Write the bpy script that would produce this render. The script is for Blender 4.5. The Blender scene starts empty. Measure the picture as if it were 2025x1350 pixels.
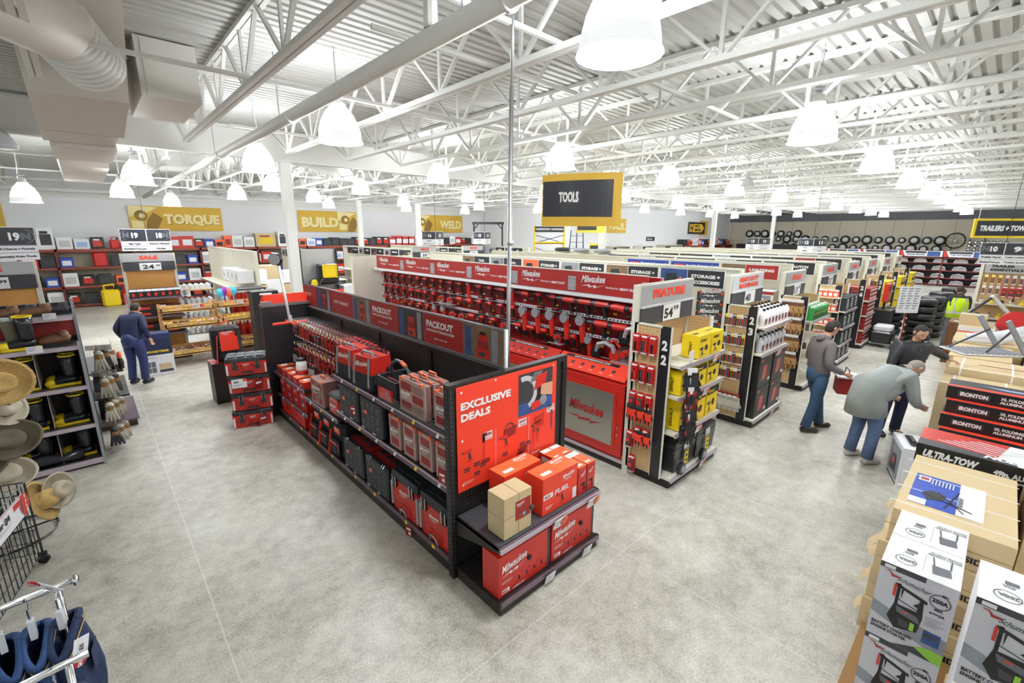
import bpy, bmesh, math, random
from mathutils import Vector, Matrix, Quaternion
SC = bpy.context.scene
COL = SC.collection
V3 = Vector
random.seed(7)
# ---------------------------------------------------------------- camera
YAW, PIT, ROL, FPX, EYE = 0.7482, 0.23392, 0.005246, 894.42, 3.0
cam_data = bpy.data.cameras.new('camera')
cam_data.sensor_fit = 'HORIZONTAL'; cam_data.sensor_width = 36.0
cam_data.lens = 36.0 * FPX / 2025.0
cam_data.clip_start = 0.05; cam_data.clip_end = 300
cam = bpy.data.objects.new('camera', cam_data); COL.objects.link(cam)
_f = V3((math.sin(YAW)*math.cos(PIT), math.cos(YAW)*math.cos(PIT), -math.sin(PIT)))
_r = V3((math.cos(YAW), -math.sin(YAW), 0)); _u = _r.cross(_f)
_r2 = _r*math.cos(ROL) + _u*math.sin(ROL); _u2 = -_r*math.sin(ROL) + _u*math.cos(ROL)
_m = Matrix((( _r2.x, _u2.x, -_f.x), (_r2.y, _u2.y, -_f.y), (_r2.z, _u2.z, -_f.z))).to_4x4()
_m.translation = V3((0, 0, EYE)); cam.matrix_world = _m
SC.camera = cam
# ---------------------------------------------------------------- world and exposure
w = bpy.data.worlds.new('world'); SC.world = w; w.use_nodes = True
w.node_tree.nodes['Background'].inputs[0].default_value = (0.8, 0.85, 0.9, 1)
w.node_tree.nodes['Background'].inputs[1].default_value = 0.3
SC.view_settings.view_transform = 'Standard'; SC.view_settings.look = 'None'
SC.view_settings.gamma = 1; SC.view_settings.use_curve_mapping = False
SC.view_settings.exposure = 0.36
LAMP_POWER = 100.0; SHELL_POWER = 40.0
SC.cycles.use_denoising = True
SC.cycles.max_bounces = 7; SC.cycles.diffuse_bounces = 5; SC.cycles.glossy_bounces = 3
SC.cycles.transmission_bounces = 4; SC.cycles.transparent_max_bounces = 8
SC.cycles.sample_clamp_indirect = 6
# ---------------------------------------------------------------- materials
MATS = {}
def lin(h):
    h = h.lstrip('#'); c = [int(h[i:i+2], 16)/255 for i in (0, 2, 4)]
    return [x/12.92 if x <= .04045 else ((x+.055)/1.055)**2.4 for x in c]
def mat(name, hexc, rough=.5, metal=0., emis=0., alpha=1., trans=0., noise=0., nscale=8., spec=.5, bump=0.):
    if name in MATS: return MATS[name]
    m = bpy.data.materials.new(name); m.use_nodes = True
    nt = m.node_tree; b = nt.nodes['Principled BSDF']
    c = lin(hexc)
    b.inputs['Base Color'].default_value = (*c, 1); b.inputs['Roughness'].default_value = rough
    b.inputs['Metallic'].default_value = metal; b.inputs['Specular IOR Level'].default_value = spec
    if emis: b.inputs['Emission Color'].default_value = (.93, .97, 1, 1); b.inputs['Emission Strength'].default_value = emis
    if alpha < 1: b.inputs['Alpha'].default_value = alpha
    if trans: b.inputs['Transmission Weight'].default_value = trans
    if noise or bump:
        tc = nt.nodes.new('ShaderNodeTexCoord'); n = nt.nodes.new('ShaderNodeTexNoise')
        n.inputs['Scale'].default_value = nscale; n.inputs['Detail'].default_value = 3
        nt.links.new(tc.outputs['Object'], n.inputs['Vector'])
        if noise:
            mx = nt.nodes.new('ShaderNodeMix'); mx.data_type = 'RGBA'
            mx.inputs[6].default_value = (*[x*(1-noise) for x in c], 1); mx.inputs[7].default_value = (*[min(1, x*(1+noise)) for x in c], 1)
            nt.links.new(n.outputs['Fac'], mx.inputs[0]); nt.links.new(mx.outputs[2], b.inputs['Base Color'])
        if bump:
            bp = nt.nodes.new('ShaderNodeBump'); bp.inputs['Strength'].default_value = bump; bp.inputs['Distance'].default_value = .01
            nt.links.new(n.outputs['Fac'], bp.inputs['Height']); nt.links.new(bp.outputs['Normal'], b.inputs['Normal'])
    MATS[name] = m; return m
def node_mat(name):
    m = bpy.data.materials.new(name); m.use_nodes = True; MATS[name] = m
    return m, m.node_tree, m.node_tree.nodes['Principled BSDF']
def floor_material():
    m, nt, b = node_mat('polished_concrete'); N = nt.nodes.new; L = nt.links.new
    tc = N('ShaderNodeTexCoord')
    def noise(scale, detail, rough=.6):
        n = N('ShaderNodeTexNoise'); n.inputs['Scale'].default_value = scale; n.inputs['Detail'].default_value = detail
        n.inputs['Roughness'].default_value = rough; L(tc.outputs['Object'], n.inputs['Vector']); return n
    n1, n2, n3 = noise(.55, 5), noise(6, 6, .75), noise(60, 4, .8)
    def math_(op, a, bb, c=None):
        x = N('ShaderNodeMath'); x.operation = op
        for i, v in enumerate((a, bb, c)):
            if v is None: continue
            if isinstance(v, (int, float)): x.inputs[i].default_value = v
            else: L(v, x.inputs[i])
        return x.outputs[0]
    s = math_('ADD', math_('MULTIPLY', n1.outputs['Fac'], .36), math_('MULTIPLY', n2.outputs['Fac'], .28))
    s = math_('ADD', s, math_('MULTIPLY', n3.outputs['Fac'], .36))
    cr = N('ShaderNodeValToRGB'); L(s, cr.inputs[0])
    e = cr.color_ramp.elements
    e[0].position = .4; e[0].color = (*lin('#8b8678'), 1); e[1].position = .62; e[1].color = (*lin('#d9d7ce'), 1)
    x = e.new(.475); x.color = (*lin('#afaba0'), 1); x = e.new(.53); x.color = (*lin('#c4c1b6'), 1)
    sp = N('ShaderNodeSeparateXYZ'); L(tc.outputs['Object'], sp.inputs[0])
    tot = None
    for ax, val, wd in (('X', .33, .006), ('X', 3.39, .004), ('X', 5.23, .005), ('X', 8.2, .004), ('Y', 7.35, .006), ('Y', 2.05, .004), ('Y', 12.2, .006), ('X', -3.1, .006), ('X', 11.3, .005)):
        d = math_('ABSOLUTE', math_('SUBTRACT', sp.outputs[ax], val), 0)
        l = math_('LESS_THAN', d, wd)
        tot = l if tot is None else math_('MAXIMUM', tot, l)
    mx = N('ShaderNodeMix'); mx.data_type = 'RGBA'; L(math_('MULTIPLY', tot, .36), mx.inputs[0]); L(cr.outputs[0], mx.inputs[6])
    mx.inputs[7].default_value = (*lin('#e8e8e6'), 1); L(mx.outputs[2], b.inputs['Base Color'])
    rr = N('ShaderNodeMapRange'); L(n1.outputs['Fac'], rr.inputs[0]); rr.inputs[3].default_value = .26; rr.inputs[4].default_value = .5
    L(rr.outputs[0], b.inputs['Roughness'])
    b.inputs['Specular IOR Level'].default_value = .45
    return m
def pegboard(name, hexc, hole, pitch=.0254*2, rad=.006, axis='XZ', rough=.6):
    """board with a grid of punched holes"""
    m, nt, b = node_mat(name); N = nt.nodes.new; L = nt.links.new
    tc = N('ShaderNodeTexCoord'); vm = N('ShaderNodeVectorMath'); vm.operation = 'SCALE'; vm.inputs['Scale'].default_value = 1/pitch
    L(tc.outputs['Object'], vm.inputs[0]); fr = N('ShaderNodeVectorMath'); fr.operation = 'FRACTION'; L(vm.outputs[0], fr.inputs[0])
    sp = N('ShaderNodeSeparateXYZ'); L(fr.outputs[0], sp.inputs[0])
    cb = N('ShaderNodeCombineXYZ'); L(sp.outputs[axis[0]], cb.inputs[0]); L(sp.outputs[axis[1]], cb.inputs[1])
    ds = N('ShaderNodeVectorMath'); ds.operation = 'DISTANCE'; L(cb.outputs[0], ds.inputs[0]); ds.inputs[1].default_value = (.5, .5, 0)
    lt = N('ShaderNodeMath'); lt.operation = 'LESS_THAN'; L(ds.outputs['Value'], lt.inputs[0]); lt.inputs[1].default_value = rad/pitch
    mx = N('ShaderNodeMix'); mx.data_type = 'RGBA'; L(lt.outputs[0], mx.inputs[0])
    mx.inputs[6].default_value = (*lin(hexc), 1); mx.inputs[7].default_value = (*lin(hole), 1)
    L(mx.outputs[2], b.inputs['Base Color']); b.inputs['Roughness'].default_value = rough
    return m
def wood(name, h1, h2, scale=6):
    m, nt, b = node_mat(name); N = nt.nodes.new; L = nt.links.new
    tc = N('ShaderNodeTexCoord'); mp = N('ShaderNodeMapping'); mp.inputs['Scale'].default_value = (.6, 4, 5); L(tc.outputs['Object'], mp.inputs[0])
    n = N('ShaderNodeTexNoise'); n.inputs['Scale'].default_value = scale; n.inputs['Detail'].default_value = 4; n.inputs['Distortion'].default_value = 1.2
    L(mp.outputs[0], n.inputs['Vector']); cr = N('ShaderNodeValToRGB'); L(n.outputs['Fac'], cr.inputs[0])
    cr.color_ramp.elements[0].position = .35; cr.color_ramp.elements[0].color = (*lin(h1), 1)
    cr.color_ramp.elements[1].position = .65; cr.color_ramp.elements[1].color = (*lin(h2), 1)
    L(cr.outputs[0], b.inputs['Base Color']); b.inputs['Roughness'].default_value = .45
    return m
floor_material()
pegboard('black_peg', '#201e1e', '#5e5848', .0254*1.6, .005, 'YZ'); pegboard('black_peg_x', '#201e1e', '#5e5848', .0254*1.6, .005, 'XZ')
pegboard('cream_peg', '#dcd8c6', '#8d8870', .05, .006, 'YZ'); pegboard('tan_peg', '#c9a878', '#5f4a2c', .042, .0055, 'XZ'); pegboard('tan_peg_y', '#c9a878', '#5f4a2c', .042, .0055, 'YZ')
pegboard('orange_peg', '#d69a52', '#9a6425', .042, .005, 'XZ')
wood('pine', '#b98a50', '#e0b980'); wood('dark_wood', '#5a3a22', '#8a5c36')
for nm, hx, kw in (
    ('white_steel', '#dededa', dict(rough=.55)), ('deck', '#bcbcb8', dict(rough=.6)), ('wall_white', '#e6e7ea', dict(rough=.8, noise=.02)),
    ('wall_tan', '#cdc6b2', dict(rough=.8)), ('seam', '#9a927c', {}), ('duct', '#d2cfc8', dict(rough=.5)), ('duct_pink', '#cdc5be', dict(rough=.55)),
    ('black', '#161516', dict(rough=.45)), ('blacksatin', '#222124', dict(rough=.3)), ('soft_black', '#1e1e22', dict(rough=.75)), ('darkgrey', '#3c3c42', {}), ('grey', '#8d8f94', {}), ('midgrey', '#62646a', {}),
    ('lightgrey', '#c4c6c8', {}), ('white', '#f0f0f0', {}), ('paper', '#e9eaee', dict(rough=.6)), ('cream', '#dcd9c9', dict(rough=.5)), ('beige', '#b9b09a', dict(rough=.6)),
    ('red', '#c3201c', dict(rough=.4)), ('deepred', '#8f1d1a', dict(rough=.5)), ('signred', '#a3231f', dict(rough=.45)), ('brightred', '#ea3f28', dict(rough=.4)), ('orange', '#f06a3c', dict(rough=.45)),
    ('cabred', '#c02a20', dict(rough=.3)), ('panelred', '#8a1114', dict(rough=.35)), ('toolred', '#cf2a20', dict(rough=.38)), ('caseblack', '#262a2e', dict(rough=.5)), ('casegrey', '#454b50', dict(rough=.5)),
    ('rail', '#6c5a66', dict(rough=.25, spec=.8)), ('rail_light', '#c3b6c0', dict(rough=.2, metal=.3)), ('chrome', '#d8dadd', dict(rough=.15, metal=1.)), ('steel', '#b4b7ba', dict(rough=.3, metal=.9)),
    ('brushed', '#b9b7ab', dict(rough=.33, metal=.75)), ('wire', '#9a9a9c', dict(rough=.3, metal=.8)), ('darkwire', '#3a3a3c', dict(rough=.35, metal=.6)),
    ('clear', '#c9b9b4', dict(rough=.25, alpha=.55)), ('clearred', '#b99a94', dict(rough=.25)), ('bintray', '#8d6a62', dict(rough=.4)), ('shrink', '#b8b8bc', dict(rough=.15, alpha=.35)),
    ('yellow', '#f2d21a', dict(rough=.45)), ('dyellow', '#e3c317', dict(rough=.5)), ('banner', '#d6ad3a', dict(rough=.6, noise=.12, nscale=1.2)), ('banner_dark', '#8f6d22', dict(rough=.6)), ('banner_light', '#efe0a0', {}),
    ('golden', '#e6b93c', dict(rough=.5)), ('signblack', '#26272e', dict(rough=.4)), ('kraft', '#cdb78f', dict(rough=.75, noise=.06)), ('kraft_dark', '#8d6a3c', dict(rough=.8)), ('tape', '#b08f55', dict(rough=.3)),
    ('blue', '#2447a8', dict(rough=.45)), ('darkblue', '#1c2a60', dict(rough=.5)), ('navy', '#1b2348', dict(rough=.7)), ('lightblue', '#9fb4e0', {}), ('cyan', '#4fc0e0', {}), ('purple', '#9a2bb0', {}),
    ('green', '#2f9a48', {}), ('limegreen', '#8dc63f', {}), ('hivis', '#c6e81e', dict(rough=.7)), ('denim', '#2f4c7c', dict(rough=.85, noise=.45, nscale=45, bump=.4)), ('denim_dark', '#1a2a4c', dict(rough=.85, noise=.2, nscale=30)), ('stitch', '#c0a060', {}),
    ('skin', '#c99a80', dict(rough=.55)), ('hair', '#2a211b', dict(rough=.8)), ('greyhair', '#8d8580', dict(rough=.8)), ('jacketblack', '#15161c', dict(rough=.5, bump=.6, nscale=14)), ('jacketgrey', '#6d6765', dict(rough=.7, noise=.1)), ('coatgrey', '#8e9390', dict(rough=.6, noise=.15, nscale=5)),
    ('jeansblue', '#2f4a66', dict(rough=.85, noise=.15, nscale=12)), ('jeanslight', '#55688c', dict(rough=.85, noise=.15, nscale=12)), ('shoe', '#2d221c', dict(rough=.4)), ('trainer', '#c9c4bc', {}),
    ('felt', '#6b6350', dict(rough=.85, noise=.1)), ('straw', '#c2a264', dict(rough=.8, noise=.3, nscale=60, bump=.5)), ('leather', '#6e4a30', dict(rough=.5, noise=.15)), ('tanleather', '#b58a58', dict(rough=.7, noise=.12)), ('rubber', '#23252a', dict(rough=.22)), ('tyre', '#1b1b1d', dict(rough=.45)),
    ('shelf_dark', '#2a2526', dict(rough=.4)), ('kick', '#2b2320', dict(rough=.5)), ('silver', '#b8b8ba', dict(rough=.35, metal=.4)), ('plasticwhite', '#dfe2e6', dict(rough=.3)), ('cottongrey', '#b9b6a8', dict(rough=.9)), ('cottonwhite', '#d8d4c8', dict(rough=.9)),
    ('rackred', '#6a2220', dict(rough=.45)), ('beamred', '#8a3a2a', dict(rough=.5)), ('flesh', '#d3a183', {}), ('photo_blue', '#2d4f8a', dict(noise=.5, nscale=12)), ('photo_dark', '#34343a', dict(noise=.5, nscale=9)), ('photo_brown', '#7a6248', dict(noise=.4, nscale=9)),
    ('photo_grey', '#8a9098', dict(noise=.35, nscale=7))):
    mat(nm, hx, **kw)
mat('lamp_glow', '#ffffff', emis=LAMP_POWER); mat('lamp_shell', '#ffffff', emis=SHELL_POWER); mat('lamp_skirt', '#e8e8e8', rough=.3, emis=.3); mat('glass_globe', '#e4e4e6', rough=.3, emis=.15)
M = MATS
# ---------------------------------------------------------------- mesh builder
FONT_CACHE = {}
def glyphs(s, off=0., shear=0., res=2):
    k = (s, round(off, 4), shear, res)
    if k in FONT_CACHE: return FONT_CACHE[k]
    cu = bpy.data.curves.new('t', 'FONT'); cu.body = s; cu.size = 1; cu.resolution_u = res; cu.fill_mode = 'FRONT'
    cu.offset = off; cu.shear = shear
    ob = bpy.data.objects.new('t', cu); COL.objects.link(ob)
    dg = bpy.context.evaluated_depsgraph_get(); me = bpy.data.meshes.new_from_object(ob.evaluated_get(dg))
    vs = [(v.co.x, v.co.y) for v in me.vertices]; fs = [tuple(p.vertices) for p in me.polygons]
    bpy.data.objects.remove(ob); bpy.data.curves.remove(cu); bpy.data.meshes.remove(me)
    if vs:
        x0 = min(v[0] for v in vs); x1 = max(v[0] for v in vs); y0 = min(v[1] for v in vs); y1 = max(v[1] for v in vs)
        vs = [(x-x0, y-y0) for x, y in vs]; r = (vs, fs, x1-x0, y1-y0)
    else: r = ([], [], 1, 1)
    FONT_CACHE[k] = r; return r
def FR(o, r, u):
    return (V3(o), V3(r).normalized(), V3(u).normalized())
class MB:
    def __init__(s): s.v = []; s.f = []; s.mi = []; s.ms = []
    def m(s, name):
        if name not in s.ms: s.ms.append(name)
        return s.ms.index(name)
    def face(s, pts, m):
        b = len(s.v); s.v += [tuple(p) for p in pts]; s.f.append(tuple(range(b, b+len(pts)))); s.mi.append(s.m(m)); return s
    def box(s, a, b, m, top=None, front=None, bottom=None, side=None):
        x0, y0, z0 = a; x1, y1, z1 = b; o = len(s.v)
        s.v += [(x0, y0, z0), (x1, y0, z0), (x1, y1, z0), (x0, y1, z0), (x0, y0, z1), (x1, y0, z1), (x1, y1, z1), (x0, y1, z1)]
        for k, f in enumerate(((3, 2, 1, 0), (4, 5, 6, 7), (0, 1, 5, 4), (1, 2, 6, 5), (2, 3, 7, 6), (3, 0, 4, 7))):
            s.f.append(tuple(o+i for i in f)); mm = (bottom, top, front, side, None, side)[k] or m; s.mi.append(s.m(mm))
        return s
    def taper(s, a, b, m, k=.8, ky=None):
        """box whose top is scaled by k about its own centre"""
        ky = k if ky is None else ky
        x0, y0, z0 = a; x1, y1, z1 = b; cx, cy = (x0+x1)/2, (y0+y1)/2; hx, hy = (x1-x0)/2, (y1-y0)/2; o = len(s.v)
        s.v += [(x0, y0, z0), (x1, y0, z0), (x1, y1, z0), (x0, y1, z0), (cx-hx*k, cy-hy*ky, z1), (cx+hx*k, cy-hy*ky, z1), (cx+hx*k, cy+hy*ky, z1), (cx-hx*k, cy+hy*ky, z1)]
        for f in ((3, 2, 1, 0), (4, 5, 6, 7), (0, 1, 5, 4), (1, 2, 6, 5), (2, 3, 7, 6), (3, 0, 4, 7)):
            s.f.append(tuple(o+i for i in f)); s.mi.append(s.m(m))
        return s
    def rbox(s, a, b, m, r=.01):
        """box with chamfered vertical edges and top edge"""
        x0, y0, z0 = a; x1, y1, z1 = b; mi = s.m(m)
        def ring(z, i):
            return [(x0+r+i, y0+i, z), (x1-r-i, y0+i, z), (x1-i, y0+r+i, z), (x1-i, y1-r-i, z), (x1-r-i, y1-i, z), (x0+r+i, y1-i, z), (x0+i, y1-r-i, z), (x0+i, y0+r+i, z)]
        o = len(s.v); c = r*.7
        s.v += ring(z0, c) + ring(z0+c, 0) + ring(z1-c, 0) + ring(z1, c)
        for k in range(3):
            for j in range(8):
                s.f.append((o+8*k+j, o+8*k+(j+1) % 8, o+8*k+8+(j+1) % 8, o+8*k+8+j)); s.mi.append(mi)
        s.f.append(tuple(o+7-j for j in range(8))); s.mi.append(mi); s.f.append(tuple(o+24+j for j in range(8))); s.mi.append(mi)
        return s
    def bar(s, a, b, w, h, m, up=(0, 0, 1)):
        a = V3(a); b = V3(b); d = (b-a); L = d.length
        if L < 1e-6: return s
        d.normalize(); up = V3(up); 
        if abs(d.dot(up)) > .98: up = V3((1, 0, 0))
        r = d.cross(up).normalized()*(w/2); u = r.cross(d).normalized()*(h/2); o = len(s.v); mi = s.m(m)
        for p in (a, b): s.v += [tuple(p-r-u), tuple(p+r-u), tuple(p+r+u), tuple(p-r+u)]
        for f in ((0, 1, 2, 3), (7, 6, 5, 4), (0, 4, 5, 1), (1, 5, 6, 2), (2, 6, 7, 3), (3, 7, 4, 0)):
            s.f.append(tuple(o+i for i in f)); s.mi.append(mi)
        return s
    def tube(s, pts, rad, m, n=6, cap=True):
        pts = [V3(p) for p in pts]; rs = rad if isinstance(rad, (list, tuple)) else [rad]*len(pts); mi = s.m(m); o = len(s.v)
        ref = None
        for i, p in enumerate(pts):
            d = (pts[min(i+1, len(pts)-1)]-pts[max(i-1, 0)]).normalized()
            if ref is None:
                ref = V3((0, 0, 1)) if abs(d.z) < .9 else V3((1, 0, 0))
            r = (ref - d*ref.dot(d)).normalized(); ref = r; u = d.cross(r)
            for k in range(n):
                t = 2*math.pi*k/n; s.v.append(tuple(p+(r*math.cos(t)+u*math.sin(t))*rs[i]))
        for i in range(len(pts)-1):
            for k in range(n):
                s.f.append((o+i*n+k, o+i*n+(k+1) % n, o+(i+1)*n+(k+1) % n, o+(i+1)*n+k)); s.mi.append(mi)
        if cap:
            s.f.append(tuple(o+n-1-k for k in range(n))); s.mi.append(mi); e = o+(len(pts)-1)*n
            s.f.append(tuple(e+k for k in range(n))); s.mi.append(mi)
        return s
    def lathe(s, c, prof, m, n=16, axis=(0, 0, 1), sx=1., sy=1., cap=True):
        """prof: [(r, z) ...] about axis through c; m a name or a list per segment"""
        c = V3(c); ax = V3(axis).normalized(); ref = V3((1, 0, 0)) if abs(ax.x) < .9 else V3((0, 1, 0))
        r = (ref-ax*ref.dot(ax)).normalized(); u = ax.cross(r); o = len(s.v)
        for (R, z) in prof:
            for k in range(n):
                t = 2*math.pi*k/n; s.v.append(tuple(c+ax*z+r*(math.cos(t)*R*sx)+u*(math.sin(t)*R*sy)))
        for i in range(len(prof)-1):
            mi = s.m(m if isinstance(m, str) else m[min(i, len(m)-1)])
            for k in range(n):
                s.f.append((o+i*n+k, o+i*n+(k+1) % n, o+(i+1)*n+(k+1) % n, o+(i+1)*n+k)); s.mi.append(mi)
        if not cap: return s
        if prof[0][0] > 1e-4: s.f.append(tuple(o+n-1-k for k in range(n))); s.mi.append(s.m(m if isinstance(m, str) else m[0]))
        if prof[-1][0] > 1e-4:
            e = o+(len(prof)-1)*n; s.f.append(tuple(e+k for k in range(n))); s.mi.append(s.m(m if isinstance(m, str) else m[-1]))
        return s
    def rect(s, fr, x, y, w, h, m, off=.0015):
        o, r, u = fr; n = r.cross(u)*off; p = o+r*x+u*y+n
        return s.face([p, p+r*w, p+r*w+u*h, p+u*h], m)
    def poly(s, fr, pts, m, off=.0015, thick=0., sc=1., at=(0, 0)):
        o, r, u = fr; n = r.cross(u); P = [o+r*(x*sc+at[0])+u*(y*sc+at[1])+n*off for x, y in pts]
        if thick:
            Q = [p-n*thick for p in P]; s.face(Q[::-1], m)
            for i in range(len(P)): j = (i+1) % len(P); s.face([P[i], Q[i], Q[j], P[j]], m)
        return s.face(P, m)
    def disc(s, fr, x, y, rad, m, off=.002, n=14):
        return s.poly(fr, [(x+rad*math.cos(2*math.pi*k/n), y+rad*math.sin(2*math.pi*k/n)) for k in range(n)], m, off)
    def ring(s, fr, x, y, r0, r1, m, off=.002, n=16, a0=0, a1=2*math.pi):
        for k in range(n):
            t0 = a0+(a1-a0)*k/n; t1 = a0+(a1-a0)*(k+1)/n
            s.poly(fr, [(x+r0*math.cos(t0), y+r0*math.sin(t0)), (x+r1*math.cos(t0), y+r1*math.sin(t0)), (x+r1*math.cos(t1), y+r1*math.sin(t1)), (x+r0*math.cos(t1), y+r0*math.sin(t1))], m, off)
        return s
    def text(s, fr, t, x, y, h, m, w=None, off=.003, bold=.03, shear=0., align='l', res=2, rot=0.):
        """letters of height h (cap height) with lower left corner at x, y; w: total width if given"""
        vs, fs, tw, th = glyphs(t, bold, shear, res)
        if not vs: return s
        k = h/th; kx = (w/tw) if w else k; W = tw*kx
        if align == 'c': x = x-W/2
        if align == 'r': x = x-W
        o, r, u = fr; n = r.cross(u); b = len(s.v); mi = s.m(m); ca, sa = math.cos(rot), math.sin(rot)
        for (a, c) in vs:
            p, q = a*kx, c*k; p, q = p*ca-q*sa, p*sa+q*ca
            s.v.append(tuple(o+r*(x+p)+u*(y+q)+n*off))
        for f in fs: s.f.append(tuple(b+i for i in f)); s.mi.append(mi)
        return s
    def xf(s, mtx, start=0):
        for i in range(start, len(s.v)): s.v[i] = tuple(mtx @ V3(s.v[i]))
        return s
    def shift(s, d, start=0):
        return s.xf(Matrix.Translation(V3(d)), start)
    def build(s, name, parent=None, smooth=False, label=None, cat=None, group=None, kind=None, loc=None, rz=0):
        me = bpy.data.meshes.new(name); me.from_pydata(s.v, [], s.f)
        for n in s.ms: me.materials.append(MATS[n])
        me.polygons.foreach_set('material_index', s.mi)
        if smooth: me.polygons.foreach_set('use_smooth', [True]*len(s.f))
        me.update()
        o = bpy.data.objects.new(name, me); COL.objects.link(o)
        if parent is not None: o.parent = parent
        if loc is not None: o.location = loc
        if rz: o.rotation_euler = (0, 0, rz)
        return tag(o, label, cat, group, kind)
def tag(o, label=None, cat=None, group=None, kind=None):
    if label: o['label'] = label
    if cat: o['category'] = cat
    if group: o['group'] = group
    if kind: o['kind'] = kind
    return o
def empty(name, loc=(0, 0, 0), label=None, cat=None, group=None, rz=0, kind=None):
    o = bpy.data.objects.new(name, None); COL.objects.link(o); o.location = loc; o.rotation_euler = (0, 0, rz); o.empty_display_size = .1
    return tag(o, label, cat, group, kind)
KIDS = {}
def copy_tree(o, parent=None):
    c = o.copy(); COL.objects.link(c)
    if parent is not None: c.parent = parent
    for ch in [x for x in KIDS.get(o.name) or o.children]: copy_tree(ch, c)
    return c
USED = set()
def place(proto, loc, label, rz=0, group=None, cat=None, rot=None, scale=None):
    """the first placing moves the thing itself, later ones copy it with its parts"""
    if proto.name in USED:
        if proto.name not in KIDS:
            def walk(q):
                KIDS[q.name] = list(q.children)
                for c in q.children: walk(c)
            walk(proto)
        o = copy_tree(proto)
    else: o = proto; USED.add(proto.name)
    o.location = loc; o.rotation_euler = rot if rot else (0, 0, rz)
    o.scale = scale if isinstance(scale, tuple) else ((scale,)*3 if scale else (1, 1, 1))
    o['label'] = label
    if group: o['group'] = group
    if cat: o['category'] = cat
    return o
ONES = ['', 'first', 'second', 'third', 'fourth', 'fifth', 'sixth', 'seventh', 'eighth', 'ninth', 'tenth', 'eleventh', 'twelfth', 'thirteenth', 'fourteenth', 'fifteenth', 'sixteenth', 'seventeenth', 'eighteenth', 'nineteenth']
TENS = {20: ('twentieth', 'twenty'), 30: ('thirtieth', 'thirty'), 40: ('fortieth', 'forty'), 50: ('fiftieth', 'fifty'), 60: ('sixtieth', 'sixty'), 70: ('seventieth', 'seventy'), 80: ('eightieth', 'eighty'), 90: ('ninetieth', 'ninety')}
def nth(i):
    """0 -> first"""
    i += 1
    if i < 20: return ONES[i]
    t, r = i//10*10, i % 10
    return TENS[t][0] if r == 0 else TENS[t][1]+'-'+ONES[r]
def join(*mbs):
    r = MB()
    for q in mbs:
        b = len(r.v); r.v += q.v
        for f, mi in zip(q.f, q.mi): r.f.append(tuple(b+i for i in f)); r.mi.append(r.m(q.ms[mi]))
    return r
# ---------------------------------------------------------------- the building
Y_BACK, X_RIGHT, Z_DECK, Z_CH = 26.0, 43.0, 5.3, 4.6
MB().face([(-14, -9, 0), (X_RIGHT, -9, 0), (X_RIGHT, Y_BACK, 0), (-14, Y_BACK, 0)], 'polished_concrete').build('floor', kind='structure')
d = MB(); y = -9.0
while y < Y_BACK+.1:
    for a, b, za, zb in ((0, .085, 0, 0), (.085, .1, 0, .038), (.1, .137, .038, .038), (.137, .152, .038, 0)):
        d.face([(-14, y+a, Z_DECK+za), (-14, y+b, Z_DECK+zb), (X_RIGHT, y+b, Z_DECK+zb), (X_RIGHT, y+a, Z_DECK+za)], 'deck')
    y += .152
d.build('ceiling', kind='structure')
def wall(name, a, b, z0, z1, m): 
    x0, y0 = a; x1, y1 = b
    MB().face([(x0, y0, z0), (x1, y1, z0), (x1, y1, z1), (x0, y0, z1)], m).build(name, kind='structure')
wall('wall_back', (-14, Y_BACK), (21, Y_BACK), 0, Z_DECK+.04, 'wall_white')
wall('wall_return', (21, Y_BACK), (21, 17.6), 0, Z_DECK+.04, 'wall_white')
wall('wall_rear_right', (21, 17.6), (X_RIGHT, 17.6), 0, Z_DECK+.04, 'wall_white')
wall('wall_left', (-14, -9), (-14, Y_BACK), 0, Z_DECK+.04, 'wall_white')
wall('wall_behind', (X_RIGHT, -9), (-14, -9), 0, Z_DECK+.04, 'wall_white')
wr = MB(); wr.box((X_RIGHT, -9, 0), (X_RIGHT+.2, 17.6, 4.08), 'wall_tan').box((X_RIGHT+.1, -9, 4.08), (X_RIGHT+.2, 17.6, 5.34), 'midgrey')
for k in range(16): yy = -7+k*1.62; wr.box((X_RIGHT-.012, yy, 0), (X_RIGHT, yy+.03, 4.08), 'seam')
wr.box((X_RIGHT-.012, -9, 2.5), (X_RIGHT, 17.6, 2.53), 'seam')
wr.build('wall_right', kind='structure')
MB().box((-14, Y_BACK-.35, 4.52), (21, Y_BACK-.25, 4.62), 'white_steel').box((-14, Y_BACK-.06, 4.3), (21, Y_BACK, 4.5), 'white_steel').build('trim_1', kind='structure')
# roof joists, all along y
def joist(y0, y1):
    j = MB(); zt = Z_DECK-.03; zb = Z_CH+.03
    for sx in (-.032, .032):
        j.bar((sx, y0, zt), (sx, y1, zt), .05, .055, 'white_steel'); j.bar((sx, y0+1.35, zb), (sx, y1-1.35, zb), .05, .055, 'white_steel')
    n = max(2, round((y1-y0-2.7)/1.4)); st = (y1-y0-2.7)/n
    for k in range(n+1):
        yb = y0+1.35+k*st
        j.bar((0, yb, zb), (0, yb, zt), .04, .03, 'white_steel')
        j.bar((0, yb, zb), (0, yb-st/2+.02, zt), .045, .03, 'white_steel'); j.bar((0, yb, zb), (0, yb+st/2-.02, zt), .045, .03, 'white_steel')
    j.bar((0, y0+1.35, zb), (0, y0+.1, zt), .04, .03, 'white_steel'); j.bar((0, y1-1.35, zb), (0, y1-.1, zt), .04, .03, 'white_steel')
    return j
jx = [-13, -11.6, -10.2, -8.8, -7.4, -6, -4.6, -3.2, -1.75, -.1, 1.68, 3.45, 4.75, 6.1, 7.45]
while jx[-1] < 41.5: jx.append(jx[-1]+1.38)
jA = jB = jC = None
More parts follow.
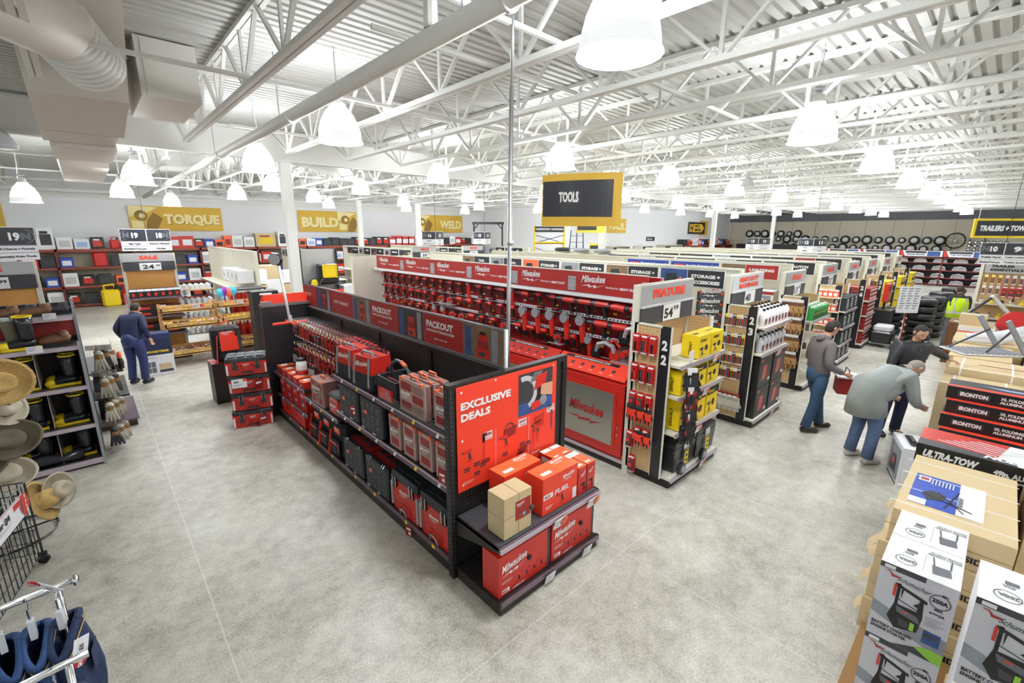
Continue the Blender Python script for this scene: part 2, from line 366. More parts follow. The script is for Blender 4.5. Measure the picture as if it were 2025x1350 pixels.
for x in jx:
    if jA is None:
        jA = joist(-9, 12).build('roof_joist', kind='structure'); jA.location = (x, 0, 0)
        jB = joist(12, 26).build('roof_joist', kind='structure'); jB.location = (x, 0, 0)
    else:
        for q in (jA, jB) if x < 21 else (jA,):
            c = q.copy(); COL.objects.link(c); c.location = (x, 0, 0)
        if x >= 21:
            if jC is None: jC = joist(12, 17.6).build('roof_joist', kind='structure'); jC.location = (x, 0, 0)
            else: c = jC.copy(); COL.objects.link(c); c.location = (x, 0, 0)
for k, (yy, zz, x0, x1) in enumerate(((6.1, 4.68, -14, 9), (3.1, 4.68, 2, 43), (8.2, 5.2, -14, 43), (8.9, 4.68, 2, 43), (0.2, 4.68, 2, 43), (15.2, 4.68, -14, 43), (19, 4.68, -14, 21), (22.3, 4.68, -14, 21), (-2.8, 4.68, 0, 43))):
    b = MB().bar((x0, yy, zz), (x1, yy, zz), .04, .04, 'white_steel').build('joist_bridging_bar', kind='structure')
MB().box((-14, 11.93, 4.62), (X_RIGHT, 12.07, 4.67), 'white_steel').box((-14, 11.98, 4.62), (X_RIGHT, 12.02, 5.3), 'white_steel').box((-14, 11.9, 5.2), (X_RIGHT, 12.1, 5.26), 'white_steel').build('roof_beam', kind='structure')
MB().bar((3.76, 12, 4.85), (12.6, 20.4, 4.75), .1, .42, 'white_steel').build('roof_beam', kind='structure')
for x, yy in ((3.76, 12), (16.4, 12), (27.2, 12), (37.0, 12), (10.7, 23.2), (14.2, 23.2)):
    MB().box((x-.11, yy-.11, 0), (x+.11, yy+.11, 4.65), 'white_steel').box((x-.2, yy-.2, 4.6), (x+.2, yy+.2, 4.63), 'white_steel').build('column', kind='structure')
# pipes and ducts under the roof
pp = empty('sprinkler_pipe', (2.2, 0, 4.45), 'thick white steel sprinkler main slung along the joists beside the ducts', 'pipe')
MB().tube([(0, -9, 0), (0, 25.4, 0)], .075, 'white_steel', 14).build('main_pipe', pp, True)
cm = MB()
for yy in (2.4, 6.5, 10.6, 14.5, 19): cm.tube([(0, yy, -.01), (0, yy+.03, -.01)], .085, 'white_steel', 14).tube([(0, yy+.5, .07), (0, yy+.5, .85)], .008, 'steel', 5)
cm.build('coupling', pp)
MB().tube([(0, 3.3, .07), (0, 3.3, .75)], .055, 'white_steel', 10).build('riser', pp)
for i, (ya, yb, x0, x1, zz) in enumerate(((.9, .9, 3.2, 30, 4.78), (4.35, 4.35, 2.25, 5.2, 4.85), (4.15, 4.15, 3.5, 25, 5.12), (7.4, 7.4, 4, 30, 5.1))):
    MB().tube([(x0, ya, zz), (x1, yb, zz)], .028, 'white_steel', 8).build('branch_pipe', smooth=True, label='slim white branch pipe under the roof deck, %s out from the camera side' % nth(i), cat='pipe')
# air ducts at the top left
du = empty('air_duct', (0, 0, 0), 'large white sheet-metal air duct stepping down under the roof above the boot rack', 'duct')
a = MB()
a.face([(-.22, 6.15, 5.28), (.64, 6.15, 5.28), (.66, 7.5, 4.5), (-.2, 7.62, 4.5)], 'duct')
a.face([(.64, 6.15, 5.28), (.64, 9, 5.28), (.66, 8.9, 4.3), (.66, 7.5, 4.5)], 'duct')
a.face([(-.2, 7.62, 4.5), (.66, 7.5, 4.5), (.66, 8.9, 4.3), (-.2, 8.9, 4.3)], 'duct_pink')
a.face([(-.22, 6.15, 5.28), (-.2, 7.62, 4.5), (-.2, 8.9, 4.3), (-.22, 8.9, 5.28)], 'duct')
a.build('transition_box', du)
MB().box((-.2, 8.92, 4.3), (.6, 9.9, 5.2), 'duct_pink').build('first_section', du); MB().box((-.14, 9.92, 4.24), (.62, 11.7, 5.0), 'duct_pink').build('second_section', du)
MB().box((-.1, 12.3, 4.2), (.6, 16, 4.75), 'duct_pink').build('third_section', du)
MB().box((.8, 7.5, 4.62), (1.42, 9.0, 5.28), 'duct', bottom='duct_pink').box((.86, 7.49, 4.6), (.9, 7.5, 5.25), 'duct').build('return_box', du)
rd = MB().tube([(-3.2, 3.2, 4.75), (-1.6, 4.5, 4.75), (-.75, 5.2, 4.78), (-.2, 5.75, 4.8), (.1, 6.2, 4.82)], .3, 'duct', 20); rd.build('round_trunk', du, True)
fl = MB()
for k in range(9):
    t = k/8; fl.lathe((.1+.03*k, 6.2+.07*k, 4.84-.02*k), [(.27, 0), (.29, .02), (.27, .05)], 'white_steel', 20, axis=(.3, .9, -.3))
fl.build('flexible_collar', du, True)
for i, (x, yy) in enumerate(((-.62, 9.6), (7.6, 8.3), (13.6, 5.2))):
    s = empty('ceiling_speaker', (x, yy, 4.1+.1*i), 'small pale cone-shaped ceiling speaker hanging unlit %s' % ('under the round duct', 'left of the hanging TOOLS sign', 'among the lamps on the right')[i], 'speaker')
    MB().lathe((0, 0, 0), [(.17, 0), (.17, .05), (.09, .2), (.05, .24)], 'lightgrey', 14).build('housing', s, True); MB().tube([(0, 0, .24), (0, 0, 1.1)], .006, 'steel', 4).build('hanger', s)
# ---------------------------------------------------------------- the high-bay lamps
def make_lamp():
    t = empty('high_bay_lamp', cat='lamp')
    MB().lathe((0, 0, 0), [(.262, .12), (.235, .22), (.18, .34), (.11, .42)], 'lamp_shell', 20, cap=False).build('reflector_dome', t, True)
    MB().lathe((0, 0, 0), [(.25, .13), (.222, .22), (.165, .33), (.06, .4)], 'lamp_glow', 14, cap=False).build('inner_reflector', t, True)
    MB().lathe((0, 0, 0), [(.29, 0), (.285, .012), (.275, .03), (.264, .118)], 'lamp_skirt', 20, cap=False).build('clear_skirt', t, True)
    MB().lathe((0, 0, .42), [(.1, 0), (.1, .05), (.075, .06), (.075, .13), (.03, .14), (.03, .2)], 'white_steel', 12).box((-.05, -.05, .6), (.05, .05, .64), 'grey').build('ballast_cap', t, True)
    MB().tube([(0, 0, 0), (0, 0, .45)], .006, 'steel', 4).tube([(.1, 0, -.15), (.14, 0, -.02), (.06, 0, .12), (0, 0, .4)], .009, 'white', 5).build('cord', t, loc=(0, 0, .6))
    return t
lamp = make_lamp()
LP = [(2.82, 2.0, 4.16), (1.02, 12.5, 3.96), (1.02, 17.4, 3.95), (-.85, 16.3, 3.67), (2.66, 21.6, 3.94), (3.9, 17.4, 4.04), (4.3, 14.9, 4.18), (6.5, 17.8, 4.1), (6.7, 14.3, 4.2), (6.8, 10.1, 4.25), (2.6, 9.7, 4.12), (2.7, 6.26, 4.16)]
for k in range(1, 9): LP.append((2.95+4.14*k, 1.98, 4.17))
for k in range(0, 9): LP.append((6.72+3.95*k, 5.95, 4.17))
for y_ in (10.1, 14.2):
    for k in range(7): LP.append((10.9+4.1*k, y_, 4.18))
for k in range(3): LP.append((10.5+4.2*k, 18.3, 4.15))
for p in ((8.8, 22.3), (13, 22.4), (17, 22.5)): LP.append((*p, 4.15))
VIS = len(LP)
for p in ((-5, 18), (-5, 12), (-5, 6), (-5, 1), (-1.5, -3), (3, -3), (7.5, -3), (12, -3), (18, -3), (25, -3), (33, -3), (3, -7), (12, -7), (-7, -4)): LP.append((*p, 4.16))
seen = {}
for i, p in enumerate(LP):
    g_ = 'row over the pallet aisle' if abs(p[1]-1.98) < .1 else 'row over the endcaps' if abs(p[1]-5.95) < .4 else 'row behind the camera' if p[1] < 0 else 'row beyond the main beam' if p[1] > 12.3 else 'row before the main beam'
    seen[g_] = seen.get(g_, -1)+1
    o = place(lamp, p, 'lit white bell high-bay lamp, %s in the %s' % (nth(seen[g_]), g_), rz=i*.7, group='high-bay lamps under the roof')
    for c in o.children:
        if c.name.startswith('cord'): c.scale = (1, 1, (5.33-p[2]-.6)/.45)
# ---------------------------------------------------------------- printed pictures and marks shared by packaging
BOLT = [(0, .42), (.36, .30), (.33, .50), (.62, .38), (.60, .62), (1, .80), (.70, .52), (.72, .26), (.42, .40), (.44, .12), (.30, .22)]
BOLT = [(0, .0), (.34, .30), (.36, .08), (.62, .38), (.63, .2), (1, .62), (.56, .34), (.55, .52), (.30, .2), (.29, .40)]
def logo(mb, fr, x, y, wd, m='white', rot=0.12, off=.003):
    """the slanting script name with the lightning stroke under it"""
    mb.text(fr, 'Milwaukee', x+wd*.02, y+wd*.18, wd*.24, m, w=wd*.95, bold=.02, shear=.35, rot=rot, off=off)
    ca, sa = math.cos(rot), math.sin(rot)
    P = [(0, .07), (.38, .12), (.37, .06), (.62, .105), (.60, .04), (1, .13), (.52, .0), (.54, .065), (.31, .015), (.33, .075)]
    mb.poly(fr, [(x+(p*ca-q*sa)*wd, y+(p*sa+q*ca)*wd) for p, q in P], m, off)
    return mb
def pic_drill(mb, fr, x, y, s, m='toolred', m2='black', off=.002, flip=1):
    P = lambda pts, mm, o=0: mb.poly(fr, [(x+px*s*flip, y+py*s) for px, py in (pts if flip > 0 else pts[::-1])], mm, off+o)
    P([(0, .72), (0, .92), (.6, 1), (.66, .9), (.66, .7), (.1, .66)], m); P([(-.16, .77), (-.16, .88), (0, .9), (0, .74)], m2)
    P([(.38, .7), (.56, .7), (.66, .22), (.46, .22)], m2, .0004); P([(.3, .02), (.3, .2), (.74, .24), (.74, .04)], m, .0008)
def pic_saw(mb, fr, x, y, s, m='toolred', m2='black', off=.002):
    mb.poly(fr, [(x, y+.3*s), (x+.9*s, y+.1*s), (x+.95*s, y+.4*s), (x+.5*s, y+.6*s), (x+.1*s, y+.55*s)], m, off)
    mb.disc(fr, x+.35*s, y+.25*s, .26*s, 'grey', off+.0004, 12); mb.rect(fr, x+.5*s, y+.45*s, .4*s, .14*s, m2, off+.0006)
def pic_stick(mb, fr, x, y, s, m='toolred', m2='black', off=.002):
    mb.rect(fr, x, y, .1*s, .55*s, m, off); mb.rect(fr, x, y+.55*s, .1*s, .2*s, m2, off); mb.rect(fr, x-.04*s, y+.75*s, .22*s, .14*s, 'steel', off)
def lines(mb, fr, x, y, wd, n, m='paper', st=.012, h=.004, off=.002):
    for i in range(n): mb.rect(fr, x, y-i*st, wd*(1-.18*((i*7) % 3)), h, m, off)
# ---------------------------------------------------------------- generic product makers (front faces -y, origin at the middle of the front bottom edge)
def frames(w, d, h):
    return (FR((-w/2, 0, 0), (1, 0, 0), (0, 0, 1)), FR((-w/2, 0, h), (1, 0, 0), (0, 1, 0)), FR((-w/2, d, 0), (0, -1, 0), (0, 0, 1)), FR((w/2, 0, 0), (0, 1, 0), (0, 0, 1)))
def carton(w, d, h, m, top=None, side=None, r=0):
    b = MB(); b.box((-w/2, 0, 0), (w/2, d, h), m, top=top, side=side); return b
def red_tool_box(w, d, h, kind=0, base='red', top='orange'):
    b = carton(w, d, h, base, top=top); F, T, L, R = frames(w, d, h)
    if kind == 0:      # wide combo kit carton
        logo(b, F, w*.05, h*.42, w*.5)
        for k in range(4): pic_drill(b, F, w*(.3+.15*k), h*.12, h*.24)
        lines(b, F, w*.06, h*.34, w*.2, 2); b.rect(F, w*.06, h*.06, w*.14, h*.1, 'white'); b.text(F, 'M18', w*.07, h*.08, h*.06, 'signred', off=.004)
        b.rect(F, w*.95, 0, w*.05, h, 'darkgrey'); b.text(F, 'COMBO KIT', w*.26, h*.03, h*.05, 'white')
        for k in range(5): pic_drill(b, T, w*(.15+.16*k), d*.3, d*.35)
    elif kind == 1:    # upright kit carton
        b.rect(F, w*.02, h*.42, w*.26, h*.14, 'white'); b.text(F, 'M18', w*.05, h*.45, h*.08, 'signred', off=.004); b.text(F, 'FUEL', w*.32, h*.43, h*.13, 'white', w=w*.42, shear=.2)
        logo(b, F, w*.55, h*.66, w*.36); pic_drill(b, F, w*.42, h*.1, h*.34); lines(b, F, w*.08, h*.2, w*.2, 3); b.rect(F, w*.86, h*.05, w*.12, h*.3, 'paper')
        b.rect(T, w*.1, d*.2, w*.25, d*.22, 'white'); logo(b, T, w*.55, d*.5, w*.4); b.text(L, 'FUEL', d*.15, h*.2, h*.1, 'white', rot=1.57); b.rect(R, d*.1, h*.1, d*.5, h*.7, 'paper')
    elif kind == 2:    # narrow carton
        logo(b, F, w*.3, h*.6, w*.62, rot=.5); pic_drill(b, F, w*.35, h*.12, h*.3, 'black', 'black'); b.rect(L, d*.2, h*.1, d*.6, h*.8, 'paper'); b.rect(L, d*.3, h*.3, d*.1, h*.4, 'darkgrey', .003)
        b.rect(T, w*.05, d*.7, w*.9, d*.28, 'paper'); b.rect(T, w*.2, d*.1, w*.5, d*.1, 'white')
    elif kind == 3:    # small carton for lights and chargers
        logo(b, F, w*.15, h*.65, w*.6); b.rect(F, w*.3, h*.15, w*.4, h*.4, 'darkgrey'); b.disc(F, w*.5, h*.35, w*.12, 'lightgrey', .003); b.rect(T, w*.1, d*.2, w*.5, d*.4, 'white'); lines(b, T, w*.1, d*.8, w*.7, 1)
    elif kind == 4:    # long low carton
        logo(b, F, w*.04, h*.6, w*.2); b.disc(F, w*.3, h*.45, h*.14, 'black', .003)
        b.poly(F, [(w*.45, h*.3), (w*.7, h*.55), (w*.9, h*.4), (w*.88, h*.34), (w*.7, h*.48), (w*.47, h*.24)], 'darkgrey'); lines(b, F, w*.06, h*.5, w*.15, 2)
    return b
def make_organizer(w=.5, h=.42, d=.07, cols=2, rows=3, handle='orange', name='parts_organizer', tray='bintray', lid='clearred'):
    t = empty(name, cat='organizer')
    b = MB().rbox((-w/2, .012, 0), (w/2, d, h), tray, .012); b.build('tray', t)
    l = MB(); l.box((-w/2+.004, 0, .004), (w/2-.004, .014, h-.004), lid); F = FR((-w/2, 0, 0), (1, 0, 0), (0, 0, 1))
    cw, ch = (w-.05)/cols, (h-.06)/rows
    for i in range(cols):
        for j in range(rows):
            if cols == 2 and rows == 3 and j == 1 and i == 0: continue
            x0, y0 = .025+i*cw+.008, .03+j*ch+.008
            l.poly(F, [(x0+.008, y0), (x0+cw-.024, y0), (x0+cw-.016, y0+.008), (x0+cw-.016, y0+ch-.024), (x0+cw-.024, y0+ch-.016), (x0+.008, y0+ch-.016), (x0, y0+ch-.024), (x0, y0+.008)], ('casegrey' if lid == 'caseblack' else 'bintray' if (i+j) % 2 else 'deepred'), .002)
    l.build('clear_lid', t)
    g = MB(); logo(g, F, .04 if cols == 2 else w*.15, h*.4, w*.36 if cols == 2 else w*.7, off=.005); g.build('lettering', t)
    hb = MB().tube([(-.06, d*.5, h-.01), (-.05, d*.5, h+.035), (.05, d*.5, h+.035), (.06, d*.5, h-.01)], .011, handle, 6)
    for sx in (-1, 1): hb.box((sx*w*.36-.02, -.006, h-.03), (sx*w*.36+.02, .02, h+.006), handle)
    hb.build('handle', t)
    return t
def make_wall_plate(w=.52, h=.38):
    t = empty('mounting_plate', cat='plate')
    b = MB().rbox((-w/2, 0, 0), (w/2, .06, h), 'caseblack', .014); F = FR((-w/2, 0, 0), (1, 0, 0), (0, 0, 1))
    for i in range(4):
        for j in range(3):
            x0, y0 = w*(.08+.22*i), h*(.12+.28*j)
            b.poly(F, [(x0, y0+.01), (x0+.012, y0), (x0+w*.14, y0), (x0+w*.14, y0+h*.2), (x0+.012, y0+h*.2), (x0, y0+h*.2-.01)], 'casegrey', .003, thick=.003)
            b.rect(F, x0+w*.03, y0+h*.03, w*.07, h*.09, 'black', .004)
    b.rect(F, w*.02, .0, w*.96, .012, 'casegrey', .003); b.build('plate', t)
    s = MB(); s.rect(F, w*.2, h*.52, w*.15, h*.13, 'brightred', .006); logo(s, F, w*.21, h*.54, w*.12, off=.008); s.build('badge', t)
    k = MB(); k.rect(F, w*.05, h*.02, w*.13, h*.04, 'white', .005).rect(F, w*.55, h*.02, w*.13, h*.04, 'white', .005); k.build('sticker', t)
    return t
def make_rolling_case(w=.54, h=.36, d=.5):
    """black faced case with a red body lying on its back"""
    t = empty('tool_case', cat='tool case')
    MB().rbox((-w/2, .05, 0), (w/2, d, h-.02), 'deepred', .02).build('body', t)
    f = MB().rbox((-w/2-.005, 0, 0), (w/2+.005, .06, h), 'caseblack', .014); F = FR((-w/2, 0, 0), (1, 0, 0), (0, 0, 1))
    for i in range(4):
        for j in range(3):
            f.rect(F, w*(.07+.23*i), h*(.1+.3*j), w*.15, h*.2, 'casegrey', .003); f.rect(F, w*(.09+.23*i), h*(.14+.3*j), w*.07, h*.1, 'black', .004)
    f.build('lid', t); T = FR((-w/2, 0, h-.02), (1, 0, 0), (0, 1, 0)); g = MB()
    for k in range(3): g.box((-w/2+.06+.16*k, .15, h-.02), (-w/2+.14+.16*k, .25, h-.005), 'caseblack')
    g.box((-w/2+.04, .36, h-.02), (w/2-.04, .4, h+.0), 'grey'); g.build('top_ribs', t)
    s = MB(); s.rect(F, w*.2, h*.55, w*.13, h*.13, 'brightred', .006); logo(s, F, w*.21, h*.57, w*.11, off=.008); s.build('badge', t)
    k = MB(); k.rect(F, w*.05, h*.02, w*.12, h*.04, 'white', .005).rect(F, w*.52, h*.02, w*.12, h*.04, 'white', .005); k.build('sticker', t)
    for sx in (-1, 1): MB().tube([(sx*w*.3-.02, -.004, h-.02), (sx*w*.3-.02, .02, h+.012), (sx*w*.3+.02, .02, h+.012), (sx*w*.3+.02, -.004, h-.02)], .004, 'chrome', 5).build('latch', t)
    return t
def make_trunk(w=.55, h=.42, d=.46, name='lidded_tool_box'):
    t = empty(name, cat='tool box')
    b = MB().taper((-w/2+.01, .012, 0), (w/2-.01, d-.01, h*.78), 'cabred', 1.02); F = FR((-w/2, .008, 0), (1, 0, 0), (0, 0, 1))
    b.box((-w*.2, .0, h*.02), (-w*.17, .02, h*.2), 'cabred').box((w*.17, 0, h*.02), (w*.2, .02, h*.2), 'cabred').box((-w*.2, 0, h*.2), (w*.2, .02, h*.26), 'cabred'); b.build('body', t)
    l = MB().rbox((-w/2, 0, h*.78), (w/2, d, h), 'caseblack', .016)
    for i in range(3):
        for j in range(2): l.box((-w/2+.05+i*.16, .06+j*.18, h), (-w/2+.17+i*.16, .18+j*.18, h+.012), 'caseblack')
    l.build('lid', t)
    for sx in (-1, 1):
        MB().box((sx*w*.33-.025, -.014, h*.62), (sx*w*.33+.025, .01, h*.84), 'black').tube([(sx*w*.33-.03, -.016, h*.66), (sx*w*.33-.03, -.02, h*.93), (sx*w*.33+.03, -.02, h*.93), (sx*w*.33+.03, -.016, h*.66)], .005, 'chrome', 5).build('latch', t)
    g = MB(); logo(g, F, w*.3, h*.45, w*.34, off=.006); g.build('lettering', t)
    MB().box((w/2-.012, -.006, h*.1), (w/2+.012, .03, h*.7), 'silver').box((-w/2-.012, -.006, h*.1), (-w/2+.012, .03, h*.7), 'silver').build('corner_bar', t)
    MB().tube([(-w*.12, -.01, h*.04), (-w*.1, -.03, h*.2), (0, -.035, h*.24), (w*.1, -.03, h*.2), (w*.12, -.01, h*.04)], .009, 'chrome', 6).build('pull_handle', t)
    return t
def make_packout_box(w=.56, h=.27, d=.42):
    t = empty('stackable_tool_box', cat='tool box')
    b = MB().taper((-w/2+.02, .02, 0), (w/2-.02, d-.02, h*.7), 'cabred', 1.05); b.box((-w/2, 0, h*.58), (w/2, d, h*.72), 'cabred')
    for sx in (-1, 1): b.box((sx*w*.46-.02, -.004, .02), (sx*w*.46+.02, .03, h*.72), 'cabred')
    b.build('body', t)
    l = MB().rbox((-w/2, .0, h*.72), (w/2, d, h-.02), 'caseblack', .014)
    for i in range(4):
        for j in range(2): l.box((-w/2+.035+i*.128, .05+j*.17, h-.02), (-w/2+.135+i*.128, .18+j*.17, h), 'casegrey')
    l.build('lid', t)
    for sx in (-1, 1):
        MB().box((sx*w*.27-.03, -.012, h*.3), (sx*w*.27+.03, .01, h*.74), 'caseblack').tube([(sx*w*.27-.022, -.014, h*.5), (sx*w*.27-.022, -.018, h*.85), (sx*w*.27+.022, -.018, h*.85), (sx*w*.27+.022, -.014, h*.5)], .004, 'chrome', 5).build('latch', t)
        MB().box((sx*w*.46-.012, -.012, h*.08), (sx*w*.46+.012, -.003, h*.6), 'plasticwhite').build('corner_bar', t)
    MB().box((-.09, -.03, h*.12), (.09, .0, h*.2), 'caseblack').box((-.09, -.03, h*.12), (-.07, .02, h*.5), 'cabred').box((.07, -.03, h*.12), (.09, .02, h*.5), 'cabred').build('handle', t)
    F = FR((-w/2, .0, 0), (1, 0, 0), (0, 0, 1)); g = MB(); logo(g, F, w*.42, h*.48, w*.16, off=.004); g.build('lettering', t)
    return t
def make_tool_bag(w=.4, h=.32, d=.28):
    t = empty('tool_bag', cat='bag')
    MB().taper((-w/2, 0, 0), (w/2, d, h*.5), 'soft_black', .97).build('lower_shell', t)
    u = MB(); u.taper((-w/2+.006, .004, h*.5), (w/2-.006, d-.004, h), 'cabred', .86, .8); u.build('upper_body', t)
    F = FR((-w/2, -.003, 0), (1, 0, 0), (0, .12, 1)); g = MB(); logo(g, F, w*.2, h*.55, w*.6, off=.012); g.text(F, 'PACKOUT', w*.35, h*.47, h*.06, 'white', off=.012); g.build('lettering', t)
    for sx in (-1, 1): MB().bar((sx*w*.36, .0, h*.1), (sx*w*.34, .02, h*.98), .035, .01, 'grey', (0, 1, 0)).build('strap', t)
    MB().tube([(-w*.3, d*.3, h*.94), (-w*.25, d*.35, h*1.1), (w*.25, d*.35, h*1.1), (w*.3, d*.3, h*.94)], .014, 'grey', 6).build('carry_handle', t)
    for k in range(3): MB().rbox((w/2-.006, d*(.1+.28*k), h*.2), (w/2+.022, d*(.34+.28*k), h*(.5+.08*k)), 'deepred' if k % 2 else 'soft_black', .006).build('side_pocket', t)
    MB().tube([(-w*.42, d*.5, h*.99), (0, d*.5, h*1.02), (w*.42, d*.5, h*.99)], .006, 'black', 5).build('zipper', t)
    return t
def make_tote(w=.42, h=.26, d=.3):
    t = empty('open_tool_tote', cat='bag')
    b = MB()
    for a, c in (((-w/2, 0, 0), (w/2, .02, h)), ((-w/2, d-.02, 0), (w/2, d, h)), ((-w/2, .02, 0), (-w/2+.02, d-.02, h)), ((w/2-.02, .02, 0), (w/2, d-.02, h)), ((-w/2+.02, .02, 0), (w/2-.02, d-.02, .02))): b.box(a, c, 'soft_black')
    b.box((-w/2+.02, .1, .02), (w/2-.02, .12, h*.85), 'deepred'); b.build('body', t)
    MB().rbox((-w*.36, -.02, h*.12), (w*.36, 0, h*.62), 'cabred', .02).box((w*.08, -.024, h*.36), (w*.14, -.02, h*.58), 'chrome').build('front_pocket', t)
    MB().tube([(-w*.45, d/2, h*.8), (-w*.42, d/2, h*1.35), (-w*.15, d/2, h*1.62), (w*.15, d/2, h*1.62), (w*.42, d/2, h*1.35), (w*.45, d/2, h*.8)], .016, 'casegrey', 8).build('carry_handle', t, True)
    MB().tube([(w*.1, d/2, h*1.62), (w*.3, d/2, h*1.5)], .021, 'orange', 8).build('grip', t)
    return t
def make_card(w=.09, h=.2, kind=0, back='red'):
    """carded product hanging from a hook: origin at the hook hole, card hangs down, faces -y"""
    t = empty('carded_tool', cat='tool')
    F = FR((-w/2, 0, -h), (1, 0, 0), (0, 0, 1)); b = MB().box((-w/2, 0, -h), (w/2, .003, 0), back); b.rect(F, w*.1, h*.84, w*.8, h*.1, 'white'); b.rect(F, w*.1, h*.02, w*.8, h*.08, 'paper'); b.build('backing_card', t)
    q = MB()
    if kind == 0: q.bar((0, -.012, -h*.85), (0, -.012, -h*.42), w*.3, .02, 'black').bar((0, -.012, -h*.42), (0, -.012, -h*.22), w*.1, .01, 'steel')
    elif kind == 1:
        for sx in (-1, 1): q.tube([(sx*w*.28, -.01, -h*.9), (sx*w*.2, -.012, -h*.6), (0, -.012, -h*.42), (-sx*w*.08, -.012, -h*.22)], w*.09, 'toolred' if sx > 0 else 'black', 5)
    elif kind == 2:
        for k in range(4): q.bar((-w*.3+k*w*.2, -.01, -h*.85), (-w*.3+k*w*.2, -.01, -h*.3), w*.12, .014, ('black', 'steel', 'darkgrey', 'toolred')[k])
    else: q.rbox((-w*.38, -.03, -h*.82), (w*.38, 0, -h*.3), 'darkgrey', .006).box((-w*.3, -.034, -h*.6), (w*.3, -.03, -h*.4), 'toolred')
    q.build('tool', t)
    return t
def make_gloves(palm='brightred', back='soft_black', s=1., card='red'):
    t = empty('work_gloves', cat='gloves')
    for k, sx in enumerate((-.035, .03)):
        g = MB(); y = -.02*k
        g.rbox(((sx-.045)*s, y-.012, -.2*s), ((sx+.045)*s, y+.012, -.09*s), palm, .01*s)
        g.rbox(((sx-.04)*s, y-.014, -.1*s), ((sx+.04)*s, y+.014, -.04*s), back, .01*s)
        for i in range(4): g.tube([((sx-.034+i*.022)*s, y, -.19*s), ((sx-.036+i*.024)*s, y-.006, (-.265+.012*abs(i-1.5))*s)], [.011*s, .009*s], palm if i % 2 else back, 6)
        g.tube([((sx+.042)*s, y, -.13*s), ((sx+.066)*s, y-.004, -.185*s)], [.012*s, .01*s], back, 6); g.build('glove', t)
    MB().box((-.05*s, -.02, -.07*s), (.05*s, .016, .0), card).box((-.03*s, -.022, -.05*s), (.03*s, -.02, -.02*s), 'white').build('header_card', t)
    return t
def tagcard(loc, w, h, label, rz=0, red=True, tilt=.25, group='white price cards on the shelf rails'):
    """shelf price card"""
    b = MB(); b.box((-w/2, -.004, -h/2), (w/2, 0, h/2), 'paper'); F = FR((-w/2, -.004, -h/2), (1, 0, 0), (0, 0, 1))
    if red: b.lathe((w/2-.005, -.002, 0), [(h/2, -.002), (h/2, .002)], 'orange', 12, axis=(0, 1, 0)); b.rect(F, w*.75, h*.62, w*.2, h*.3, 'red')
    lines(b, F, w*.1, h*.75, w*.5, 3, 'grey', h*.2, h*.06); o = b.build('price_card', label=label, cat='price card', group=group)
    o.location = loc; o.rotation_euler = (tilt, 0, rz); return o
# ---------------------------------------------------------------- main display gondola
XS, XF, XB = 2.62, 1.98, 3.36      # spine, open front, back front
gon = empty('display_gondola', (2.66, 2.9, 0), 'long black pegboard gondola full of red toolboxes in the middle of the floor', 'gondola')
def G(mb, name, par=gon, **k): mb.shift((-2.66, -2.9, 0)); return mb.build(name, par, **k)
G(MB().box((XF+.01, 2.93, 0), (XB-.01, 7.9, .12), 'kick').box((XF, 2.93, .12), (XB, 7.9, .15), 'shelf_dark'), 'base')
G(MB().box((XS, 2.93, .15), (XS+.06, 7.9, 1.78), 'black_peg'), 'back_panel')
up = MB()
for yy in (4.12, 5.33, 6.54): up.box((XS-.02, yy-.02, .15), (XS+.08, yy+.02, 1.8), 'black')
up.box((XS-.03, 2.93, 1.76), (XS+.09, 7.9, 1.8), 'black'); G(up, 'upright')
ep = MB().box((1.96, 2.86, 0), (2.02, 2.93, 1.81), 'black').box((3.36, 2.86, 0), (3.42, 2.93, 1.81), 'black').box((2.02, 2.86, 1.75), (3.36, 2.93, 1.81), 'black').box((2.02, 2.88, .0), (3.36, 2.92, 1.75), 'black_peg_x')
for k in range(40): z = .1+k*.042; ep.box((1.975, 2.857, z), (1.99, 2.86, z+.022), 'darkgrey'); ep.box((1.957, 2.88, z), (1.96, 2.9, z+.022), 'darkgrey')
G(ep, 'end_panel')
G(MB().box((1.9, 7.9, 0), (3.36, 7.96, 1.86), 'blacksatin').box((1.9, 7.88, 1.84), (3.36, 7.98, 1.88), 'steel').box((1.98, 8.0, 1.8), (3.3, 8.03, 2.02), 'brightred').box((1.9, 7.86, 1.86), (2.06, 7.9, 1.93), 'steel'), 'far_end_panel')
def shelf(y0, y1, z, x0=XF, par=gon, tags=3):
    b = MB().box((x0+.012, y0, z-.03), (XS, y1, z), 'shelf_dark')
    G(b, 'shelf', par)
    r = MB().face([(x0-.012, y0+.01, z-.045), (x0-.012, y1-.01, z-.045), (x0+.006, y1-.01, z+.006), (x0+.006, y0+.01, z+.006)][::-1], 'rail').box((x0, y0+.01, z-.045), (x0+.012, y1-.01, z+.004), 'rail_light')
    for k in range(tags):
        yy = y0+(k+.3)*(y1-y0)/tags; r.face([(x0-.014, yy+.03, z-.038), (x0-.014, yy-.01, z-.038), (x0+.003, yy-.01, z-.002), (x0+.003, yy+.03, z-.002)], 'yellow' if k % 2 else 'paper')
    G(r, 'price_rail', par)
for y0, y1 in ((2.93, 4.12), (4.12, 5.33)):
    for z in (1.33, .86): shelf(y0, y1, z)
shelf(5.33, 6.5, .72); shelf(6.5, 7.88, .80, tags=2); shelf(6.5, 7.88, .42, x0=1.99)
br = MB()
for y0, y1 in ((2.93, 4.12), (4.12, 5.33), (5.33, 6.5), (6.5, 7.88)):
    br.box((XF-.004, y0+.01, .115), (XF+.012, y1-.01, .16), 'rail')
    for k in range(2): br.box((XF-.008, y0+.25+k*.5, .12), (XF-.004, y0+.29+k*.5, .15), 'yellow')
G(br, 'base_rail')
